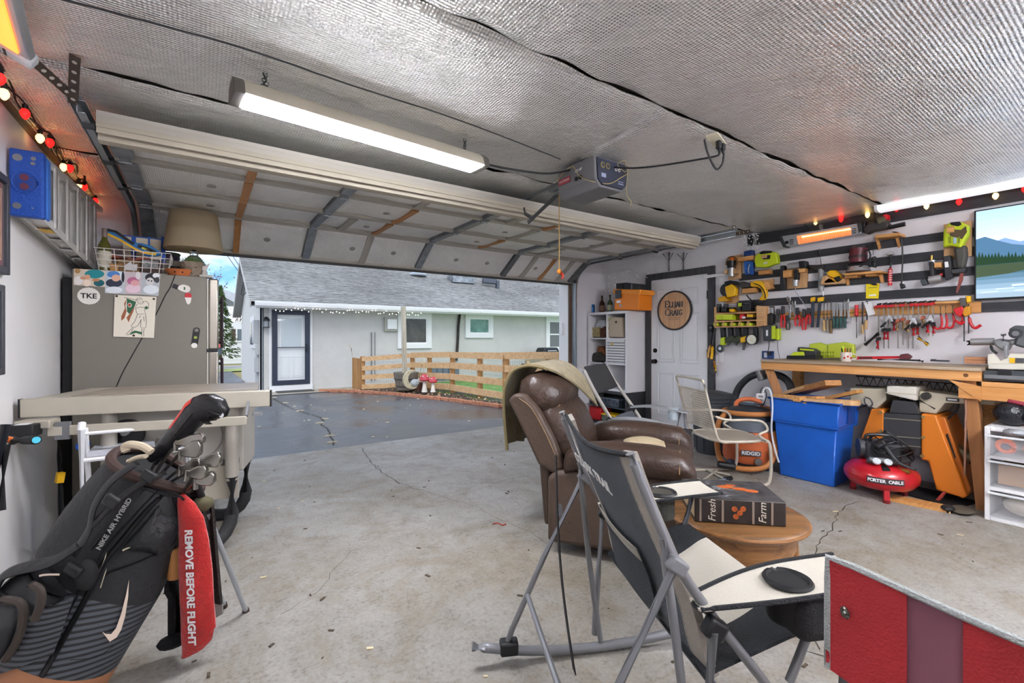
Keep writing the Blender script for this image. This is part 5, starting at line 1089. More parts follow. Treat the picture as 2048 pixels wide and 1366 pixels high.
club('wedge_club','long steel club head highest among the bare irons',352,885,1.66,318,935,1.70,.105,.028,.08)
club('iron_club','squarish rusty iron head below the highest club',362,905,1.65,325,945,1.69,.075,.045,.02)
club('iron_club','dark blade iron standing apart to the right',402,925,1.66,372,975,1.68,.075,.036,.05);club('iron_club','polished round-backed iron near the bag rim',362,935,1.66,335,958,1.69,.075,.034,0);club('iron_club','brightest iron head lying over the rim',375,945,1.64,345,962,1.68,.07,.032,-.1);club('iron_club','lowest iron head beside the stand leg',392,962,1.66,365,985,1.68,.07,.034,.05);club('hybrid_club','dark short hybrid head hidden behind the cream handle',318,905,1.70,308,930,1.72,.05,.04,.9,True)
# driver with its headcover
t=thing('driver_headcover','black leather driver headcover with a red panel rising from the bag','headcover',aD(330,935,1.72));o=Vector(t.location)
hc=[(300,918,9,1.70),(322,902,15,1.69),(345,880,20,1.68),(365,858,22,1.67),(382,838,24,1.66),(397,820,27,1.65),(416,813,28,1.65),(434,817,24,1.65),(447,826,15,1.65),(452,832,5,1.65)]
def hcs(u,a,sc=1.0):
 u=u*(len(hc)-1.001);i=int(u);f=u-i;x,y,h,d=[p_*(1-f)+q_*f for p_,q_ in zip(hc[i],hc[i+1])];dx,dy=hc[i+1][0]-hc[i][0],hc[i+1][1]-hc[i][1];L=math.hypot(dx,dy);px_,py_=-dy/L,dx/L
 c=aD(x,y,d);w=h*d/F*sc;e=(aD(x+px_*10,y+py_*10,d)-c).normalized();return c+e*(w*math.cos(a))-VD*(w*.8*math.sin(a))-o
part('cover',MB().sheet(lambda u,w:hcs(u,2*math.pi*w),32,22),mat('black leather','17171a',.32,bump=(18,.35)),t,ang=80)
part('red_panel',MB().sheet(lambda u,w:hcs(.30+.27*u,math.pi*(.70+.33*w),1.03),10,6),mat('red leather','d6382e',.4),t,ang=80)
part('flap',MB().sheet(lambda u,w:hcs(.52+.42*u,math.pi*(.02+.22*w),1.05+.28*math.sin(math.pi*u)*(1-w)),12,6),mat('black leather','',.3),t,ang=80)
part('piping',MB().tube([hcs(.3+.62*k/20,math.pi*.45,1.03) for k in range(21)],.003,6),BLACK,t);part('snap',MB().cyl(hcs(.93,math.pi*.5,1.0),hcs(.93,math.pi*.5,1.08),.009,n=10),CHROME,t)
part('shaft',MB().cyl(aD(312,928,1.72)-o,hcs(.25,0,0),.0065,n=8),BLACK,t)
# towels hanging at the bag
t=thing('red_towel','red towel streamer lettered REMOVE BEFORE FLIGHT hanging from the bag','towel',aD(375,1005,1.66));o=Vector(t.location)
rw=[(362,988,7,1.67),(372,1006,17,1.66),(382,1035,25,1.65),(388,1080,29,1.65),(391,1140,33,1.65),(394,1200,33,1.65),(397,1255,34,1.65),(394,1290,29,1.65),(386,1306,22,1.65)]
def rws(u,a,sc=1.0):
 u=u*(len(rw)-1.001);i=int(u);f=u-i;x,y,h,d=[p_*(1-f)+q_*f for p_,q_ in zip(rw[i],rw[i+1])];c=aD(x,y,d);w=h*d/F*sc
 return c+RD*(w*math.cos(a))-VD*(w*.45*math.sin(a)*(1+.25*noise.noise((u*1.5,a*1.2,3.))))+Vector((0,0,-.018*math.cos(a)*(u>6)*-1))-o
part('cloth',MB().sheet(lambda u,w:rws(u,2*math.pi*w),40,24),mat('red terry','b01f1c',.9,var=(16,.18),bump=(90,.4),sheen=.3),t,ang=80);part('loop',MB().tube(crv([aD(x,y,1.64)-o for x,y in[(368,1000),(355,990),(335,985),(322,992),(318,1000)]],5),.004,6),BLACK,t)
a,b=rws(.36,math.pi*.5,1.06),rws(.80,math.pi*.5,1.06);ex=(b-a).normalized();ey=(-VD).cross(ex).normalized();text('lettering','REMOVE BEFORE FLIGHT',(b-a).length/9.4*.98,WPLAS,t,TM(a.lerp(b,.47)-VD*.004,ex,ey),bold=.0012)
t=thing('black_towel','dark towel and tan tube bunched behind the red streamer','towel',aD(360,1090,1.75));o=Vector(t.location)
part('cloth',MB().sheet(lambda u,w:aD(318+40*w+(25 if u>.5 else 10)*u+10*math.sin(5*w+u*3),1085+195*u,1.76-.03*math.sin(9*w))-o,16,14,.012),mat('black terry','121214',.95,bump=(80,.5)),t,ang=80);part('tan_tube',MB().cyl(aD(352,1095,1.68)-o,aD(350,1155,1.68)-o,.024,n=14),mat('tan cork','a87440',.7),t)
part('foot_cloth',MB().ball(aD(345,1283,1.72)-o,(.05,.04,.022),12,6),mat('black terry','',.9),t)
t=thing('grey_towel','dark brown mesh towel with a grey corner hanging right of the red streamer','towel',aD(420,1010,1.76));o=Vector(t.location)
part('cloth',MB().sheet(lambda u,w:aD(400+22*w+18*u*w,1005+(195+10*w)*u,1.77-.02*math.sin(6*w))-o,14,8,.01),mat('brown mesh','332d2a',.95,bump=(150,.5)),t,ang=80);part('corner',MB().sheet(lambda u,w:aD(418+26*w,1195+48*u-14*u*w,1.79)-o,6,6,.008),mat('grey terry','8d8a86',.95),t);part('olive_top',MB().ball(aD(404,1008,1.74)-o,(.04,.03,.03),10,6),mat('olive cloth','54503a',.9),t)
# ================================================================== SEATING
def rzc(a):return-34.25+a
LEA=mat('brown leather','3d2e26',.33,var=(7,.18),bump=(26,.35));LEA2=mat('brown leather side','4b3c32',.5,var=(9,.08),bump=(60,.15));STI=mat('tan stitch','8a7152',.8)
rc=thing('recliner','brown leather recliner with rolled arms facing the bench wall','recliner',CF(2.9,.70,0),rzc(-20));rc.scale=(1.05,)*3
def loft(secs,n=24,caps=True):
 """secs: list of (center, halfA vector, halfB vector, power)"""
 mb=MB();vs=[]
 for c,a,b,pw in secs:
  for i in range(n):
   t=2*math.pi*i/n;ct,st_=math.cos(t),math.sin(t)
   vs.append(Vector(c)+Vector(a)*(math.copysign(abs(ct)**(2/pw),ct))+Vector(b)*(math.copysign(abs(st_)**(2/pw),st_)))
 m=len(secs);fs=[(j*n+i,j*n+(i+1)%n,(j+1)*n+(i+1)%n,(j+1)*n+i) for j in range(m-1) for i in range(n)]
 if caps:fs+=[tuple(range(n-1,-1,-1)),tuple((m-1)*n+i for i in range(n))]
 return mb.add(vs,fs)
part('base',MB().bb((-.36,-.36,.05),(.36,.36,.40)),LEA2,rc,bev=.03)
part('seat_cushion',loft([((x,0,.43+.03*math.sin(math.pi*(x+.25)/.7)),(0,.26-.02*(abs(x-.1)>.28),0),(0,0,.085-.03*(abs(x-.1)>.28)),4) for x in(-.25,-.2,-.05,.15,.34,.4)]),LEA,rc,ang=80)
for s in(-1,1):
 y=s*.335
 part('arm_panel',MB().prism([(-.36,.06),(.36,.06),(.40,.30),(.40,.50),(-.30,.46),(-.36,.42)],y-.06,y+.06,ex=(1,0,0),ey=(0,0,1),ez=(0,1,0)),LEA2,rc,bev=.025,seg=3)
 part('arm_roll',loft([((x,y,z),(0,w,0),(0,0,h),2.4) for x,z,w,h in((-.26,.50,.085,.06),(-.2,.535,.10,.075),(-.02,.545,.11,.085),(.2,.54,.112,.085),(.34,.525,.105,.08),(.395,.49,.085,.06),(.41,.45,.06,.04))]),LEA,rc,ang=80)
 part('arm_seam',MB().tube([(.33+.004*math.cos(a),y+.108*math.cos(a),.522+.084*math.sin(a)) for a in[i*.25-.3 for i in range(15)]],.003,5),STI,rc)
 side=[(-.33,.43),(-.27,.47),(-.33,.62),(-.42,.78),(-.50,.865),(-.56,.87),(-.60,.83),(-.52,.68),(-.42,.48)]
 wp=part('back_panel',MB().prism(side,s*.30,s*.375,ez=(0,1,0)),LEA2,rc,bev=.018,seg=3)
 part('panel_stitch',MB().tube(crv([(-.30,s*.378,.50),(-.37,s*.378,.65),(-.455,s*.378,.79),(-.53,s*.378,.845)],4),.0028,5),STI,wp)
part('back_cushion',loft([((-.26,0,.46),(.10,0,.04),(0,.28,0),3),((-.30,0,.56),(.12,0,.05),(0,.30,0),3),((-.37,0,.70),(.125,0,.05),(0,.30,0),3),((-.43,0,.80),(.10,0,.04),(0,.295,0),3)]),LEA,rc,ang=80)
part('head_cushion',loft([((-.40,0,.745),(.10,0,.05),(0,.29,0),3),((-.435,0,.82),(.15,0,.06),(0,.315,0),2.8),((-.475,0,.90),(.135,0,.05),(0,.31,0),2.6),((-.505,0,.955),(.09,0,.035),(0,.28,0),2.4),((-.515,0,.975),(.03,0,.01),(0,.2,0),2.2)]),LEA,rc,ang=80)
part('back_seam',MB().tube(crv([(-.325,y,.79+.03*math.cos(y*5)) for y in(-.29,-.15,0,.15,.29)],5),.003,5),STI,rc)
part('rear_panel',MB().prism([(-.40,.12),(-.36,.12),(-.36,.46),(-.55,.80),(-.59,.80),(-.43,.46)],-.32,.32,ez=(0,1,0)),LEA2,rc,bev=.02)
part('lever',MB().tube([(.02,-.40,.36),(.14,-.41,.38),(.2,-.41,.37)],.012,8),BLACK,rc)
# towel over the back
tw=thing('tan_towel','worn tan towel draped over the recliner headrest','towel',rc.location,rzc(-20));tw.scale=(1.05,)*3
prof=[(-.20,.70),(-.24,.80),(-.295,.90),(-.39,.985),(-.51,1.01),(-.615,.97),(-.665,.87),(-.675,.74),(-.67,.6),(-.665,.49)]
PR=crv([(x,0,z) for x,z in prof],4)
def towel(u,w):
 u=.34*(1-w)+(1-.34*(1-w))*u
 k=u*(len(PR)-1.001);i=int(k);p=PR[i].lerp(PR[i+1],k-i);y=-.24+.58*w
 wv=.014*math.sin(w*21+u*2)*max(0,u-.5)*2
 return(p.x+wv-.01,y+(.05-.05*w)*max(0,u-.5),p.z+.012+(.02*math.sin(w*7) if u>.98 else 0))
part('cloth',MB().sheet(towel,40,26,.012),mat('tan terry','8d805f',.95,var=(24,.3),bump=(140,.6),sheen=.2),tw,ang=80)
part('hem',MB().tube([Vector(towel(k/30,0)) for k in range(31)],.009,6),mat('tan hem','7a6d4c',.95),tw)
# small pillow
pl=thing('small_pillow','small beige pillow on the recliner seat','pillow',CF(2.93,.85,.545),rzc(-15));part('cushion',MB().sheet(lambda u,w:((u-.5)*.26,(w-.5)*.22,.02+.045*(16*u*(1-u)*w*(1-w))**.6),14,12),mat('beige pillow','a8977a',.9,bump=(40,.3)),pl,ang=80);part('pillow_under',MB().sheet(lambda u,w:((u-.5)*.26,(w-.5)*.22,.02-.03*(16*u*(1-u)*w*(1-w))**.6),10,8),mat('beige pillow','',1),pl,ang=80)
# ------------------------------------------------------------------ rocking camp chair in front
TUB=mat('grey chair tube','85868a',.38,.5);MESHN=mat('navy mesh','5b6168',.7,bump=(320,.8));CREAMF=mat('cream fabric','bdb7aa',.85,bump=(260,.35));TRIM=mat('dark weave trim','2d3034',.8,bump=(300,.9));TAUP=mat('taupe sleeve','9a938a',.75,bump=(200,.3))
ck=thing('rocking_camp_chair','grey mesh and cream folding rocking camp chair in the foreground','camp chair',CF(1.47,.478,0),rzc(9));W2=.335
X=lambda lat:lat-.5
def S(lat,s,z,dy=0):return Vector((X(lat),s*(W2+dy),z))
for s in(-1,1):
 part('back_post',MB().tube(crv([S(.26,s*.95,.965),S(.30,s*.97,.86),S(.365,s,.71),S(.45,s,.58),S(.60,s,.39),S(.745,s,.20),S(.83,s,.07)],4),.0125,10),TUB,ck)
 part('rear_leg',MB().tube([S(.355,s,.695,.02),S(.20,s,.40,.02),S(.07,s,.12,.02),S(.05,s,.06,.02)],.011,10),TUB,ck)
 part('cross_leg',MB().tube(crv([S(.335,s,.76,.0),S(.36,s,.55,.012),S(.39,s,.3,.02),S(.43,s,.04,.02)],4),.011,10),TUB,ck)
 part('arm_support',MB().tube([S(.445,s,.545,.04),S(.425,s,.30,.04),S(.41,s,.06,.04)],.012,10),TUB,ck)
 part('front_leg',MB().tube([S(.80,s,.62,-.02),S(.765,s,.49,-.02),S(.70,s,.35,-.02)],.011,10),TUB,ck)
 part('hub',MB().box(S(.362,s,.70,.012),(.05,.045,.035),(0,35,0)),mat('grey joint','77787c',.5),ck,bev=.006)
 part('arm_pivot',MB().box(S(.455,s,.545,.03),(.055,.035,.05),(0,30,0)),BLACK,ck,bev=.01);part('pivot_washer',MB().torus(S(.445,s,.585),.024,.006,(0,0,1),16,6),BLACK,ck)
 part('rocker_rail',MB().tube(crv([S(-.08,s,.075,.02),S(.15,s,.035,.02),S(.40,s,.022,.02),S(.65,s,.035,.02),S(.9,s,.075,.02)],5),.018,10),TUB,ck);part('rail_block',MB().box(S(.06,s,.06,.02),(.07,.05,.05)),BLACK,ck,bev=.008)
 for xx in(.47,.72):part('rivet',MB().cyl(S(xx,s,.55 if xx<.5 else .232,.012*s*s+.04),S(xx,s,.55 if xx<.5 else .232,.052),.006,n=8),CHROME,ck)
 def arm(u,w,s=s):x=X(.42)+.47*u;wd=.03+.052*math.sin(min(1,u*1.5)*math.pi/2);return(x,s*W2+(w-.5)*2*wd,.588+.045*u+.01*math.sin(u*3)+.006*(2*w-1)**2)
 am=part('armrest',MB().sheet(arm,18,8,.006),CREAMF,ck,ang=80)
 for w in(0,1):part('arm_trim',MB().tube([arm(k/16,w) for k in range(17)],.006,6),TRIM,am)
 c=Vector(arm(.55,.5));part('cup_ring',MB().torus(c+Vector((0,0,.006)),.052,.007,(0,0,1),24,6),BLACK,am)
 part('cup_well',MB().lathe([(.05,0),(.05,-.085),(.046,-.095),(0,-.095)],c+Vector((0,0,.002)),20),mat('cup mesh','4f4d47',.7,bump=(300,.7)) if s>0 else DBLACK,am);part('cup_mouth',MB().cyl(c+Vector((0,0,.0035)),c+Vector((0,0,.006)),.049,n=24),mat('cup shade','3a362f',.9) if s>0 else DBLACK,am)
part('cooler_pouch',MB().bb((X(.66),-W2-.07,.50),(X(.90),-W2+.02,.615)),mat('black pouch','1a1a1c',.75,bump=(220,.4)),ck,bev=.03,seg=3)
def sling(u,w,bulge=1):
 P=crv([S(.27,0,.955),S(.315,0,.83),S(.375,0,.69),S(.43,0,.56),S(.455,0,.45),S(.475,0,.39)],4);k=w*(len(P)-1.001);i=int(k);p=P[i].lerp(P[i+1],k-i)
 hw=(.295+.03*w);return(p.x-.018*math.sin(math.pi*u)*bulge,(u-.5)*2*hw,p.z+.03*(math.cos(2*math.pi*u)-1)*-.5*0-.035*math.sin(math.pi*u)*(1-w))
bs=part('back_sling',MB().sheet(lambda u,w:sling(.1+.8*u,w),20,26,.004),MESHN,ck,ang=80)
for a,b in((0,.11),(.89,1)):part('back_sleeve',MB().sheet(lambda u,w,a=a,b=b:sling(a+(b-a)*u,w),5,26,.022),TAUP,ck,ang=80)
part('top_trim',MB().tube([sling(k/20,0) for k in range(21)],.008,6),TRIM,ck)
part('mesh_pocket',MB().sheet(lambda u,w:Vector(sling(.3+.55*u,.50+.4*w))+Vector((-.014,0,0)),10,10),mat('slate mesh pocket','474c53',.75,bump=(240,1)),ck,ang=80);part('pocket_hem',MB().sheet(lambda u,w:Vector(sling(.3+.55*u,.46+.06*w))+Vector((-.017,0,0)),10,3,.003),mat('cream mesh hem','a8a498',.8,bump=(300,.6)),ck,ang=80)
# printed logo on the outside of the back
lg=[Vector(sling(u,w))+Vector((-.010,0,-.002)) for u,w in((.80,.05),(.79,.1),(.75,.11),(.765,.155),(.735,.17),(.815,.175),(.83,.115))];part('logo_print',MB().add(lg,[tuple(range(len(lg)))]),mat('white logo','dcdcd8',.6),bs)
a,b=Vector(sling(.72,.125)),Vector(sling(.22,.165));ex=(b-a).normalized();dn=(Vector(sling(.47,.2))-Vector(sling(.47,.1))).normalized();ey=(-dn-ex*(-dn).dot(ex)).normalized();mid=Vector(sling(.47,.15))+Vector((-.022,0,0))
text('lettering','OZARK TRAIL',(b-a).length/6.3,mat('white logo','',.6),bs,TM(mid,ex,ey),bold=.0008)
def seat(u,w):x=.455+.325*w;return(X(x),(u-.5)*2*(W2-.005),.40+.10*w-.045*math.sin(math.pi*u)*math.sin(math.pi*min(1,w*1.1)))
part('seat_center',MB().sheet(lambda u,w:seat(.22+.56*u,w),14,16,.006),CREAMF,ck,ang=80)
for a,b in((0,.22),(.78,1)):part('seat_border',MB().sheet(lambda u,w,a=a,b=b:seat(a+(b-a)*u,w),6,16,.008),mat('black weave','33363b',.7,bump=(260,.9)),ck,ang=80)
part('seat_rear_trim',MB().tube([seat(k/16,0) for k in range(17)],.006,6),TRIM,ck);part('seat_tube',MB().cyl(S(.775,-1,.485),S(.775,1,.485),.011,n=8),TUB,ck)
part('lower_bar',MB().cyl(S(.13,-1,.26),S(.13,1,.26),.010,n=8),TUB,ck);part('seat_rear_bar',MB().cyl(S(.47,-1,.385),S(.47,1,.385),.010,n=8),TUB,ck)
sp=part('carry_strap',MB().sheet(lambda u,w:(X(.235)+.045*w-.02*math.sin(3*w),.315-.10*w+(u-.5)*(.018+.02*w),.80-.76*w),2,20,.003),mat('black strap','15161a',.7),ck,ang=80);part('strap_buckle',MB().box((X(.243),.285,.60),(.012,.03,.04)),mat('grey buckle','85898f',.5),sp)
# ------------------------------------------------------------------ red camp chair at the corner
rd_=thing('red_camp_chair','red folding camp chair with a mauve stripe at the lower right corner','camp chair',CF(.62,.80,0),0);o=Vector(rd_.location)
A0,A1=CF(.85,.59,0),CF(.38,.83,0)
def rb_(u,z,off=0):p=A0.lerp(A1,u);n_=Vector(((A1-A0).y,-(A1-A0).x,0)).normalized();c=.05*math.sin(math.pi*u);q=p-n_*(off-c)*-1;return Vector((p.x,p.y,0))+RD*(c+off)+Vector((0,0,z))-o
zt=lambda u:.84-.035*math.sin(math.pi*u);zb=lambda u:.635-.05*math.sin(math.pi*u)
REDF=mat('red canvas','a3262c',.75,bump=(220,.25),var=(5,.1));MAUV=mat('mauve lining','80505e',.8)
for nm,u0,u1,m,off in(('back_panel',0,.19,REDF,-.004),('stripe',.15,.33,MAUV,.006),('back_panel',.30,1,REDF,0)):
 part(nm,MB().sheet(lambda u,w,u0=u0,u1=u1,off=off:rb_(u0+(u1-u0)*u,zb(u0+(u1-u0)*u)*(1-w)+zt(u0+(u1-u0)*u)*w,off),14,10,.004),m,rd_,ang=80)
part('piping',MB().tube([rb_(0,zb(0))]+[rb_(0,zb(0)+(zt(0)-zb(0))*k/5) for k in range(1,6)]+[rb_(k/16,zt(k/16)+.004) for k in range(1,17)],.0065,6),mat('grey piping','a3a8a6',.7,bump=(260,.6)),rd_)
part('back_sleeve',MB().sheet(lambda u,w:rb_(.30+.3*u,zb(.4)-.14*(1-w)-.02*u,.01),8,6,.004),mat('taupe lining','6e6a62',.8),rd_,ang=80);part('stripe',MB().sheet(lambda u,w:rb_(.15+.17*u,zb(.2)-.16*(1-w),.012),6,6,.004),MAUV,rd_,ang=80)
part('eyelet',MB().torus(rb_(.055,.752,-.009),.0075,.003,RD,16,6),mat('eyelet','6a665f',.3,.8),rd_);part('eyelet_stud',MB().ball(rb_(.055,.752,-.008),.004,8,5),CHROME,rd_)
for u in(.03,.97):part('back_post',MB().tube([rb_(u,.82,.018),rb_(u,.62,.012),rb_(u,.06,-.02)],.012,10),mat('dark grey tube','55565a',.35,.5),rd_)
for u in(.03,.97):part('front_leg',MB().tube([rb_(u,.44,.40),rb_(u,.03,.46)],.011,8),mat('dark grey tube','',0),rd_);part('cross_leg',MB().tube([rb_(u,.44,.40),rb_(u,.03,.0)],.011,8),mat('dark grey tube','',0),rd_)
part('seat',MB().sheet(lambda u,w:rb_(.04+.92*u,.44-.04*math.sin(math.pi*u)+.02*w,.03+.38*w),10,10,.005),REDF,rd_,ang=80)
for u in(.03,.97):part('armrest',MB().tube(crv([rb_(u,.62,.01),rb_(u,.645,.12),rb_(u,.66,.26),rb_(u,.655,.33),rb_(u,.62,.365),rb_(u,.5,.385),rb_(u,.44,.40)],5),.013,8),BLACK,rd_)
# ------------------------------------------------------------------ round oak table with a book box
OAK=wood('oak','a06e3c','6a431f',5,0,.42,coat=.2);OAKT=wood('oak top','94683a','4f351d',3,0,.4,coat=.25)
tb=thing('oak_side_table','round oak side table with curved legs in front of the recliner','side table',CF(2.05,.998,0),rzc(0));tzz=.472
part('top',MB().lathe([(0,0),(.275,0),(.288,.012),(.292,.024),(.284,.032),(.27,.036),(0,.036)],(0,0,tzz-.036),48),OAKT,tb)
part('top_edge',MB().torus((0,0,tzz-.016),.289,.008,n=48,m=8),OAK,tb)
apr=[]
for i in range(48):
 a=2*math.pi*i/48;apr.append(.07+.035*abs(math.cos(2*a)))
mb=MB();mb.add([(.225*math.cos(2*math.pi*i/48),.225*math.sin(2*math.pi*i/48),tzz-.036) for i in range(48)]+[(.225*math.cos(2*math.pi*i/48),.225*math.sin(2*math.pi*i/48),tzz-.036-apr[i]) for i in range(48)],[(i,(i+1)%48,48+(i+1)%48,48+i) for i in range(48)]);ap_=part('apron',mb,OAK,tb,ang=60);sm_=ap_.modifiers.new('solid','SOLIDIFY');sm_.thickness=.02;sm_.offset=1
for k in range(4):
 a=R_(45+90*k+8);e=Vector((math.cos(a),math.sin(a),0));prof=[(.205,.455,.032),(.215,.38,.034),(.222,.30,.03),(.215,.2,.024),(.205,.1,.019),(.21,.04,.022),(.225,.0,.026)]
 part('leg',MB().tube(crv([e*r+Vector((0,0,z)) for r,z,_ in prof],3),[.032,.033,.0335,.034,.033,.032,.03,.028,.026,.024,.022,.021,.019,.02,.021,.022,.0235,.025,.026],12),OAK,tb)
bk=thing('book_box','thick dark book box titled Fresh Farm on the oak table','book',CF(2.02,.968,tzz+.001),rzc(-9));bk.scale=(1.04,)*3;BKM=mat('dark book cover','2e2724',.45,var=(14,.4))
part('box',MB().bb((-.165,-.11,.004),(.165,.13,.088)),mat('book pages','a08a6c',.8),bk);part('cover_top',MB().bb((-.172,-.118,.088),(.172,.136,.096)),mat('printed cover','3b3a3c',.4,var=(22,.9)),bk,bev=.002)
part('spine',MB().bb((-.172,-.124,.0),(.172,-.112,.096)),BKM,bk,bev=.004);part('cover_bottom',MB().bb((-.172,-.118,0),(.172,.136,.005)),BKM,bk)
for x in(-.15,-.065,.05,.09+.03):part('spine_band',MB().bb((x-.004,-.1255,.004),(x+.004,-.124,.092)),mat('spine band','8d7d70',.5),bk)
IV=mat('ivory letter','d8cdbc',.5);text('lettering','Fresh',.04,IV,bk,TM((-.105,-.1258,.05),(0,0,1),(-1,0,0)),shear=.25);text('lettering','Farm',.04,IV,bk,TM((.085,-.1258,.05),(0,0,1),(-1,0,0)),shear=.25)
PUMP=mat('pumpkin print','a8511f',.5,var=(40,.4))
for x,y,r in((-.01,.04,.032),(.045,.02,.03),(.085,.0,.028),(.02,.065,.022)):part('cover_print',MB().lathe([(r,0),(r*.9,.0006),(0,.0008)],(x,y,.0965),16,sy=.7),PUMP,bk)
for x,z in((-.02,.06),(.0,.045),(-.015,.03),(.012,.062)):part('spine_print',MB().cyl((x,-.1252,z),(x,-.124,z),.011,n=12),PUMP,bk)
q=random.Random(4)
for k in range(16):
 x,y=q.uniform(-.14,.0),q.uniform(-.09,.1);a=q.uniform(0,6);part('cover_scroll',MB().tube(crv([(x,y,.0966),(x+.03*math.cos(a),y+.02*math.sin(a),.0966),(x+.05*math.cos(a+.9),y+.035*math.sin(a+.9),.0966)],3),.0016,4,flat=.3),mat('pale scroll','9aa0a2',.5),bk)
# ------------------------------------------------------------------ tall camp chair by the shelf
cc=thing('tall_camp_chair','grey tall-back camp chair between the recliner and the side door','camp chair',CF(3.70,1.15,0),rzc(-28));GF=mat('black canvas','2b2b2d',.8,bump=(120,.3));GF2=mat('grey canvas','74767a',.8)
for s in(-1,1):
 y=s*.36
 part('back_post',MB().tube(crv([(-.50,y*.85,1.02),(-.40,y*.9,.84),(-.25,y,.62),(-.12,y,.42)],4),.015,8),mat('pale pole sleeve','a09c95',.6),cc);part('leg',MB().tube([(-.28,y,.60),(.05,y,.22),(.24,y,.02)],.012,8),TUB,cc);part('leg',MB().tube([(.16,y,.62),(.12,y,.40),(-.1,y,.2),(-.30,y,.02)],.012,8),TUB,cc)
 part('armrest',MB().sheet(lambda u,w,y=y:(-.27+.50*u,y+(w-.5)*(.05+.06*math.sin(3*u)),.625+.02*math.sin(4*u)),10,4,.014),mat('grey arm fabric','8c8e90',.8),cc,ang=80);part('arm_hub',MB().box((-.26,y,.60),(.06,.05,.07),(0,30,0)),BLACK,cc,bev=.01);part('arm_post',MB().cyl((.19,y,.62),(.21,y,.40),.012,n=8),TUB,cc)
part('head_panel',MB().sheet(lambda u,w:(-.50+.12*w,(u-.5)*.6,1.01-.21*w),8,8,.012),GF,cc,ang=80);part('back_sling',MB().sheet(lambda u,w:(-.25+.125*w-.05*math.sin(math.pi*u),(u-.5)*.62,.59-.21*w),8,8,.008),mat('slate canvas','4d5157',.8),cc,ang=80)
part('seat_sling',MB().sheet(lambda u,w:(-.13+.38*w,(u-.5)*.68,.38+.07*w-.05*math.sin(math.pi*u)),10,8,.01),GF2,cc,ang=80);part('seat_band',MB().sheet(lambda u,w:(.18+.08*w,(u-.5)*.7,.455-.045*math.sin(math.pi*u)),10,3,.012),GF,cc,ang=80)
part('cup_holder',MB().lathe([(.045,0),(.042,-.1),(0,-.1)],(.1,.36,.635),14),mat('pale mesh','a5b0b6',.7),cc);part('tumbler',MB().lathe([(0,0),(.03,0),(.034,.1),(0,.1)],(-.17,-.3,.5),14),STEEL,cc)
# ------------------------------------------------------------------ cream metal patio chair
pc=thing('patio_chair','cream metal spring patio chair with a lattice back','patio chair',CF(4.03,1.90,0),rzc(6));CT=mat('cream metal','bfb6a6',.5,.2,var=(12,.1));LAT=mat('cream mesh seat','a79e8e',.6)
for s in(-1,1):
 y=s*.24
 part('side_tube',MB().tube(crv([(-.34,y,.86),(-.30,y,.70),(-.25,y,.5),(-.2,y,.39),(-.05,y,.38)],5),.011,8),CT,pc)
 part('arm_tube',MB().tube(crv([(-.26,y,.60),(-.15,y*1.08,.57),(.05,y*1.1,.565),(.16,y*1.1,.545),(.20,y*1.1,.48),(.13,y*1.08,.44),(.2,y*1.05,.39)],5),.010,8),CT,pc)
 part('sled_leg',MB().tube(crv([(.18,y,.385),(.235,y,.36),(.25,y,.2),(.24,y,.06),(.19,y,.012),(-.0,y,.012),(-.28,y,.012)],6),.013,8),CT,pc)
part('top_tube',MB().tube(crv([(-.34,-.24,.86),(-.348,-.235,.885),(-.352,-.2,.895),(-.354,0,.90),(-.352,.2,.895),(-.348,.235,.885),(-.34,.24,.86)],4),.011,8),CT,pc);part('back_rail',MB().cyl((-.32,-.24,.80),(-.32,.24,.80),.009,n=8),CT,pc);part('back_rail',MB().cyl((-.245,-.24,.47),(-.245,.24,.47),.009,n=8),CT,pc)
part('sled_bar',MB().cyl((-.28,-.24,.012),(-.28,.24,.012),.012,n=8),CT,pc);part('sled_bar',MB().cyl((-.05,-.24,.012),(-.05,.24,.012),.010,n=8),CT,pc)
mb=MB()
for k in range(15):u=(k+1)/16;mb.bar((-.32+.075*u,-.24,.80-.33*u),(-.32+.075*u,.24,.80-.33*u),.009,.003)
for k in range(21):y=-.24+.48*(k+1)/22;mb.bar((-.32,y,.80),(-.245,y,.47),.009,.003,up=(1,0,0))
part('lattice',mb,CT,pc,kind='stuff');part('seat',loft([((.0,0,z),(.235,0,0),(0,.255,0),3.2) for z in(.375,.387)],36),LAT,pc,ang=60);part('seat_rim',MB().tube([((.235)*math.copysign(abs(math.cos(t))**.625,math.cos(t)),.255*math.copysign(abs(math.sin(t))**.625,math.sin(t)),.384) for t in[i*math.pi/24 for i in range(48)]],.012,8,closed=True),CT,pc)
fb=thing('floor_pipe_frame','cream and grey pipe frame lying on the floor by the patio chair','frame',aZ(1430,955,0));part('pipe',MB().cyl(aZ(1385,975,.015)-fb.location,aZ(1455,958,.02)-fb.location,.014,n=10),mat('blue grey pipe','78848f',.4,.4),fb);part('pipe_cap',MB().cyl(aZ(1450,959,.02)-fb.location,aZ(1462,956,.02)-fb.location,.02,n=10),BLACK,fb)
for a,b in(((1388,935),(1460,950)),((1400,965),(1440,936))):part('bar',MB().cyl(aZ(*a,.012)-fb.location,aZ(*b,.012)-fb.location,.010,n=8),CT,fb)
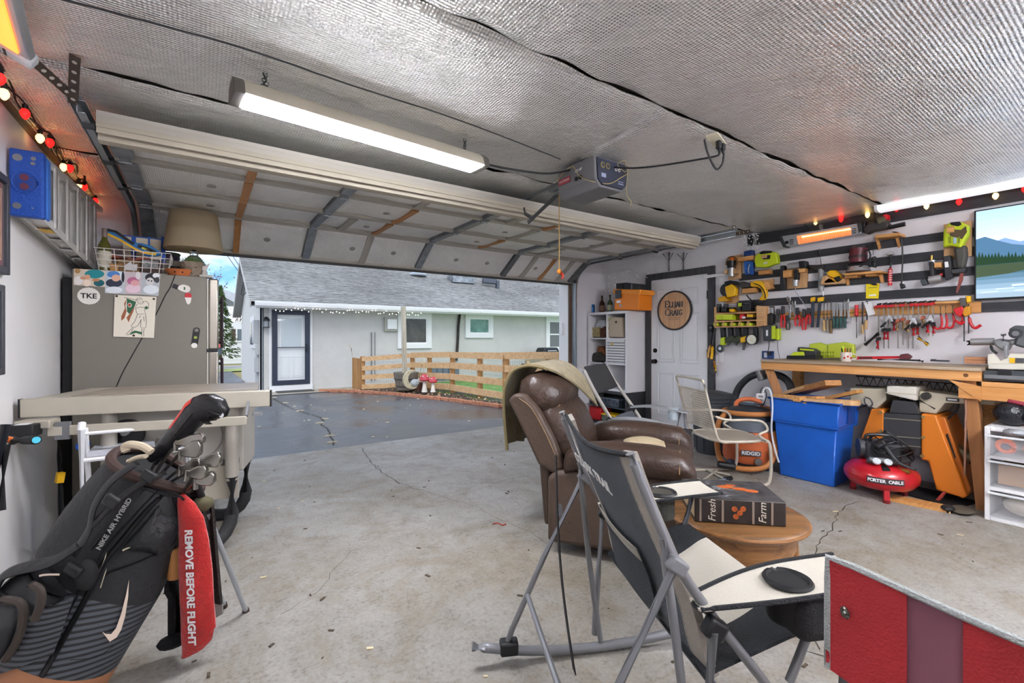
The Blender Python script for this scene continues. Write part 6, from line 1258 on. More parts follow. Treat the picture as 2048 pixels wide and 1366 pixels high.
# ================================================================== RIGHT WALL
class WT:
 """a thing on the right wall, drawn by picture points dropped on planes parallel to the wall"""
 def __init__(s,name,label,cat,px,py,off=.02,group=None):
  s.o=aX(px,py,RW-off);s.t=thing(name,label,cat,s.o,-90,group)
 def L(s,px,py,off):p=aX(px,py,RW-off);return Vector((-(p.y-s.o.y),p.x-s.o.x,p.z-s.o.z))
 def poly(s,name,pts,c0,c1,m,bev=.003,parent=None):
  cm=c1 if c1-c0>.12 else(c0+c1)/2;P=[s.L(x,y,cm) for x,y in pts]
  d0,d1=(RW-c1)-s.o.x,(RW-c0)-s.o.x
  return part(name,MB().prism([(p.x,p.z) for p in P],d0,d1),m,parent or s.t,bev=bev)
 def rect(s,name,x0,y0,x1,y1,c0,c1,m,bev=.003,parent=None):
  cm=c1 if c1-c0>.12 else(c0+c1)/2;a,b=s.L((x0+x1)/2,y0,cm),s.L((x0+x1)/2,y1,cm);xa,xb=s.L(x0,y0,cm).x,s.L(x1,y0,cm).x
  return part(name,MB().bb((xa,(RW-c1)-s.o.x,b.z),(xb,(RW-c0)-s.o.x,a.z)),m,parent or s.t,bev=bev)
 def rod(s,name,pts,r,off,m,parent=None,n=8,smooth=True):
  P=[s.L(x,y,off) for x,y in pts];return part(name,MB().tube(crv(P,5) if smooth and len(P)>2 else P,r,n),m,parent or s.t)
 def cyl(s,name,a,b,r0,off,m,r1=None,n=14,parent=None):return part(name,MB().cyl(s.L(*a,off),s.L(*b,off),r0,r1,n),m,parent or s.t)
 def disc(s,name,px,py,r,c0,c1,m,parent=None,n=20):
  p=s.L(px,py,(c0+c1)/2);return part(name,MB().cyl((p.x,RW-c0-s.o.x,p.z),(p.x,RW-c1-s.o.x,p.z),r,n=n),m,parent or s.t)
PLYB=wood('plywood board','d6ae80','bd9160',4,2,.65);DRED=mat('dark red plastic','5a2128',.4);SILV=mat('cast silver','b4b5b6',.35,.7)
# door sign
w=WT('barrel_sign','round barrel-head sign reading Elijah Craig on the side door','sign',1348,621,.03);c=w.L(1348,621,.05);R=.262
XS_=[-.25,-.16,-.075,.01,.09,.17,.25];BO=wood('barrel oak','d2a982','b98d66',5,2,.6)
for x0,x1 in zip(XS_,XS_[1:]):
 e_=[x0+.0012+(x1-x0-.0024)*k/6 for k in range(7)];hh_=[math.sqrt(max(1e-5,.25**2-x*x)) for x in e_]
 part('stave',MB().prism([(c.x+x,c.z-h) for x,h in zip(e_,hh_)]+[(c.x+x,c.z+h) for x,h in zip(e_[::-1],hh_[::-1])],-.02,-.005),BO,w.t)
part('stave_backing',MB().cyl((c.x,-.004,c.z),(c.x,-.012,c.z),.25,n=40),mat('joint brown','6d4f36',.8),w.t)
part('hoop',MB().lathe([(R-.03,.012),(R-.012,.028),(R,.026),(R,0),(R-.016,0)],(c.x,0,c.z),48,(0,-1,0)),mat('charred rim','2f2d30',.6),w.t)
INKG=mat('charcoal ink','474a4c',.6)
GL={'E':[[(.05,0),(.05,1)],[(.05,1),(.6,1),(.6,.82)],[(.05,.52),(.48,.52)],[(.05,0),(.62,0),(.62,.18)]],'L':[[(.05,1),(.05,0),(.55,0),(.55,.22)]],'I':[[(.1,0),(.1,1)]],'J':[[(.3,1),(.3,-.05),(.2,-.22),(.05,-.2)]],'A':[[(0,0),(.32,1),(.64,0)],[(.12,.35),(.52,.35)]],'H':[[(.05,0),(.05,1)],[(.55,0),(.55,1)],[(.05,.5),(.55,.5)]],'C':[[(.62,.8),(.5,.97),(.3,1),(.12,.85),(.04,.5),(.12,.15),(.3,0),(.5,.03),(.64,.2)]],'R':[[(.05,0),(.05,1),(.35,1),(.5,.88),(.5,.65),(.35,.53),(.05,.53)],[(.3,.53),(.65,-.04)]],'G':[[(.6,.82),(.5,.97),(.3,1),(.12,.85),(.04,.5),(.12,.15),(.3,0),(.56,.1),(.56,.42),(.4,.42)]]}
WID=dict(E=.72,L=.62,I=.36,J=.5,A=.72,H=.72,C=.74,R=.72,G=.74)
def serif(word,width,h0,h1,x0,z0,lw):
 tot=sum(WID[ch]*(h0 if i==0 else h1) for i,ch in enumerate(word));k=width/tot;x=x0
 for i,ch in enumerate(word):
  h=(h0 if i==0 else h1);mb=MB()
  for st_ in GL[ch]:
   P=[Vector((x+a*h*k,-.0212,z0+b*h)) for a,b in st_]
   for a,b in zip(P,P[1:]):
    ver=abs((b-a).z)>abs((b-a).x);mb.bar(a,b,.0012,lw*(1.35 if ver else .7),up=(0,0,1) if not ver else(1,0,0))
   for e,nb in((P[0],P[1]),(P[-1],P[-2])):
    if abs((e-nb).z)>abs((e-nb).x) and ch not in 'CG':mb.bar(e-Vector((lw*1.3,0,0)),e+Vector((lw*1.3,0,0)),.0012,lw*.5)
  part('letter',mb,INKG,w.t,kind='stuff');x+=WID[ch]*h*k
serif('ELIJAH',.27,.085,.066,c.x-.135,c.z+.045,.0125);serif('CRAIG',.27,.092,.07,c.x-.137,c.z-.065,.0125)
for z,wd in((-.095,.2),(-.118,.17)):part('small_print',MB().bb((c.x-wd/2,-.0211,c.z+z-.004),(c.x+wd/2,-.02,c.z+z+.004)),mat('small print','9a7c60',.7),w.t)
# brackets above the door
for px in(1338,1367):
 w=WT('wall_bracket','left grey metal wall bracket above the side door' if px<1350 else 'right grey metal wall bracket above the side door','bracket',px,520,.02)
 w.rod('upright',[(px,505),(px,542)],.012,.02,GREY);w.rod('strut',[(px-12,508),(px,522)],.007,.05,GREY);w.rod('strut',[(px+8,506),(px,522)],.006,.05,GREY)
# icicle lights
q=random.Random(12);ic=WT('icicle_lights','string of tiny clear icicle lights on the wall near the shelf corner','string lights',1240,545,.05)
WIREW=mat('white lamp wire','d6d4d0',.6)
mb2=MB();main=[(1178,545),(1190,550),(1205,549),(1222,546),(1240,538),(1262,536),(1285,548),(1300,536)]
ic.rod('main_wire',main,.004,.05,WIREW);ic.rod('main_wire',[(1200,535),(1215,537),(1232,537),(1250,530)],.003,.05,WIREW)
for k,(x,y,ln) in enumerate([(1181,550,30),(1190,552,18),(1206,549,48),(1213,549,22),(1220,547,40),(1230,543,36),(1246,538,20),(1256,537,26),(1272,541,22),(1293,540,16)]):
 pts=[(x+q.uniform(-3,3),y+ln*j/4) for j in range(5)];ic.rod('strand',pts,.0025,.05,WIREW,n=5)
 for j in range(int(ln/3)):u=q.random();p=ic.L(x+q.uniform(-5,5),y+ln*u,.05);mb2.ball(p,.007,5,3)
for k in range(70):x=q.uniform(1300,1420);mb2.ball(ic.L(x,q.uniform(505,560)-(x-1300)*.12,.015),.005,5,3)
part('tiny_bulb',mb2,mat('clear mini bulb','f4f2ee',.3),ic.t,kind='stuff')
bn=WT('light_bundle','tangled bunch of white icicle lights hanging by the ceiling corner','string lights',1495,470,.06)
for k in range(7):x=1484+k*4.5;bn.rod('strand',[(x,432+q.uniform(0,6)),(x+q.uniform(-5,5),455),(x+q.uniform(-6,6),480),(x+q.uniform(-5,5),500+q.uniform(-6,8))],.003,.06+.01*(k%3),WIREW,n=5)
mb2=MB()
for k in range(70):mb2.ball(bn.L(q.uniform(1478,1518),q.uniform(440,500),.05+q.uniform(0,.03)),.007,5,3)
part('tiny_bulb',mb2,mat('clear mini bulb','f4f2ee',.3),bn.t,kind='stuff')
# junction cluster on ceiling corner
jb=WT('plug_cluster','black plugs and adapters at the ceiling corner above the icicle bundle','plug',1482,434,.12);jb.rect('adapter',1472,424,1496,442,.08,.15,BLACK,.008);jb.rod('loop',[(1474,438),(1478,446),(1488,446),(1494,438)],.006,.13,BLACK);jb.rect('plate',1470,418,1498,426,.06,.16,mat('pinkish plate','b9a59d',.6))
# string lights on the right wall
srw=WT('string_lights','string of red and clear bulbs along the black trim of the bench wall','string lights',1700,420,.06)
bl=[(1512,432,'r'),(1529,427,'c'),(1550,432,'r'),(1573,440,'c'),(1593,441,'r'),(1631,440,'c'),(1682,434,'r'),(1735,425,'c'),(1793,412,'r'),(1853,407,'c'),(1918,398,'r'),(1991,386,'c'),(2050,372,'r')]
for x,y,cc_ in bl:bulb(srw.t,srw.L(x,y,.07),cc_)
srw.rod('wire',[(1495,432),(1520,421)]+[(x,y-6) for x,y,_ in bl[2:]],.0045,.065,BLACK);srw.rod('wire',[(1520,421),(1560,430),(1595,437),(1640,434),(1700,424),(1800,404),(1900,388),(2050,362)],.004,.05,BLACK)
# glowing heater
w=WT('infrared_heater','silver infrared heater glowing orange above the tool wall','heater',1642,473,.14)
P0,P1=[(1563,474),(1724,447),(1727,468),(1571,494)],None
w.poly('case',P0,.05,.15,mat('silver case','',0),.01);w.poly('end_cap',[(1561,474),(1568,473),(1577,493),(1571,496)],.045,.16,mat('dark cap','34363a',.4),.006);w.poly('end_cap',[(1718,447),(1726,448),(1729,462),(1722,468)],.045,.16,mat('dark cap','',.4),.006)
w.poly('reflector',[(1593,472),(1700,454),(1703,470),(1597,489)],.150,.153,mat('reflector glow','f0a878',.3,.3,emit='ff8a45',estr=.22),.0)
w.rod('element',[(1604,474),(1700,458)],.007,.160,mat('heater glow','ffd9b0',.4,emit='ffb678',estr=2.2),n=8,smooth=False)
for k in range(26):x=1600+k*3.95;w.rod('grill_wire',[(x,472-(x-1600)*.165+3),(x+2,488-(x-1600)*.17)],.0018,.168,mat('grill glow','d98a55',.4,.4),n=4,smooth=False)
for x,y in((1583,479),(1708,457)):
 for k in range(3):w.rect('vent_slot',x-4,y+k*4,x+4,y+k*4+1.6,.150,.152,BLACK,0)
for k in range(6):w.rect('top_slot',1585+k*22,467-k*3.7,1597+k*22,468.6-k*3.7,.10,.153,BLACK,0)
w.rect('switch',1570,482,1577,488,.150,.156,BLACK,.002);w.rod('power_cord',[(1600,442),(1612,452),(1622,462)],.005,.10,BLACK);w.rect('bracket',1640,450,1646,470,.0,.05,GREY)
# TV
w=WT('television','wall television showing a mountain lake at the right edge','television',1990,505,.06);a,b=w.L(1948,422,.06),w.L(1946.5,601,.06);xr=w.L(1948,500,.06).x+1.02;z1,z0=a.z,b.z;x0=a.x
part('body',MB().bb((x0,0,z0),(xr,.035,z1)),BLACK,w.t,bev=.004);H_=z1-z0-.024;W_=xr-x0-.024;zx=z0+.014;xx=x0+.012
def scr(name,pts,m,l):part(name,MB().add([(xx+u*W_,-.001-l*.0004,zx+v*H_) for u,v in pts],[tuple(range(len(pts)))]),m,w.t)
def em(n_,c):return mat('screen '+n_,'000000',.3,emit=c,estr=.55,spec=.2)
for k in range(10):scr('screen_sky',[(0,.42+.058*k),(1,.42+.058*k),(1,.42+.058*(k+1)),(0,.42+.058*(k+1))],em('sky%d'%k,'%02x%02x%02x'%(222-6*k,230-3*k,244)),1)
for k in range(8):scr('screen_water',[(0,.0525*k),(1,.0525*k),(1,.0525*(k+1)),(0,.0525*(k+1))],em('water%d'%k,['93a9bb','9fb8ca','86a2b8','6e8ea6','5a7c92','49697c','3c5a68','334f58'][k]),1)
scr('screen_far_ridge',[(0,.42),(0,.66),(.08,.62),(.16,.66),(.24,.6),(.33,.63),(.42,.68),(.5,.62),(.62,.66),(.75,.72),(.88,.65),(1,.7),(1,.42)],em('ridge far','7d9cc4'),2)
scr('screen_near_ridge',[(0,.42),(0,.68),(.05,.7),(.12,.64),(.2,.58),(.3,.54),(.45,.56),(.6,.52),(.8,.58),(1,.6),(1,.42)],em('ridge near','4a6f8f'),3)
tre=[(0,.38),(0,.52)];qq=random.Random(1)
for k in range(22):u=k*.018;tre+=[(u,.50-.0035*k+qq.uniform(0,.05)),(u+.009,.465-.003*k)]
scr('screen_trees',tre+[(.46,.40),(.42,.375)],em('trees','1f3a26'),4);scr('screen_reflection',[(0,.375),(.42,.372),(.30,.30),(.18,.26),(0,.24)],em('reflection','3f4f3a'),4)
for k in range(14):u,v=qq.random()*.9,qq.random()*.28;scr('screen_ripple',[(u,v),(u+.1,v+.004),(u+.1,v+.012),(u,v+.009)],em('ripple','c9d9e4'),5)
part('bezel_foot',MB().bb((x0+.3,.036,z0+.1),(xr-.3,.058,z1-.1)),BLACK,w.t)
# ------------------------------------------------------------------ power tools on the wall
G='tools on the striped wall'
w=WT('palm_router','black-topped palm router on a plywood backer left of the blue clamp set','router',1465,535,.05,G);w.rect('backer',1457,511,1484,559,.0,.02,PLYB);w.cyl('body',(1463,553),(1463,535),.036,.07,SILV);w.cyl('head',(1463,536),(1463,522),.046,.07,BLACK,.05);w.rod('cord_coil',[(1452,530),(1455,518),(1466,513),(1474,520),(1472,531),(1460,534),(1452,528)],.007,.1,mat('copper cord','6a4420',.5));w.cyl('motor',(1464,523),(1466,514),.03,.07,ORANGE,.02);w.rect('rest',1452,540,1458,548,.02,.1,PLYB);w.rect('rest',1470,540,1476,548,.02,.1,PLYB)
w=WT('blue_clamp_set','blue bagged clamp hanging from a short pine shelf','clamp',1495,520,.05,G);w.rect('shelf',1477,514,1511,522,.0,.1,PINE);w.poly('bag',[(1489,523),(1509,522),(1508,549),(1491,550)],.02,.06,mat('blue bag','2a62b4',.4,var=(16,.4)),.008);w.rod('tool_in_bag',[(1500,527),(1497,537),(1498,546)],.008,.066,STEEL);w.poly('case',[(1491,503),(1507,500),(1508,513),(1490,513)],.02,.09,mat('navy case','24407a',.4,var=(20,.5)),.006)
w=WT('lime_jigsaw','lime green jigsaw hung beside the glowing heater','jigsaw',1535,522,.06,G);w.poly('body',[(1513,512),(1522,505),(1545,503),(1556,506),(1559,527),(1549,530),(1535,536),(1514,535),(1511,523)],.03,.10,LIME,.012);w.poly('grip_gap',[(1524,511),(1541,510),(1540,518),(1526,519)],.100,.103,BLACK,.0);w.poly('handle_top',[(1520,506),(1528,502),(1545,502),(1547,506),(1524,509)],.04,.106,BLACK,.006);w.rect('holder',1527,511,1537,517,.02,.12,PLYB);w.rect('badge',1527,524,1535,528,.100,.104,mat('silver badge','d0d4c0',.4));w.poly('shoe',[(1512,539),(1541,536),(1541,539),(1513,542)],.03,.11,STEEL,.002);w.rect('lower_block',1520,541,1543,549,.0,.08,PINE)
w=WT('framing_nailer','silver and black nail gun on a large plywood board','nail gun',1592,545,.05,G);w.rect('backer',1572,531,1616,577,.0,.02,PLYB);w.cyl('cylinder',(1577,533),(1603,530),.036,.08,SILV);w.poly('head',[(1600,523),(1614,522),(1616,536),(1602,538)],.03,.12,BLACK,.01);w.poly('handle',[(1590,540),(1599,540),(1598,560),(1589,560)],.05,.1,BLACK,.008);w.cyl('air_cap',(1592,560),(1591,572),.03,.075,SILV,.026);w.poly('magazine',[(1563,532),(1571,531),(1572,580),(1562,579)],.03,.09,mat('magazine black','24262a',.4),.005);w.rect('peg',1570,541,1587,555,.02,.11,PINE);w.rect('peg',1598,537,1613,545,.02,.09,PINE);w.rod('air_line',[(1592,573),(1591,583),(1600,596),(1614,617),(1621,632)],.0035,.04,STEEL)
w=WT('caulk_gun','narrow steel caulking gun hanging left of the yellow sander','caulk gun',1643,545,.04,G);w.rod('plunger',[(1638,498),(1642,528)],.006,.04,STEEL,smooth=False);w.cyl('barrel',(1642,538),(1642,582),.026,.05,mat('dusty barrel','8e8f90',.5,.3));w.poly('trigger',[(1618,530),(1648,530),(1648,540),(1632,541),(1620,536)],.03,.07,mat('dark gun','2d2523',.6),.004);w.cyl('nozzle',(1646,583),(1647,592),.007,.05,WPLAS,.004)
w=WT('yellow_sander','yellow palm sander in a plywood cradle','sander',1668,556,.06,G);w.poly('cradle',[(1644,570),(1688,567),(1692,556),(1678,566),(1656,551),(1650,553)],.01,.1,PLYB,.003);w.poly('body',[(1654,546),(1661,541),(1673,541),(1683,549),(1686,558),(1676,561),(1658,552)],.03,.09,YEL,.012);w.poly('pad',[(1650,563),(1660,556),(1676,558),(1676,566),(1652,568)],.03,.1,mat('yellow dark','d49a10',.4),.006);w.poly('port',[(1668,556),(1680,552),(1684,560),(1674,564)],.05,.105,BLACK,.008)
w=WT('plunge_router','dark red plunge router with side handles on a pine shelf','router',1718,520,.1,G);w.poly('shelf',[(1683,547),(1760,541),(1768,545),(1690,551)],.0,.17,PINE,.002);w.poly('shelf_leg',[(1690,550),(1698,550),(1699,570),(1694,571)],.02,.04,PINE,.001);w.poly('shelf_leg',[(1757,545),(1765,545),(1768,565),(1762,565)],.02,.04,PINE,.001);w.rect('block',1694,549,1719,556,.02,.12,PINE);w.rect('block',1735,547,1757,553,.02,.12,PINE)
w.cyl('motor',(1716,525),(1717,497),.07,.1,DRED);w.cyl('top_cap',(1717,497),(1717,491),.06,.1,mat('dark cap','',.4),.045);w.cyl('collar',(1716,516),(1716,512),.073,.1,mat('collar black','2c2426',.5));w.cyl('base_plate',(1716,543),(1716,533),.10,.1,SILV,.075);w.poly('handle',[(1688,531),(1697,526),(1702,535),(1692,542)],.09,.14,BLACK,.01);w.poly('handle',[(1744,521),(1754,523),(1752,536),(1744,534)],.09,.14,BLACK,.01);w.rod('cord',[(1732,518),(1728,505),(1736,500),(1741,512),(1733,524),(1722,532),(1708,538),(1700,540)],.006,.17,BLACK);w.rod('cord',[(1705,534),(1722,528),(1740,518),(1750,514),(1752,520)],.006,.165,BLACK)
w=WT('polisher','black angle polisher with a red cap on the highest pine shelf','polisher',1770,455,.1,G);w.poly('shelf',[(1748,470),(1798,465),(1800,471),(1752,476)],.0,.16,PINE,.002);w.poly('shelf_leg',[(1750,475),(1757,474),(1762,495),(1758,500)],.02,.04,PINE,.001);w.poly('shelf_leg',[(1789,470),(1796,468),(1801,492),(1797,496)],.02,.04,PINE,.001)
w.poly('body',[(1726,460),(1740,446),(1772,442),(1782,448),(1778,458),(1748,463),(1735,470)],.05,.14,mat('tool charcoal','3a3633',.5),.015);w.cyl('side_handle',(1778,455),(1810,448),.018,.13,BLACK,.02);w.cyl('head',(1758,444),(1774,438),.05,.1,mat('olive head','59543f',.5),.045);w.poly('red_cap',[(1768,431),(1777,429),(1779,440),(1770,441)],.06,.14,RED,.006);w.poly('ear',[(1724,446),(1733,442),(1732,456),(1726,460)],.08,.13,BLACK,.008);w.rod('cord',[(1784,464),(1797,466),(1803,475),(1805,520),(1803,568)],.006,.07,BLACK);w.poly('plug',[(1800,567),(1808,568),(1811,575),(1802,578)],.05,.09,BLACK,.004);w.rod('hanging_rod',[(1747,424),(1746,510)],.003,.03,STEEL,smooth=False)
w=WT('claw_hammer','red-handled claw hammer hanging in the centre of the stripes','hammer',1781,540,.03,G);w.rod('shaft',[(1782,508),(1781,536)],.010,.04,STEEL,smooth=False);w.rod('handle',[(1781,535),(1780,552),(1780,571)],.0165,.04,RED);w.poly('head',[(1775,507),(1779,504),(1785,504),(1789,511),(1786,509),(1783,510),(1776,511)],.02,.06,STEEL,.003)
for k in range(6):w.rect('grip_groove',1778,541+k*4.5,1784,542.6+k*4.5,.054,.058,mat('grip white','d8c9c6',.5),0)
w=WT('yellow_note','yellow warning tag pinned under the router shelf','note',1745,582,.022,G);w.poly('card',[(1732,568),(1759,567),(1757,597),(1732,597)],.02,.0225,mat('note yellow','ead41a',.6),0);w.rect('print_line',1737,574,1754,576,.0225,.0232,mat('note print','a8a030',.6),0);w.rect('white_field',1738,589,1752,592,.0225,.0232,WPLAS,0);w.poly('clip',[(1740,568),(1750,566),(1756,570),(1748,571)],.0225,.03,BLACK,.001)
w=WT('brad_nailer','silver brad nailer with black magazine left of the lime saw','nail gun',1875,545,.06,G);w.cyl('cylinder',(1859,560),(1884,556),.033,.08,SILV);w.poly('nose',[(1842,561),(1852,557),(1858,568),(1846,572)],.05,.11,mat('nose grey','3f444a',.4),.006);w.poly('handle',[(1859,524),(1869,522),(1871,552),(1862,556)],.04,.1,mat('grip black','2a2a2c',.6),.01);w.cyl('handle_top',(1864,530),(1864,521),.028,.07,SILV);w.cyl('air_fitting',(1863,520),(1863,511),.009,.07,mat('brass','b9964a',.3,.8));w.poly('magazine',[(1887,514),(1903,511),(1907,555),(1893,562)],.03,.1,mat('magazine black','',.4),.006);w.poly('label',[(1889,524),(1896,523),(1898,534),(1890,535)],.100,.103,WPLAS,0);w.rect('peg',1872,526,1886,536,.0,.11,PINE);w.poly('trigger',[(1880,548),(1886,546),(1884,554),(1878,555)],.05,.09,RED,.003)
w=WT('reciprocating_saw','lime reciprocating saw hung blade down beside the television','saw',1915,500,.06,G);w.poly('backer',[(1888,449),(1944,441),(1944,512),(1888,520)],.02,.035,PLYB,.001);w.poly('body',[(1889,462),(1900,446),(1922,444),(1940,452),(1938,472),(1924,497),(1904,492),(1888,496)],.05,.13,LIME,.015);w.poly('grip_gap',[(1898,458),(1922,460),(1932,452),(1934,464),(1924,478),(1900,472)],.130,.133,mat('gap brown','5a4a34',.7),0);w.poly('top_pad',[(1902,446),(1922,444),(1926,450),(1918,454),(1904,451)],.06,.138,BLACK,.005);w.rect('peg',1897,455,1912,467,.03,.15,PINE)
w.poly('boot',[(1908,496),(1934,490),(1936,512),(1930,538),(1914,537),(1911,516)],.05,.12,mat('saw grey','46443f',.6),.02);w.rect('badge',1906,475,1913,487,.130,.135,mat('badge blue','9db4c4',.4));w.poly('shoe',[(1904,540),(1934,536),(1932,545),(1906,548)],.05,.12,DSTEEL,.003);w.poly('blade',[(1921,542),(1928,541),(1926,560),(1915,587),(1912,584),(1917,562)],.083,.087,mat('rusty blade','8a4a42',.5,.3),0)
w.poly('vent',[(1896,474),(1902,473),(1903,486),(1897,487)],.130,.134,mat('lime dark','7d8c16',.5),0);w.poly('vent',[(1916,474),(1920,473),(1919,486),(1915,487)],.130,.134,mat('lime dark','',.5),0)
w=WT('circular_saw','yellow cordless circular saw on its plywood backer','saw',1458,585,.06,G);w.rect('backer',1452,580,1478,607,.0,.02,PLYB);w.disc('guard',1455,580,.078,.05,.11,mat('guard black','26282b',.45));w.poly('body',[(1452,574),(1466,568),(1474,576),(1472,592),(1456,596)],.06,.13,YEL,.012);w.poly('handle',[(1450,564),(1462,561),(1476,563),(1482,570),(1470,570),(1454,571)],.06,.12,BLACK,.01);w.poly('shoe',[(1440,596),(1452,592),(1462,602),(1442,604)],.04,.13,mat('shoe yellow','c89012',.4,.2),.002);w.disc('blade_hub',1456,584,.03,.11,.118,STEEL)
w=WT('angle_grinder','yellow corded grinder with its cord looped below two pine blocks','grinder',1515,575,.06,G);w.rect('block',1488,577,1514,586,.02,.1,PINE);w.poly('block',[(1530,565),(1540,563),(1547,577),(1536,580)],.02,.1,PINE,.003);w.rect('backer',1500,560,1548,583,.0,.018,PLYB);w.poly('body',[(1503,567),(1512,561),(1524,563),(1533,575),(1535,590),(1530,600),(1521,601),(1520,598),(1527,590),(1524,578),(1516,574),(1504,574)],.05,.11,YEL,.012);w.poly('head',[(1476,566),(1488,563),(1503,567),(1503,574),(1488,576),(1478,574)],.05,.11,mat('gear grey','4a4644',.5,.4),.008);w.rod('cord',[(1530,600),(1525,607),(1512,606),(1500,598),(1493,590)],.007,.09,BLACK);w.rod('cord',[(1506,566),(1520,572),(1529,584),(1531,597)],.005,.118,BLACK)
# battery rack
w=WT('battery_rack','plywood charging rack with battery slots beside the side door','rack',1478,632,.1);PLE=wood('rack ply','d6ae80','a97c4e',5,0,.65)
for y in(624,640):w.poly('shelf',[(1429,y+2.5),(1512,y-.5),(1512,y+1.8),(1429,y+5)],.0,.17,PLE,.001)
w.poly('bottom',[(1429,653),(1512,651),(1512,653.5),(1429,655.5)],.0,.17,PLE,.001);w.poly('end_panel',[(1513,611),(1528,612),(1528,651),(1513,653)],.0,.16,PLE,.001);w.rect('side',1428,614,1431,655,.0,.16,PLE);w.rect('back',1430,614,1513,654,.0,.012,PLYB)
for k in range(4):x=1445+k*16.5;w.rect('divider',x,641,x+1.8,653,.012,.165,PLE,0)
def small(name,label,cat,px,py,off,parts,group=None):
 q_=WT(name,label,cat,px,py,off,group)
 for nm,pts,c0,c1,m,bv in parts:q_.poly(nm,pts,c0,c1,m,bv)
 return q_
def R4(x0,y0,x1,y1):return[(x0,y0),(x1,y0),(x1,y1),(x0,y1)]
for i,(x,lab) in enumerate(((1438,'leftmost black battery charger atop the rack'),(1452,'second black battery charger atop the rack'))):
 small('battery_charger',lab,'charger',x,620,.1,[('body',R4(x-5,615,x+5,624),.03,.14,BLACK,.006),('slot',R4(x-3,608,x+3,615),.06,.12,mat('charger grey','3a3c40',.4),.004)],'chargers on the rack')
small('spray_can','short can with a lime label atop the rack','can',1480,613,.1,[('can',R4(1476,604,1484,621),.06,.12,mat('dark can','2d2f30',.4),.008),('label',R4(1476.5,606,1483.5,613),.120,.123,LIME,0)])
small('tool_battery','wide black battery with red trim atop the rack','battery',1496,616,.1,[('body',R4(1488,609,1506,622),.04,.14,BLACK,.008),('cap',R4(1490,606,1503,609),.06,.12,mat('charger grey','',.4),.003)]);small('yellow_battery','small yellow and black battery atop the rack','battery',1466,620,.1,[('body',R4(1462,618,1470,624),.05,.13,YEL,.004),('cap',R4(1463,615,1469,618),.06,.12,BLACK,.002)])
for i,(x0,x1,lab) in enumerate(((1430,1443,'lime battery box at the left of the rack'),(1444,1465,'wider lime battery box in the middle of the rack'))):small('lime_box',lab,'box',x0,634,.1,[('body',R4(x0,630,x1,640),.02,.15,LIME,.004),('lid',R4(x0-.5,628.5,x1+.5,631),.02,.155,mat('lime lid','cdd84a',.4),.002)])
small('red_pack','small red and white pack on the middle rack shelf','box',1487,633,.1,[('body',R4(1483,628,1492,638),.04,.12,RED,.004),('label',R4(1484,633,1491,637),.120,.123,WPLAS,0)]);small('yellow_pack','yellow and black pack on the middle rack shelf','box',1502,632,.1,[('body',R4(1497,628,1509,635),.04,.12,YEL,.004),('base',R4(1496,634.5,1510,637.5),.04,.125,BLACK,.003)])
for k in range(5):x=1437+k*16.4;small('slot_battery',['leftmost','second','middle','fourth','rightmost'][k]+' lime battery in the lower rack slots','battery',x,648,.1,[('body',R4(x-5,646,x+5,652),.03,.15,LIME,.003),('terminal',R4(x-3,643,x+3,646),.05,.12,BLACK,.002)],'batteries in rack slots')
# drills hanging below
for i,(x,col,lab) in enumerate(((1446,'g','lime hung grinder with a round disc below the rack'),(1461,'b','black impact driver second under the rack'),(1476,'b','black drill third under the rack'),(1491,'y','yellow driver fourth under the rack'),(1511,'l','black lamp tool with a round white face under the rack'))):
 q_=WT('hung_grinder' if col=='g' else 'work_light' if col=='l' else 'cordless_drill',lab,'light' if col=='l' else 'power tool',x,670,.09,'tools hung under the rack');mm={'g':LIME,'b':mat('olive black','3a3f2a',.5),'y':YEL,'l':BLACK}[col]
 q_.poly('handle',[(x-4,655),(x+4,655),(x+5,674),(x-3,676)],.06,.11,BLACK,.006)
 if col in 'by':q_.poly('motor',[(x-8,675),(x+8,671),(x+8,682),(x-7,686)],.05,.12,mm,.008);q_.cyl('chuck',(x-2,684),(x-4,700 if col=='y' else 690),.022,.085,mat('chuck grey','5d5f60',.4,.5),.014)
 if col=='g':q_.poly('body',[(x-3,676),(x+5,674),(x+5,690),(x-4,690)],.06,.11,mm,.006);q_.disc('disc',1440,697,.055,.06,.075,mat('grind disc','8f9294',.4,.5));q_.disc('disc_rim',1440,697,.045,.0755,.078,mat('disc dark','3c3c3e',.6));q_.disc('disc_hub',1440,697,.02,.078,.085,STEEL)
 if col=='l':
  q_.disc('lamp_head',1504,679,.06,.06,.13,BLACK);q_.disc('lamp_face',1503,679,.052,.131,.134,mat('lamp face','d8d6c0',.4))
  for k in range(7):a=k*.898;q_.disc('led',1503+5.5*math.cos(a),679+6*math.sin(a),.008,.134,.137,WPLAS,n=8)
# charger and outlet
w=WT('lime_charger','black and lime battery charger on the wall above the blue outlet','charger',1542,662,.06);w.poly('body',[(1529,650),(1551,650),(1551,681),(1530,682)],.0,.1,mat('charger charcoal','383b3f',.45),.012);w.rect('lime_panel',1543,652,1551,678,.100,.104,LIME);w.rect('lime_side',1553,657,1560,680,.01,.08,LIME,.01);w.rect('label',1532,660,1536,672,.100,.103,WPLAS,0);w.rect('battery',1533,628,1548,649,.02,.09,BLACK,.008);w.rect('bit_case',1533,613,1548,628,.02,.05,mat('bit case','2e2c2a',.5),.003);w.rod('cord',[(1538,682),(1538,692),(1536,702)],.004,.05,BLACK);w.rod('cord',[(1555,680),(1556,700),(1560,717)],.003,.04,mat('cord grey','6a6c6e',.5))
for k in range(4):w.cyl('bit',(1535+k*3.5,615),(1535+k*3.5,626),.004,.055,STEEL,n=6)
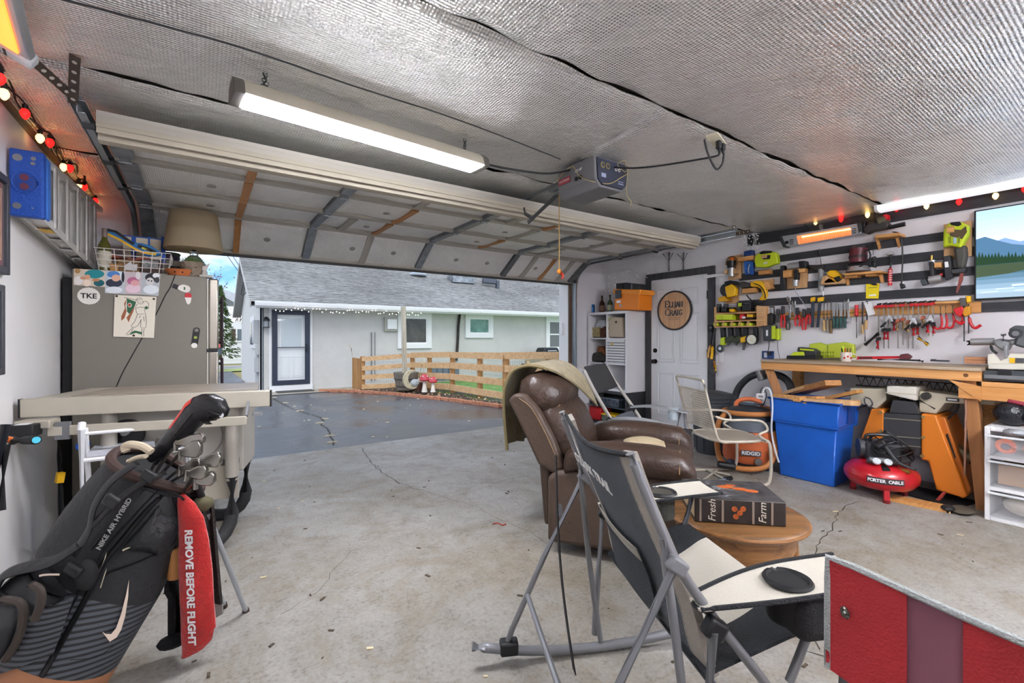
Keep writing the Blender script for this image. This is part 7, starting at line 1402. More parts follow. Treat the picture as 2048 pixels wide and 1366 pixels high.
w=WT('wall_outlet','blue patterned outlet plate at the left end of the bench','outlet',1536,710,.01);w.rect('plate',1524,702,1548,718,.0,.008,mat('blue plate','27406e',.4,var=(30,.7)),.002);w.rect('socket',1528,705,1534,715,.008,.014,mat('socket white','cfd6e0',.4),.002);w.rect('plug',1535,703,1541,710,.008,.04,BLACK,.004)
# wire channels
w=WT('wire_channel','white wire channel running from the door frame to the rack','cable channel',1440,550,.02);w.poly('channel',[(1409,551),(1456,545),(1456,550),(1409,557)],.035,.05,WHITE,.001);w.rect('drop',1439,556,1447,725,.0,.012,WHITE,.001);w.rect('clip',1438,575,1448,578,.0,.016,WPLAS,0)
# garden shears by the door frame
w=WT('yellow_shears','yellow-handled shears hanging by the dark door frame','shears',1424,690,.05);w.rod('blade',[(1430,652),(1424,690)],.009,.05,STEEL,smooth=False);w.rod('blade',[(1427,655),(1421,690)],.008,.06,DSTEEL,smooth=False);w.rod('handle',[(1421,690),(1417,705),(1416,715)],.014,.055,mat('tan handle','c79a5a',.5));w.rod('handle',[(1425,692),(1424,706),(1423,718)],.016,.06,YEL)
w=WT('putty_knife','small yellow and black scraper below the shears','scraper',1427,735,.05);w.rod('handle',[(1428,722),(1429,735)],.014,.05,mat('amber handle','b8761c',.5));w.disc('head',1427,743,.035,.04,.06,mat('head grey','4c4a44',.5));w.rod('band',[(1431,730),(1431,742)],.012,.055,YEL)
w=WT('switch_box','small black switch box beside the door frame','switch',1421,660,.03);w.rect('box',1417,650,1426,664,.0,.05,BLACK,.004);w.rect('key',1419,653,1424,657,.05,.055,GREY,.001)
# ------------------------------------------------------------------ hand tools on the magnetic strip
w=WT('tool_strip','pine tool strip on the wall above the bench','tool rail',1660,625,.02);w.poly('board',[(1560,626),(1737,617),(1737,631),(1560,641)],.0,.02,PINE,.001);w.poly('magnet',[(1560,632),(1737,623),(1737,625),(1560,634.5)],.02,.024,mat('magnet gold','8a6a20',.4,.4),0)
GH='hand tools on the strip';GRN=mat('dark green handle','1f4a48',.4);ASH=wood('ash handle','c9a878','a98756',6,2,.5)
def hang(name,label,cat,x,y0,ym,y1,blade,mb_,handle,mh,dx=0,off=.035,bw=None):
 q_=WT(name,label,cat,x,(y0+y1)/2,off,GH)
 if bw:q_.poly('blade',[(x-bw,y0),(x+bw,y0),(x+bw*.8,ym),(x-bw*.8,ym)],off-.003,off+.003,mb_,0)
 else:q_.rod('blade',[(x,y0),(x+dx*.4,ym)],blade,off,mb_,smooth=False)
 q_.rod('handle',[(x+dx*.4,ym),(x+dx*.7,(ym+y1)/2),(x+dx,y1)],handle,off,mh);return q_
for x,lab,m,hl in((1648,'wood-handled chisel first in the chisel row',ASH,.013),(1655,'grey wood-handled chisel second in the row',mat('grey wood','8a7c68',.6),.012),(1662,'dark banded chisel third in the row',mat('dark amber','6a5230',.5),.013)):hang('chisel',lab,'chisel',x,603,638,662 if x!=1662 else 667,.006,STEEL,hl,m)
for k,x in enumerate((1668,1674.5,1682,1690)):hang('bench_chisel',['first','second','third','last'][k]+' green-handled chisel along the strip','chisel',x,606,633,656,0,STEEL,.012,GRN,bw=3.2 if k in(0,2) else 1.8)
hang('slot_screwdriver','red-handled long screwdriver on the strip','screwdriver',1713,676,633,610,.004,DSTEEL,.016,RED);hang('wood_file','first wood-handled file right of the red screwdriver','file',1725,604,648,668,0,DSTEEL,.012,ASH,bw=1.6);hang('wood_rasp','second longer wood-handled rasp right of the red screwdriver','file',1734,602,640,659,0,DSTEEL,.014,ASH,dx=-3,bw=1.8);hang('round_file','thin black file hanging lowest by the wooden rasps','file',1730,640,672,683,.003,DSTEEL,.004,BLACK)
w=WT('steel_wrench','polished combination wrench between chisels and screwdriver','wrench',1697,620,.035,GH);w.poly('shank',[(1693,608),(1698,608),(1700,638),(1696,638)],.03,.04,CHROME,.001);w.poly('open_end',[(1689,598),(1692,604),(1695,600),(1698,596),(1699,606),(1693,611),(1689,606)],.028,.042,CHROME,.002);w.disc('ring_end',1697.5,641,.018,.028,.042,CHROME)
for i,(x,lab) in enumerate(((1579,'larger adjustable wrench left of the red pliers'),(1589,'smaller adjustable wrench left of the red pliers'))):
 w=WT('adjustable_wrench',lab,'wrench',x,615,.04,GH);t_=596+9*i;w.poly('shank',[(x-2,t_+8),(x+2,t_+7),(x+4,635),(x,636)],.035,.05,CHROME,.002);w.poly('jaw',[(x-6,t_),(x-3,t_-4),(x,t_+2),(x+2,t_-5),(x+4,t_+4),(x+1,t_+10),(x-4,t_+7)],.03,.055,CHROME,.003)
def pliers(x,y0,y1,m,lab,sp=4,name='pliers'):
 q_=WT(name,lab,'pliers',x,(y0+y1)/2,.045,GH);ym=y0+(y1-y0)*.38;q_.poly('jaw',[(x-2.5,y0),(x+2.5,y0),(x+3.5,ym),(x-3.5,ym)],.03,.055,DSTEEL,.002)
 for s in(-1,1):q_.rod('handle',[(x+s*1.5,ym),(x+s*sp,(ym+y1)/2),(x+s*sp*.7,y1)],.0095,.045,m)
pliers(1566,612,655,RED,'red-handled snips leftmost on the strip');pliers(1576,630,660,mat('dark grip','3e3a3a',.5),'dark-handled pliers below the large wrench',3);pliers(1595,615,652,RED,'first red pliers right of the wrenches',5);pliers(1608,618,660,RED,'second red pliers right of the wrenches',3.5);pliers(1617,616,648,RED,'third red pliers beside the blue and yellow square',4);pliers(1556,618,645,mat('dark grip','',.5),'small dark pliers beside the charger',3,'small_pliers')
for i,(x,lab) in enumerate(((1626,'narrow navy square with yellow top on the strip'),(1640,'wide navy combination square with yellow head'))):
 w=WT('try_square',lab,'square',x,625,.04,GH);w.poly('stock',[(x-3,602),(x+3,601),(x+1-3*i,655),(x-4-3*i,655)],.03,.05,mat('navy steel','2b3440',.45),.002);w.poly('head',[(x-4,596),(x+(4 if i==0 else 8),594),(x+(4 if i==0 else 7),602),(x-4,604)],.028,.056,YEL,.003)
w=WT('paper_note','tilted white paper note between files and clamps','note',1740,622,.04,GH);w.poly('sheet',[(1728,606),(1742,603),(1751,628),(1736,632)],.04,.0412,WPLAS,0);w.rect('pin',1734,606,1736,608,.0412,.045,GREY,0)
w=WT('coping_frame','small white wire frame hanging behind the red screwdriver','coping saw',1708,640,.03,GH);w.rod('frame',[(1718,634),(1705,636),(1704,646),(1716,646)],.003,.035,WPLAS,smooth=False);w.rod('pin',[(1705,641),(1712,641)],.002,.035,WPLAS,smooth=False)
# ------------------------------------------------------------------ clamp rack
w=WT('clamp_rack','long pine clamp rack on the wall beside the television','tool rail',1860,615,.03);w.poly('board',[(1748,612),(1963,603),(1963,625),(1748,631)],.0,.022,PINE,.001);w.poly('ledge',[(1790,607),(1930,601),(1930,606),(1790,611)],.022,.07,PINE,.001);w.poly('cap_strip',[(1790,602),(1920,597),(1920,600),(1790,605)],.0,.02,WHITE,.001)
GC='bar clamps on the rack'
clx=[(1757,614,700,'r',692),(1768,613,697,'r',674),(1777,613,697,'r',674),(1787,612,660,'r',656),(1796,612,697,'w',656),(1806,611,690,'w',653),(1817,611,697,'w',658),(1826,610,697,'r',666),(1837,610,680,'r',664),(1846,609,660,'w',650),(1857,609,672,'r',660),(1866,608,672,'r',662)]
for i,(x,y0,y1,hc_,hy) in enumerate(clx):
 w=WT('bar_clamp',['first','second','third','fourth','fifth','sixth','seventh','eighth','ninth','tenth','eleventh','last'][i]+' bar clamp on the rack, %s-handled'%('red' if hc_=='r' else 'wood'),'clamp',x,650,.06,GC)
 w.rect('bar',x-1.1,y0,x+1.1,y1,.055,.061,mat('clamp bar','8f8d88',.35,.8),0);w.poly('fixed_jaw',[(x-7,y0-2),(x+4,y0-5),(x+5,y0),(x-2,y0+3),(x-7,y0+2)],.045,.075,RED if hc_=='r' or i%2 else mat('rust jaw','a2543a',.5),.002);w.poly('jaw_tip',[(x-2,y0-6),(x+6,y0-8),(x+4,y0-4),(x-2,y0-3)],.05,.085,BLACK,.001)
 w.poly('sliding_jaw',[(x-4,hy-17),(x+4,hy-18),(x+4,hy-12),(x-4,hy-10)],.045,.078,BLACK if hc_=='r' else mat('rust jaw','',.5),.002);w.rod('handle',[(x+(1 if i%2 else-2),hy-10),(x+(1 if i%2 else-2),hy+5)],.0135,.085,RED if hc_=='r' else ASH,smooth=False,n=10)
for i,(x,y,lab) in enumerate(((1778,640,'left steel spring clamp with black grips'),(1826,645,'middle steel spring clamp with black grips'),(1860,641,'right steel spring clamp with black grips'))):
 w=WT('spring_clamp',lab,'clamp',x,y,.1,'spring clamps on the rack');w.poly('jaw',[(x-8,y+4),(x-2,y-10),(x+4,y-10),(x+9,y+4),(x+4,y+3),(x,y-2),(x-4,y+4)],.085,.105,STEEL,.003);w.rod('grip',[(x-6,y+4),(x-13,y+12),(x-17,y+14)],.009,.1,BLACK);w.rod('grip',[(x+7,y+4),(x+10,y+11)],.009,.1,BLACK);w.disc('pivot',x+1,y-2,.008,.105,.112,CHROME)
for i,(x,y,s,lab) in enumerate(((1880,643,1,'first red C-clamp on the rack'),(1890,642,1,'second red C-clamp on the rack'),(1904,641,1,'third red C-clamp on the rack'),(1922,630,1,'larger red C-clamp under the yellow clamp'))):
 w=WT('c_clamp',lab,'clamp',x,y,.07,'red C-clamps on the rack');w.rod('frame',[(x+2,y-14),(x+4,y),(x+2,y+12),(x-5,y+15),(x-11,y+12)],.008,.07,RED);w.rod('screw',[(x+1,y-30),(x+1,y-12)],.0045,.065,STEEL,smooth=False);w.rod('tee',[(x-4,y-31),(x+5,y-31)],.003,.065,STEEL,smooth=False)
w=WT('corner_clamp','yellow and red one-hand clamp at the right end of the rack','clamp',1935,630,.08);w.rect('bar',1927,610,1929.5,683,.07,.077,DSTEEL,0);w.rect('bar',1936,608,1938.5,667,.07,.077,DSTEEL,0);w.poly('head',[(1920,596),(1932,596),(1934,612),(1922,614)],.06,.1,mat('clamp grey','55524e',.5),.004);w.poly('grip',[(1932,592),(1942,592),(1942,604),(1934,606)],.06,.1,YEL,.005);w.poly('body',[(1908,618),(1925,612),(1930,622),(1922,634),(1912,630)],.06,.11,RED,.006);w.poly('yellow_body',[(1928,616),(1940,612),(1942,628),(1932,634),(1926,628)],.06,.11,mat('clamp yellow','c98a16',.45),.006);w.rod('arm',[(1938,634),(1942,648),(1950,656),(1962,650)],.011,.09,RED);w.rod('arm',[(1910,640),(1922,648),(1928,642)],.010,.09,RED)
for nm,lab,a,b,c_,m in(('black_offset_bar','dark slotted bar hanging tilted left of the clamps',(1730,690),(1757,667),.016,mat('slotted bar','3a3634',.5,.4)),('yellow_scraper','yellow and black scraper tilted below the middle clamps',(1836,676),(1856,690),.014,YEL)):
 w=WT(nm,lab,'hand tool',(a[0]+b[0])/2,(a[1]+b[1])/2,.09);w.rod('bar',[a,b],c_,.09,m,smooth=False);w.rod('edge',[(a[0]+1,a[1]-3),(b[0]+1,b[1]-3)],.005,.1,BLACK,smooth=False)
# ================================================================== SHELF CORNER
cs=thing('cube_shelf','white six-cube shelf standing in the back corner','shelf',(RW-.004,4.645,.49),-90)
M_LAM=mat('white laminate','d9d8da',.4);hx,dp,hh=.385,.39,1.13
for nm,a,b in(('side',(-hx,-dp,0),(-hx+.035,0,hh)),('side',(hx-.035,-dp,0),(hx,0,hh)),('top',(-hx+.035,-dp,hh-.035),(hx-.035,0,hh)),('bottom',(-hx+.035,-dp,0),(hx-.035,0,.035)),('shelf',(-hx+.035,-dp+.002,.375),(hx-.035,0,.392)),('shelf',(-hx+.035,-dp+.002,.735),(hx-.035,0,.752)),('divider',(-.008,-dp+.003,.035),(.008,0,hh-.035)),('back',(-hx+.03,-.008,.03),(hx-.03,-.001,hh-.03))):part(nm,MB().bb(a,b),M_LAM,cs,bev=.0015)
ms=thing('media_stand','black stand with a glass shelf under the white cube shelf','stand',(RW-.004,4.66,0),-90);BK=mat('black veneer','242427',.4)
for nm,a,b in(('top',(-.44,-.42,.455),(.42,0,.488)),('side',(-.44,-.42,0),(-.41,0,.455)),('side',(.39,-.42,0),(.42,0,.455)),('base',(-.41,-.42,0),(.39,0,.03)),('back',(-.41,-.02,.03),(.39,-.005,.455))):part(nm,MB().bb(a,b),BK,ms)
part('glass_shelf',MB().bb((-.41,-.4,.25),(.39,-.02,.258)),mat('smoked glass','6f7c86',.1,alpha=.5),ms)
def crate(name,label,cat,x,y,z,sx,sy,sz,m,m2,group=None):
 t=thing(name,label,cat,(RW+y,4.66-x,z),-90,group);part('body',MB().bb((-sx/2,-sy/2,0),(sx/2,sy/2,sz)),m,t,bev=.006);part('lid',MB().bb((-sx/2-.003,-sy/2-.003,sz),(sx/2+.003,sy/2+.003,sz+.018)),m2,t,bev=.004);return t
crate('red_toolbox','red metal toolbox on the low stand','toolbox',-.25,-.25,.032,.24,.22,.17,RED,mat('red lid','9a1c20',.4));t=crate('bit_organizer','clear and yellow parts case beside the red toolbox','organizer',.07,-.3,.032,.3,.2,.1,mat('smoky case','5a5e52',.3,var=(30,.6)),YEL);crate('parts_case','dark parts case with yellow latches on the glass shelf','organizer',.05,-.25,.26,.34,.22,.1,mat('dark clear case','3f4650',.25,var=(24,.7)),mat('smoke lid','66707a',.2));crate('drill_case','flat black case on the glass shelf left side','case',-.27,-.25,.26,.2,.2,.05,BLACK,mat('brown lid','6b5234',.5,var=(30,.5)))
TZ=.49+hh
w=WT('orange_cooler','orange hard cooler box on top of the cube shelf','cooler',1255,595,.3);w.poly('body',[(1228,620),(1230,586),(1278,586),(1277,620)],.08,.36,mat('cooler orange','e8831c',.5),.012);w.poly('lid',[(1226,588),(1227,578),(1281,579),(1280,589)],.07,.37,mat('cooler orange light','f09430',.5),.008);w.rect('latch',1231,580,1242,597,.37,.385,mat('latch grey','34353b',.4),.004);w.rect('sticker',1233,601,1241,606,.361,.363,WPLAS,0);w.disc('badge',1241,611,.02,.361,.364,mat('badge blue grey','8fa0b8',.4))
w=WT('black_organizer','black tool organizer on top of the orange cooler','organizer',1255,572,.25);w.poly('tray',[(1232,578),(1232,567),(1252,565),(1279,568),(1278,579)],.1,.34,mat('organizer black','26282e',.5),.005);w.rect('handle',1243,568,1246,578,.34,.35,BLACK,.002);w.rect('divider',1262,568,1264,578,.34,.346,GREY,0)
for i,(x,lab) in enumerate(((1204,'dark liquor bottle left of the green bottle'),(1220,'green liquor bottle beside the orange cooler'))):
 p=aX(x,620,RW-.2);t=thing('liquor_bottle',lab,'bottle',(p.x,p.y,TZ+.492-.49),0,'bottles on the shelf');part('glass',MB().lathe([(0,0),(.04,0),(.042,.02),(.042,.14),(.03,.17),(.014,.19),(.014,.235),(0,.235)],n=14),mat('amber glass','4a2b1c',.1,trans=.3) if i==0 else mat('green bottle glass','5d6b48',.1,trans=.4),t);part('cap',MB().cyl((0,0,.235),(0,0,.26),.016,n=10),BLACK,t);part('label',MB().lathe([(.0428,.03),(.0428,.11)],n=14),mat('bottle label %d'%i,('7a5a4a','a9ac90')[i],.7),t)
p=aX(1184,622,RW-.25);t=thing('blue_can','blue drink can at the far end of the shelf top','can',(p.x,p.y,TZ+.002));part('can',MB().lathe([(0,0),(.04,.003),(.045,.02),(.045,.12),(.036,.135),(0,.135)],n=16),mat('can blue','2b5f96',.3,.4,var=(30,.6)),t);part('lid',MB().cyl((0,0,.135),(0,0,.15),.03,n=12),WPLAS,t)
w=WT('yellow_roll','yellow roll lying right of the orange cooler','roll',1283,617,.2);w.cyl('roll',(1279,616.5),(1291,616.5),.028,.2,mat('roll yellow','c9b21c',.6));w.cyl('core',(1291,616.5),(1292,616.5),.012,.2,mat('core tan','a8905a',.7))
w=WT('canvas_bag','tan canvas bag with lime cord in the upper right cube','bag',1230,655,.3);w.poly('bag',[(1216,674),(1218,638),(1224,634),(1244,635),(1247,675)],.08,.36,mat('tan canvas','b3a48f',.85),.015);w.rod('cord',[(1222,634),(1215,642),(1214,652),(1217,658)],.006,.375,mat('lime cord','b9c470',.6));w.disc('grommet',1232,644,.016,.361,.366,BRONZE)
w=WT('striped_bin','white fabric bin with thin navy stripes in the middle right cube','storage bin',1230,702,.3);w.rect('bin',1211,678,1249,727,.05,.385,mat('white fabric','d5d4d2',.8),.006)
for k in range(8):w.rect('stripe',1211,685+k*5.4,1249,686.5+k*5.4,.385,.387,mat('navy stripe','4a4c55',.7),0)
w.disc('grommet',1224,688,.02,.385,.39,mat('brass','',0))
w=WT('wire_bin','wire basket with white cloth in the upper left cube','basket',1193,660,.3);w.rect('basket',1180,655,1198,674,.08,.33,mat('gold wire weave','9a8d62',.6,var=(60,.7)),.004);w.poly('cloth',[(1188,655),(1196,641),(1208,640),(1211,650),(1204,658)],.1,.3,mat('white grey cloth','b9bcc2',.9,var=(30,.3)),.015);w.poly('dark_goods',[(1199,658),(1209,652),(1211,675),(1200,675)],.1,.3,mat('dark red goods','5a3a30',.8,var=(30,.5)),.008)
w=WT('scrap_pile','brown and black odds and ends in the middle left cube','scraps',1200,712,.3);w.poly('leather',[(1193,706),(1196,692),(1206,696),(1210,706),(1210,716)],.1,.3,mat('rust leather','7a4a2a',.8,var=(30,.5)),.01);w.poly('black_bits',[(1180,722),(1186,706),(1198,704),(1209,714),(1209,723)],.1,.34,mat('scrap dark','2e2a28',.7,var=(40,.8)),.008)
# ================================================================== BINS AND VACUUM
tc_=thing('trash_can','dark grey ribbed trash can with a lid by the side door','trash can',(4.62,2.88,0));GCN=mat('charcoal plastic','3c3f44',.5)
part('body',MB().lathe([(0,0),(.175,0),(.18,.02),(.205,.55),(.215,.56),(.215,.59),(0,.59)],n=28),GCN,tc_);part('lid',MB().lathe([(.225,.585),(.228,.61),(.2,.64),(.1,.665),(0,.67)],n=28),mat('lid charcoal','33363a',.45),tc_)
for k in range(12):a=k*.5236;part('rib',MB().bar((.182*math.cos(a),.182*math.sin(a),.03),(.207*math.cos(a),.207*math.sin(a),.54),.02,.012,up=(math.cos(a),math.sin(a),0)),GCN,tc_)
vc=thing('shop_vacuum','orange wet-dry shop vacuum with a black lid and coiled hoses','vacuum',(4.43,2.38,0),-58);VO=mat('vac orange','c8683c',.5,var=(6,.1));HOSE=mat('tan hose','b5743c',.6)
part('tank',MB().lathe([(0,.06),(.22,.06),(.235,.09),(.23,.30),(.225,.36),(0,.36)],n=32),VO,vc);part('band',MB().lathe([(.228,.36),(.235,.365),(.235,.45),(.225,.46)],n=32),mat('vac grey band','5b6169',.5),vc);part('lid',MB().lathe([(.225,.46),(.23,.5),(.2,.54),(.13,.58),(0,.59)],n=32),mat('vac lid','2b3038',.45),vc)
part('inlet',MB().torus((0,-.237,.31),.035,.014,(0,1,0),20,8),BLACK,vc);part('inlet_bore',MB().cyl((0,-.24,.31),(0,-.22,.31),.033,n=16),DBLACK,vc);part('name_plate',MB().box((.0,-.243,.17),(.17,.012,.05)),mat('plate grey','55585c',.5),vc,bev=.004);text('lettering','RIDGID',.046,WPLAS,vc,TM((.0,-.250,.17)),bold=.001)
part('handle',MB().tube(crv([(-.12,-.02,.54),(-.1,-.02,.62),(0,-.02,.65),(.1,-.02,.62),(.12,-.02,.54)],4),.022,10),VO,vc);part('hose_wrap',MB().tube([(.225*math.cos(R_(a)),.225*math.sin(R_(a)),.50+a/9000) for a in range(150,460,12)],.024,10),HOSE,vc)
part('hose',MB().tube(crv([(-.2,-.1,.52),(-.27,-.12,.42),(-.29,-.14,.25),(-.25,-.28,.08),(-.1,-.36,.05),(.08,-.35,.07),(.17,-.29,.14),(.2,-.2,.25),(.2,-.1,.36)],6),.024,10),HOSE,vc);part('hose_nozzle',MB().cyl((-.14,-.36,.06),(-.28,-.40,.08),.032,n=12),BLACK,vc);part('drain',MB().cyl((.06,-.22,.1),(.06,-.27,.1),.03,n=12),mat('hub','',0),vc)
for a in(45,135,225,315):part('caster',MB().ball((.2*math.cos(R_(a)),.2*math.sin(R_(a)),.045),(.06,.06,.045),10,6),mat('caster navy','26344a',.5),vc)
part('cord_coil',MB().torus((.02,0,.60),.1,.012,(0,.1,1),20,6),mat('blue grey cord','4e5a66',.5),vc)
w=WT('power_strip','white power strip standing on the vacuum lid','power strip',1524,800,.72);w.poly('body',[(1514,787),(1528,786),(1530,814),(1515,815)],.70,.74,WPLAS,.004)
for k in range(3):w.rect('socket',1517,791+k*7,1526,795+k*7,.74,.743,mat('socket grey','8a8c90',.5),0)
w.rod('cord',[(1524,787),(1530,776),(1540,781),(1545,810),(1543,860),(1550,900),(1558,925)],.008,.93,mat('pale cord','cfd2d8',.5));w.rod('cord',[(1520,786),(1526,775),(1533,790),(1526,812)],.004,.76,BLACK)
hb=WT('black_hose','thick black hose arching behind the bench leg','hose',1530,760,.3);hb.rod('hose',[(1468,800),(1478,775),(1497,756),(1520,748),(1555,750),(1575,762),(1584,782)],.036,.35,mat('hose black','35373a',.55,bump=(90,.5)),n=12);hb.cyl('cuff',(1519,742),(1526,760),.045,.36,mat('hub','',0))
# bin
bb=thing('blue_bin','large blue plastic bin full of lumber offcuts','bin',(4.5,1.84,0));BB=mat('bin blue','1a5ab8',.35,var=(5,.1))
def frust(z0,a0,b0,z1,a1,b1):return MB().add([(-a0,-b0,z0),(a0,-b0,z0),(a0,b0,z0),(-a0,b0,z0),(-a1,-b1,z1),(a1,-b1,z1),(a1,b1,z1),(-a1,b1,z1)],[(0,1,5,4),(1,2,6,5),(2,3,7,6),(3,0,4,7),(3,2,1,0)])
for nm,f in(('lower',frust(0,.15,.215,.50,.185,.245)),('upper',frust(.50,.205,.265,.70,.215,.278))):o_=part(nm,f,BB,bb,bev=.01);m_=o_.modifiers.new('solid','SOLIDIFY');m_.thickness=.006
part('shoulder',MB().bb((-.205,-.265,.492),(.205,.265,.502)),BB,bb);part('rim',MB().tube([(-.218,-.282,.7),(.218,-.282,.7),(.218,.282,.7),(-.218,.282,.7)],.011,8,closed=True),BB,bb);part('grip',MB().bb((-.05,-.283,.53),(.09,-.26,.67)),mat('bin blue dark','123f86',.4),bb)
for i,(a,b,wd,th,lab) in enumerate((((-.14,.26,.71),(-.2,.0,.715),.08,.045,'short pale offcut at the front left of the blue bin'),((-.17,.0,.70),(-.1,-.38,.72),.10,.04,'pale flat offcut at the front right of the blue bin'),((.12,.18,.74),(-.12,-.2,.87),.14,.045,'long brown plank lying highest across the blue bin'),((.12,.26,.72),(.0,.0,.82),.12,.03,'plywood scrap leaning behind the long plank'),((.1,-.05,.70),(.05,-.33,.80),.09,.03,'thin strip sticking out at the back of the blue bin'),((-.02,.1,.70),(-.1,-.1,.72),.09,.045,'stubby block in the middle of the blue bin'))):
 t=part('lumber_offcut',MB().bar(a,b,wd,th),(PINE,PLYB,wood('brown plank','b9834a','8f5f30',5,1),PLYB,PINE,PINE)[i],bev=.002);t.location=bb.location;tag(t,lab,'offcut','offcuts in the blue bin')
# ================================================================== WORKBENCH
bn=thing('workbench','long pine workbench against the tool wall','workbench',(4.9,1.5,0));BE=Vector(bn.location);YL,YR=2.35,.80
def bbx(name,a,b,m=PINE,bv=.002):part(name,MB().bb(Vector(a)-BE,Vector(b)-BE),m,bn,bev=bv)
PINE1=wood('bench pine','dba467','b97d3f',4,1,.6)
bbx('top',(4.585,YR,1.008),(RW-.002,YL,1.03),wood('bench top','b5a48e','97836b',3,1,.7));bbx('front_beam',(4.60,YR,.935),(4.64,YL,1.008),PINE1);bbx('end_beam',(4.64,YL-.04,.935),(RW-.01,YL,1.008),PINE1);bbx('rear_beam',(RW-.05,YR,.935),(RW-.01,YL-.04,1.008),PINE1)
bbx('saw_shelf',(4.60,-.9,.90),(RW-.002,YR,.935),PINE1);bbx('saw_beam',(4.598,-.9,.805),(4.64,YR+.12,.90),PINE1)
for y0,y1 in((2.31,2.17),(.87,.79)):part('leg',MB().bar(Vector((4.67,y0,.94))-BE,Vector((4.75 if y1>1 else 4.7,y1 if y1>1 else .80,.45 if y1>1 else .0))-BE,.09,.075),wood('brown leg','b07a4a','8a5a32',4,2,.6),bn)
for y in(2.25,.84):bbx('rear_post',(RW-.09,y-.04,0),(RW-.01,y+.04,.935))
part('gusset',MB().prism([(YR,.90),(YR+.17,.935),(YR,.79)],4.59,4.60,o=-BE,ex=(0,1,0),ey=(0,0,1),ez=(1,0,0)),PINE1,bn);part('knot',MB().cyl(Vector((4.598,.88,.975))-BE,Vector((4.6,.88,.975))-BE,.014,n=12),mat('knot brown','6a4426',.7),bn)
BZ=1.031
w=WT('lime_case','lime green perforated carry case on the bench','case',1660,700,.2);w.poly('half',[(1619,716),(1621,688),(1640,685),(1656,690),(1656,716)],.06,.12,mat('lime case','b4c23a',.5),.008);w.poly('half',[(1656,716),(1658,688),(1690,684),(1709,689),(1711,716)],.06,.12,mat('lime case','',.5),.008)
for k in range(12):w.rect('slot',1640+(k%6)*5,703+(k//6)*7,1642.5+(k%6)*5,707+(k//6)*7,.12,.122,mat('lime dark','',.5),0)
w=WT('battery_tool','lime and black cordless tool lying at the left of the bench','power tool',1602,708,.3);w.poly('base',[(1572,718),(1573,711),(1632,711),(1634,718)],.2,.34,BLACK,.006);w.poly('lime_body',[(1583,712),(1592,704),(1612,703),(1614,712)],.22,.33,LIME,.008);w.poly('black_body',[(1598,702),(1600,694),(1628,697),(1638,703),(1637,716),(1618,716)],.22,.32,mat('tool black','2c2e30',.45),.008);w.poly('lime_trim',[(1600,697),(1628,699),(1628,702),(1600,700)],.32,.325,LIME,0)
p=aX(1692,718,RW-.35);t=thing('pen_mug','white printed mug full of pens on the bench','mug',(p.x,p.y,BZ),-60);part('mug',MB().lathe([(0,0),(.036,0),(.042,.02),(.044,.085),(.04,.085),(.038,.015),(0,.012)],n=20),mat('mug white','d9cfc4',.35),t);part('handle',MB().torus((.056,0,.045),.024,.006,(0,1,0),16,6),mat('mug white','',0),t)
for k in range(3):part('print_spot',MB().ball((-.02+.025*k,-.0415,.035+.012*(k%2)),(.008,.003,.009),8,5),RED,t)
for k,c in enumerate((BLACK,mat('brown pen','5a3c2a',.5),LIME,BLACK,RED,mat('wood pen','b28a50',.6))):part('pen',MB().cyl((.015*math.cos(k),.015*math.sin(k),.014),(.035*math.cos(k*1.1),.03*math.sin(k*1.1),.12+.02*(k==2)),.005 if k!=2 else .009,n=8),c,t)
w=WT('pipe_wrench','long red pipe wrench lying on the bench','wrench',1780,716,.3);w.poly('shaft',[(1712,719),(1712,713),(1800,712),(1800,717)],.28,.31,RED,.003);w.poly('grip_print',[(1718,718),(1718,714),(1745,714),(1745,717.5)],.310,.312,DRED,0);w.poly('head',[(1800,718),(1802,709),(1815,707),(1824,713),(1818,720)],.27,.33,DRED,.006)
w=WT('pry_bar','thin black steel bar lying in front of the red wrench','bar',1800,720,.42);w.rod('bar',[(1755,719),(1800,719.5),(1838,721)],.007,.42,DSTEEL,smooth=False);w.rod('tip',[(1838,721),(1846,723)],.012,.42,BLACK,smooth=False)
w=WT('square_bar','short grey steel square lying right of the wrench','square',1880,722,.35);w.rect('bar',1862,720,1898,723,.33,.37,DSTEEL,.001);w.rect('tongue',1862,718,1872,720,.33,.35,GREY,0)
w=WT('wood_block','reddish wood block on the bench beside the mitre saw','block',1953,720,.3);w.rect('block',1932,714,1975,727,.24,.34,wood('reddish pine','bb8560','a06a46',5,1),.002);w.rect('layer',1932,719.8,1975,720.6,.34,.341,M_CRACK,0)
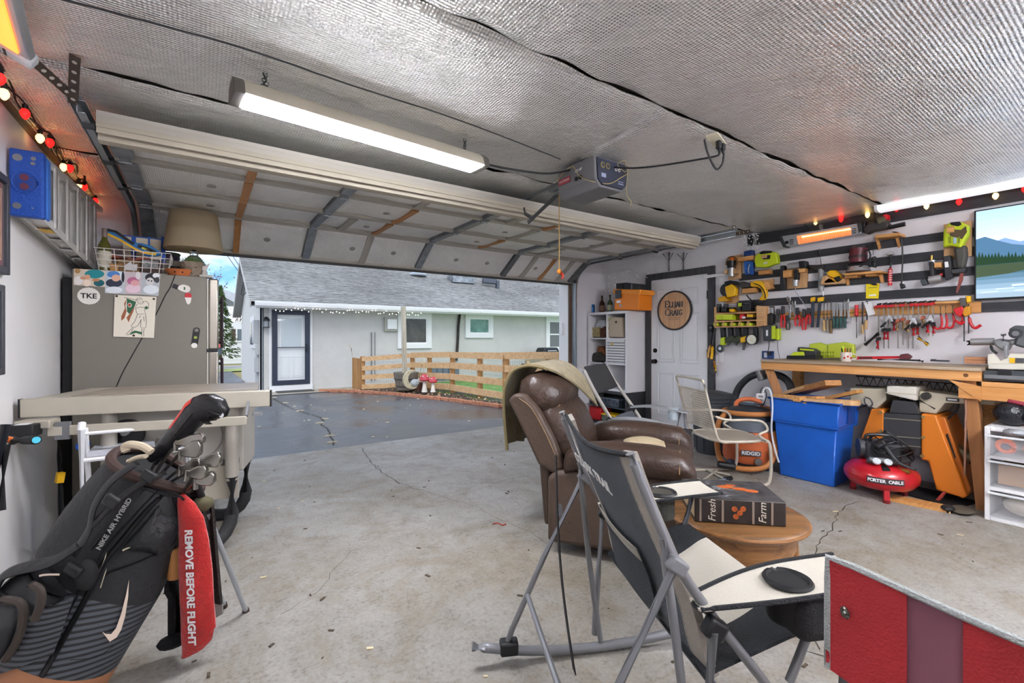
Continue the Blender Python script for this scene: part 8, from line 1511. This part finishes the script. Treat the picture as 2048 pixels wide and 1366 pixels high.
# mitre saw
w=WT('miter_saw','grey sliding mitre saw with an ivory fence at the right end of the bench','mitre saw',2020,700,.4);CAST=mat('cast grey','8f9294',.45,.5)
w.poly('base',[(1966,742),(1966,761),(2120,769),(2120,744)],.25,.58,mat('saw base dark','4c5054',.45,.3),.004);w.poly('table',[(1976,728),(2120,728),(2120,742),(1976,738)],.2,.5,mat('ivory paint','d8d4c6',.45),.004);w.poly('fence',[(1976,730),(1976,708),(1988,707),(2002,721),(2012,716),(2022,707),(2120,709),(2120,732)],.34,.37,mat('ivory paint','',.4),.003)
w.rect('label',2019,716,2048,726,.371,.374,mat('label charcoal','45464a',.5),0);w.rect('label_yellow',2019,716,2030,726,.374,.376,YEL,0);w.cyl('slide_bar',(1942,684),(1990,683),.028,.3,mat('slide steel','a8abae',.3,.8));w.rod('bar_end',[(1938,681),(1940,690)],.02,.3,BLACK,smooth=False);w.poly('housing',[(1984,680),(2000,677),(2022,683),(2014,700),(2004,702),(1990,692)],.24,.38,CAST,.012);w.cyl('slide_bar',(2010,686),(2060,680),.022,.34,mat('slide steel','',0));w.poly('head',[(2014,660),(2030,650),(2070,655),(2080,690),(2048,697),(2026,690),(2032,670),(2022,664)],.25,.42,mat('saw head','55585b',.45,.3),.015);w.disc('pivot',2031,667,.035,.42,.43,DSTEEL);w.disc('pivot_ring',2031,667,.018,.43,.436,GREY);w.rod('clamp_knob',[(2002,670),(2012,669)],.01,.4,STEEL,smooth=False);w.rod('clamp_post',[(2007,670),(2006,682)],.006,.4,STEEL,smooth=False);w.rod('hose',[(1981,690),(1985,700),(1994,707)],.008,.33,BLACK);w.poly('yoke',[(2008,692),(2016,690),(2016,716),(2010,718)],.34,.4,CAST,.005);w.rect('bed_rail',1968,752,2100,760,.58,.6,GREY,.002);w.rect('motor_box',1998,739,2026,754,.5,.59,BLACK,.003)
# ================================================================== UNDER THE BENCH
w=WT('jointer','orange and charcoal jointer machine standing under the bench','jointer',1830,880,.5);JO=mat('machine orange','d0761f',.45);JG=mat('charcoal panel','3d3d3f',.55,.2);IV2=mat('machine ivory','bdb5a0',.45)
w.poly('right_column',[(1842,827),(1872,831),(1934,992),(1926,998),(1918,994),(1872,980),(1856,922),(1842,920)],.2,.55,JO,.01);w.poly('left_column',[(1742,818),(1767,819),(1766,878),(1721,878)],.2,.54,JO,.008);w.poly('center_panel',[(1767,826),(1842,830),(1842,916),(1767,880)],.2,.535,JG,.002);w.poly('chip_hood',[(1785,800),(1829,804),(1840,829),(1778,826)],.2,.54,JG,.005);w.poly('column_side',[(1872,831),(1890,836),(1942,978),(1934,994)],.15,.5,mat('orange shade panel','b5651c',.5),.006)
for y in(837,872,889):w.poly('trim',[(1767,y-2),(1842,y+4),(1842,y+6),(1767,y)],.535,.54,mat('pale trim','8c8a78',.4,.4),0)
for x,y in((1762,825),(1762,862),(1846,834),(1846,875),(1844,912)):w.disc('bolt',x,y,.012,.55,.558,mat('bolt','a08a5c',.4,.6),n=10)
w.poly('infeed_bed',[(1700,776),(1772,778),(1772,800),(1752,818),(1700,800)],.15,.5,IV2,.006);w.poly('outfeed_bed',[(1838,782),(1990,800),(1990,810),(1890,806),(1872,828),(1838,824)],.15,.5,IV2,.006);w.poly('fence_block',[(1773,788),(1773,772),(1832,774),(1832,802)],.2,.56,mat('machine white','d6d2c6',.4),.008);w.rect('fence_lip',1772,786,1833,788,.555,.563,IV2,0);w.rect('scale_plate',1892,796,1918,803,.5,.505,mat('plate dark','3a3a38',.5),.001);w.rect('scale_strip',1895,798,1914,801,.505,.507,WPLAS,0)
w.rod('handle',[(1716,818),(1735,810)],.016,.58,mat('handle grey','4a4a4c',.5),smooth=False);w.rod('wheel',[(1730,794),(1740,798),(1745,808),(1738,814),(1730,806),(1729,796)],.006,.56,mat('handle grey','',0));w.rod('adjust_arm',[(1838,800),(1870,818)],.006,.56,BLACK,smooth=False);w.rod('guard_arc',[(1918,808),(1912,822),(1895,838)],.007,.45,BLACK);w.disc('knob',1852,792,.028,.5,.55,mat('knob dark','2b2826',.5));w.rod('duct',[(1890,880),(1925,906),(1946,918)],.042,.4,mat('metal duct','7d6a50',.5,.5),n=12);w.rod('duct_cuff',[(1946,918),(1968,930)],.05,.4,BLACK,smooth=False,n=12);w.poly('foot_pedal',[(1873,998),(1888,982),(1892,985),(1882,1000)],.52,.6,mat('pedal red','a03a34',.5),.004);w.poly('access_door',[(1888,874),(1895,866),(1912,915),(1906,920)],.5,.505,BLACK,.001)
w=WT('wire_shelf','black wire shelf running behind the jointer','shelf',1830,770,.3)
for y in(752,770):w.rod('rail',[(1712,y),(1940,y+18)],.006,.3,DSTEEL,smooth=False)
for k in range(14):x=1715+k*16;y=752+k*1.28;w.rod('truss',[(x,y),(x+8,y+18),(x+16,y+1)],.004,.3,DSTEEL,smooth=False,n=5)
w=WT('white_board','white panel leaning behind the blue bin','panel',1700,840,.25);w.poly('panel',[(1690,782),(1740,800),(1736,895),(1690,890)],.2,.22,mat('panel white','d3d4da',.6),.001);w.poly('edge_strip',[(1690,780),(1740,798),(1740,800),(1690,782)],.2,.225,GREY,0)
w=WT('bench_strap','brown strap hanging from the bench near the drawers','strap',1932,870,.58);w.poly('strap',[(1931,782),(1935,782),(1931,952),(1927,950)],.57,.575,mat('brown strap','9a7260',.7),0);w.rect('hook',1929,778,1937,784,.57,.585,GREY,.001)
# compressor
cp=thing('air_compressor','red pancake air compressor with coiled black cords','compressor',(4.44,1.335,0),-58);CR=mat('compressor red','b01822',.28,var=(7,.12),coat=.4)
part('tank',MB().lathe([(0,.07),(.13,.072),(.2,.095),(.235,.14),(.24,.175),(.232,.21),(.19,.255),(.12,.28),(0,.285)],n=36),CR,cp)
for a in(-95,25,145):part('foot',MB().bar((.18*math.cos(R_(a)),.18*math.sin(R_(a)),.11),(.19*math.cos(R_(a)),.19*math.sin(R_(a)),.02),.035,.03),CR,cp);part('foot_pad',MB().cyl((.19*math.cos(R_(a)),.19*math.sin(R_(a)),0),(.19*math.cos(R_(a)),.19*math.sin(R_(a)),.025),.024,n=10),mat('pad dark red','7a1a1e',.5),cp)
pl_=part('name_plate',MB().sheet(lambda u,v:((.2425)*math.sin(-.62+.95*u),-.2425*math.cos(-.62+.95*u),.150+.045*v),10,1,.003),mat('plate charcoal','3a3234',.5),cp)
for i,ch in enumerate('PORTER CABLE'):
 if ch!=' ':a=-.56+.075*i;text('letter',ch,.032,WPLAS,pl_,TM((.2445*math.sin(a),-.2445*math.cos(a),.1725),(math.cos(a),math.sin(a),0)),bold=.0012)
part('pump',MB().bb((-.11,-.06,.28),(.12,.11,.42)),mat('pump black','26262a',.5),cp,bev=.02);part('motor_cover',MB().cyl((-.14,.03,.36),(-.02,.03,.36),.075,n=16),mat('cover grey','38393c',.5),cp);part('panel',MB().box((-.02,-.13,.30),(.2,.07,.04),(-30,0,0)),mat('panel grey','55575b',.45),cp,bev=.012)
for x in(-.07,.0):part('gauge',MB().lathe([(.027,0),(.027,.012),(.023,.016),(0,.016)],(x,-.16,.30),16,(0,-.7,.7)),mat('gauge face','c9cfd2',.3),cp)
part('regulator',MB().cyl((-.02,-.15,.255),(-.02,-.2,.25),.024,n=12),BLACK,cp);part('coupler',MB().cyl((.07,-.14,.255),(.12,-.19,.25),.014,n=10),mat('brass','',0),cp);part('carry_handle',MB().tube(crv([(-.1,0,.42),(-.09,0,.47),(0,0,.48),(.09,0,.47),(.1,0,.42)],4),.012,8),BLACK,cp)
q=random.Random(6)
for k in range(6):part('cord_loop',MB().tube(crv([(.05+.13*math.cos(a)+q.gauss(0,.012),-.03+.12*math.sin(a)+q.gauss(0,.01),.35+.02*k+.05*math.sin(a*2+k)-.05*max(0,math.cos(a))) for a in[j*.785+k*.3 for j in range(9)]],4),.0055,6),BLACK,cp)
part('cord_thick',MB().tube(crv([(-.02,-.1,.46),(.0,-.15,.4),(.06,-.19,.31),(.16,-.18,.27)],6),.011,8),mat('hose black','',0),cp)
# drawer unit
dw=thing('drawer_unit','white plastic drawer unit with clear drawers at the right edge','drawers',(4.45,.50,0),-90);FRO=mat('frosted drawer','f0f2f5',.3,alpha=.13)
part('frame',frame_rect(-.26,.26,0,.64,.028,0,.38),WPLAS,dw,bev=.004);part('rail',MB().bb((-.232,.0,.21),(.232,.38,.235)),WPLAS,dw);part('rail',MB().bb((-.232,.0,.425),(.232,.38,.445)),WPLAS,dw)
for z0,z1,out,c in((.04,.2,.01,'b5ada4'),(.245,.415,.01,'b08a62'),(.45,.60,.10,'d8582c')):
 d_=part('drawer',MB().bb((-.23,-out,z0),(.23,-out+.006,z1)).bb((-.23,-out,z0),(-.225,.34,z1)).bb((.225,-out,z0),(.23,.34,z1)).bb((-.23,-out,z0),(.23,.34,z0+.006)),FRO,dw);part('drawer_lip',MB().bb((-.24,-out-.02,z1-.012),(.24,-out+.004,z1)),mat('frosted lip','dcdfe3',.3),d_,bev=.003)
t=thing('foam_wrap','grey foam wrap bundle in the lowest drawer','packing',(4.56,.5,.05),-90);part('wrap',MB().ball((-.08,0,.06),(.11,.08,.06),14,8),mat('foam white','c4bbae',.8,bump=(20,.5)),t);part('wrap_dark',MB().ball((.1,0,.05),(.1,.08,.045),14,8),mat('foam slate','7d7f86',.8),t)
t=thing('carton','brown and white carton in the middle drawer','carton',(4.57,.5,.255),-90);part('box',MB().bb((-.2,-.08,0),(.02,.1,.13)),mat('carton brown','a98258',.8),t);part('label_box',MB().bb((.025,-.09,0),(.2,.1,.1)),mat('label box','d6d0cc',.7),t);part('label_stripe',MB().bb((.025,-.092,.0),(.2,-.09,.018)),RED,t)
for i,(x,z,r,lab) in enumerate(((-.15,.53,.052,'orange cord reel at the left of the open top drawer'),(-.03,.53,.045,'second orange reel in the open top drawer'),(.07,.535,.045,'third orange reel in the open top drawer'))):
 t=thing('orange_reel',lab,'reel',(4.45-.055-0,.5-x,z),-90,'reels in the top drawer');part('reel',MB().torus((0,0,0),r*.7,r*.3,(0,1,.3),18,8),mat('reel orange','e0602c',.5),t);part('hub',MB().cyl((0,-.01,0),(0,.01,0),r*.42,n=14),mat('hub slate','5a4a52',.5),t)
t=thing('red_tape','red tape rolls and foil heaped on the top drawer','tape',(4.42,.45,.605),-90);part('roll',MB().torus((.08,.0,.025),.045,.018,(.2,.3,1),18,8),RED,t);part('roll',MB().torus((-.02,.03,.022),.04,.014,(.1,-.2,1),18,8),mat('pale tape','d4c8c4',.5),t);part('foil_ball',MB().ball((-.16,0,.02),(.06,.05,.025),10,6),mat('foil crumple','b5bac0',.3,.6,bump=(40,1)),t)
t=thing('black_bag','shiny black bag on top of the white drawer unit','bag',(4.62,.66,.642),-90);part('bag',MB().ball((0,0,.08),(.09,.08,.08),14,10),mat('bag black','1a1b20',.25,bump=(30,.6)),t);part('red_tie',MB().box((.03,0,.165),(.09,.05,.03),(0,10,0)),mat('tie maroon','8a2a38',.5),t,bev=.008)
t=thing('blue_box','blue and black product box with yellow label on the drawers','box',(4.62,.42,.642),-90);part('carton',MB().bb((-.11,-.08,0),(.2,.09,.11)),mat('box dark','3a3230',.5),t);part('blue_top',MB().bb((-.11,-.085,.11),(.2,.09,.18)),mat('box blue','2a6a9a',.4),t);part('yellow_label',MB().bb((-.05,-.083,.03),(.0,-.08,.09)),YEL,t);text('lettering','TEAM',.05,WPLAS,t,TM((.06,-.087,.145)),bold=.001);part('reel_face',MB().torus((.07,-.085,.05),.045,.01,(0,1,0),18,6),mat('reel grey','4a5058',.4),t)
# floor things
w=thing('floor_plank','flat pine plank lying on the floor below the jointer','plank',aZ(1835,1000,0));part('board',MB().bar(aZ(1782,995,.012)-w.location,aZ(1895,1018,.012)-w.location,.14,.022),PINE,w);part('end_grain',MB().bar(aZ(1895,1018,.012)-w.location,aZ(1898,1018.5,.012)-w.location,.138,.02),PLYB,w)
t=part('black_mat',MB().bar(aZ(1800,975,.008),aZ(1935,1010,.008),.3,.014),DBLACK);tag(t,'black floor mat under the jointer feet','mat')
p=aZ(1925,1025,.0);t=thing('foot_disc','grey oval disc lying at the front of the black mat','disc',p);part('disc',MB().lathe([(0,.006),(.11,.006),(.112,.012),(0,.018)],(0,0,.012),24,sy=.6),mat('disc olive','5a564a',.6),t);part('clamp',MB().ball((-.08,.06,.03),(.05,.04,.022),10,6),mat('clamp black','1e1e20',.6),t)
p=aZ(1955,995,.0);t=thing('bulb_box','small orange and white box standing on the floor by the drawers','box',p+Vector((.2,.02,0)),-70);part('carton',MB().bb((-.045,-.035,0),(.045,.035,.14)),mat('box orange red','b8502c',.6),t);part('top_label',MB().bb((-.0455,-.0355,.09),(.0455,.0355,.141)),mat('box cream','c9bfae',.6),t)
# leaves and scraps scattered on the concrete
q=random.Random(21);mb=MB();mb2=MB()
for k in range(150):
 x,y=q.uniform(-.3,4.3),q.uniform(.4,5.2);s=q.uniform(.004,.018);(mb if k%4 else mb2).box((x,y,.003),(s*1.8,s*.7,.003),(q.uniform(-8,8),q.uniform(-8,8),q.uniform(0,180)))
part('floor_debris',mb,mat('dark leaf bits','4f4538',.9),fl,kind='stuff');part('pale_debris',mb2,mat('pale bits','d6c8a4',.9),fl,kind='stuff')
mb=MB();mb2=MB()
for k in range(60):
 x,y=q.uniform(.3,6),q.uniform(5.5,11.5);s=q.uniform(.012,.03);mb.box((x,y,gz(y)+.004),(s*1.6,s,.004),(q.uniform(-10,10),0,q.uniform(0,180)))
part('driveway_leaves',mb,mat('pale bits','',.9),dr,kind='stuff')
t=part('red_thread',MB().tube(crv([aZ(985,1048,.004),aZ(995,1046,.004),aZ(1004,1050,.004),aZ(1012,1048,.004)],4),.004,5),mat('thread red','a02c24',.6));tag(t,'short red thread lying on the open floor','thread')
bpy.context.view_layer.update()
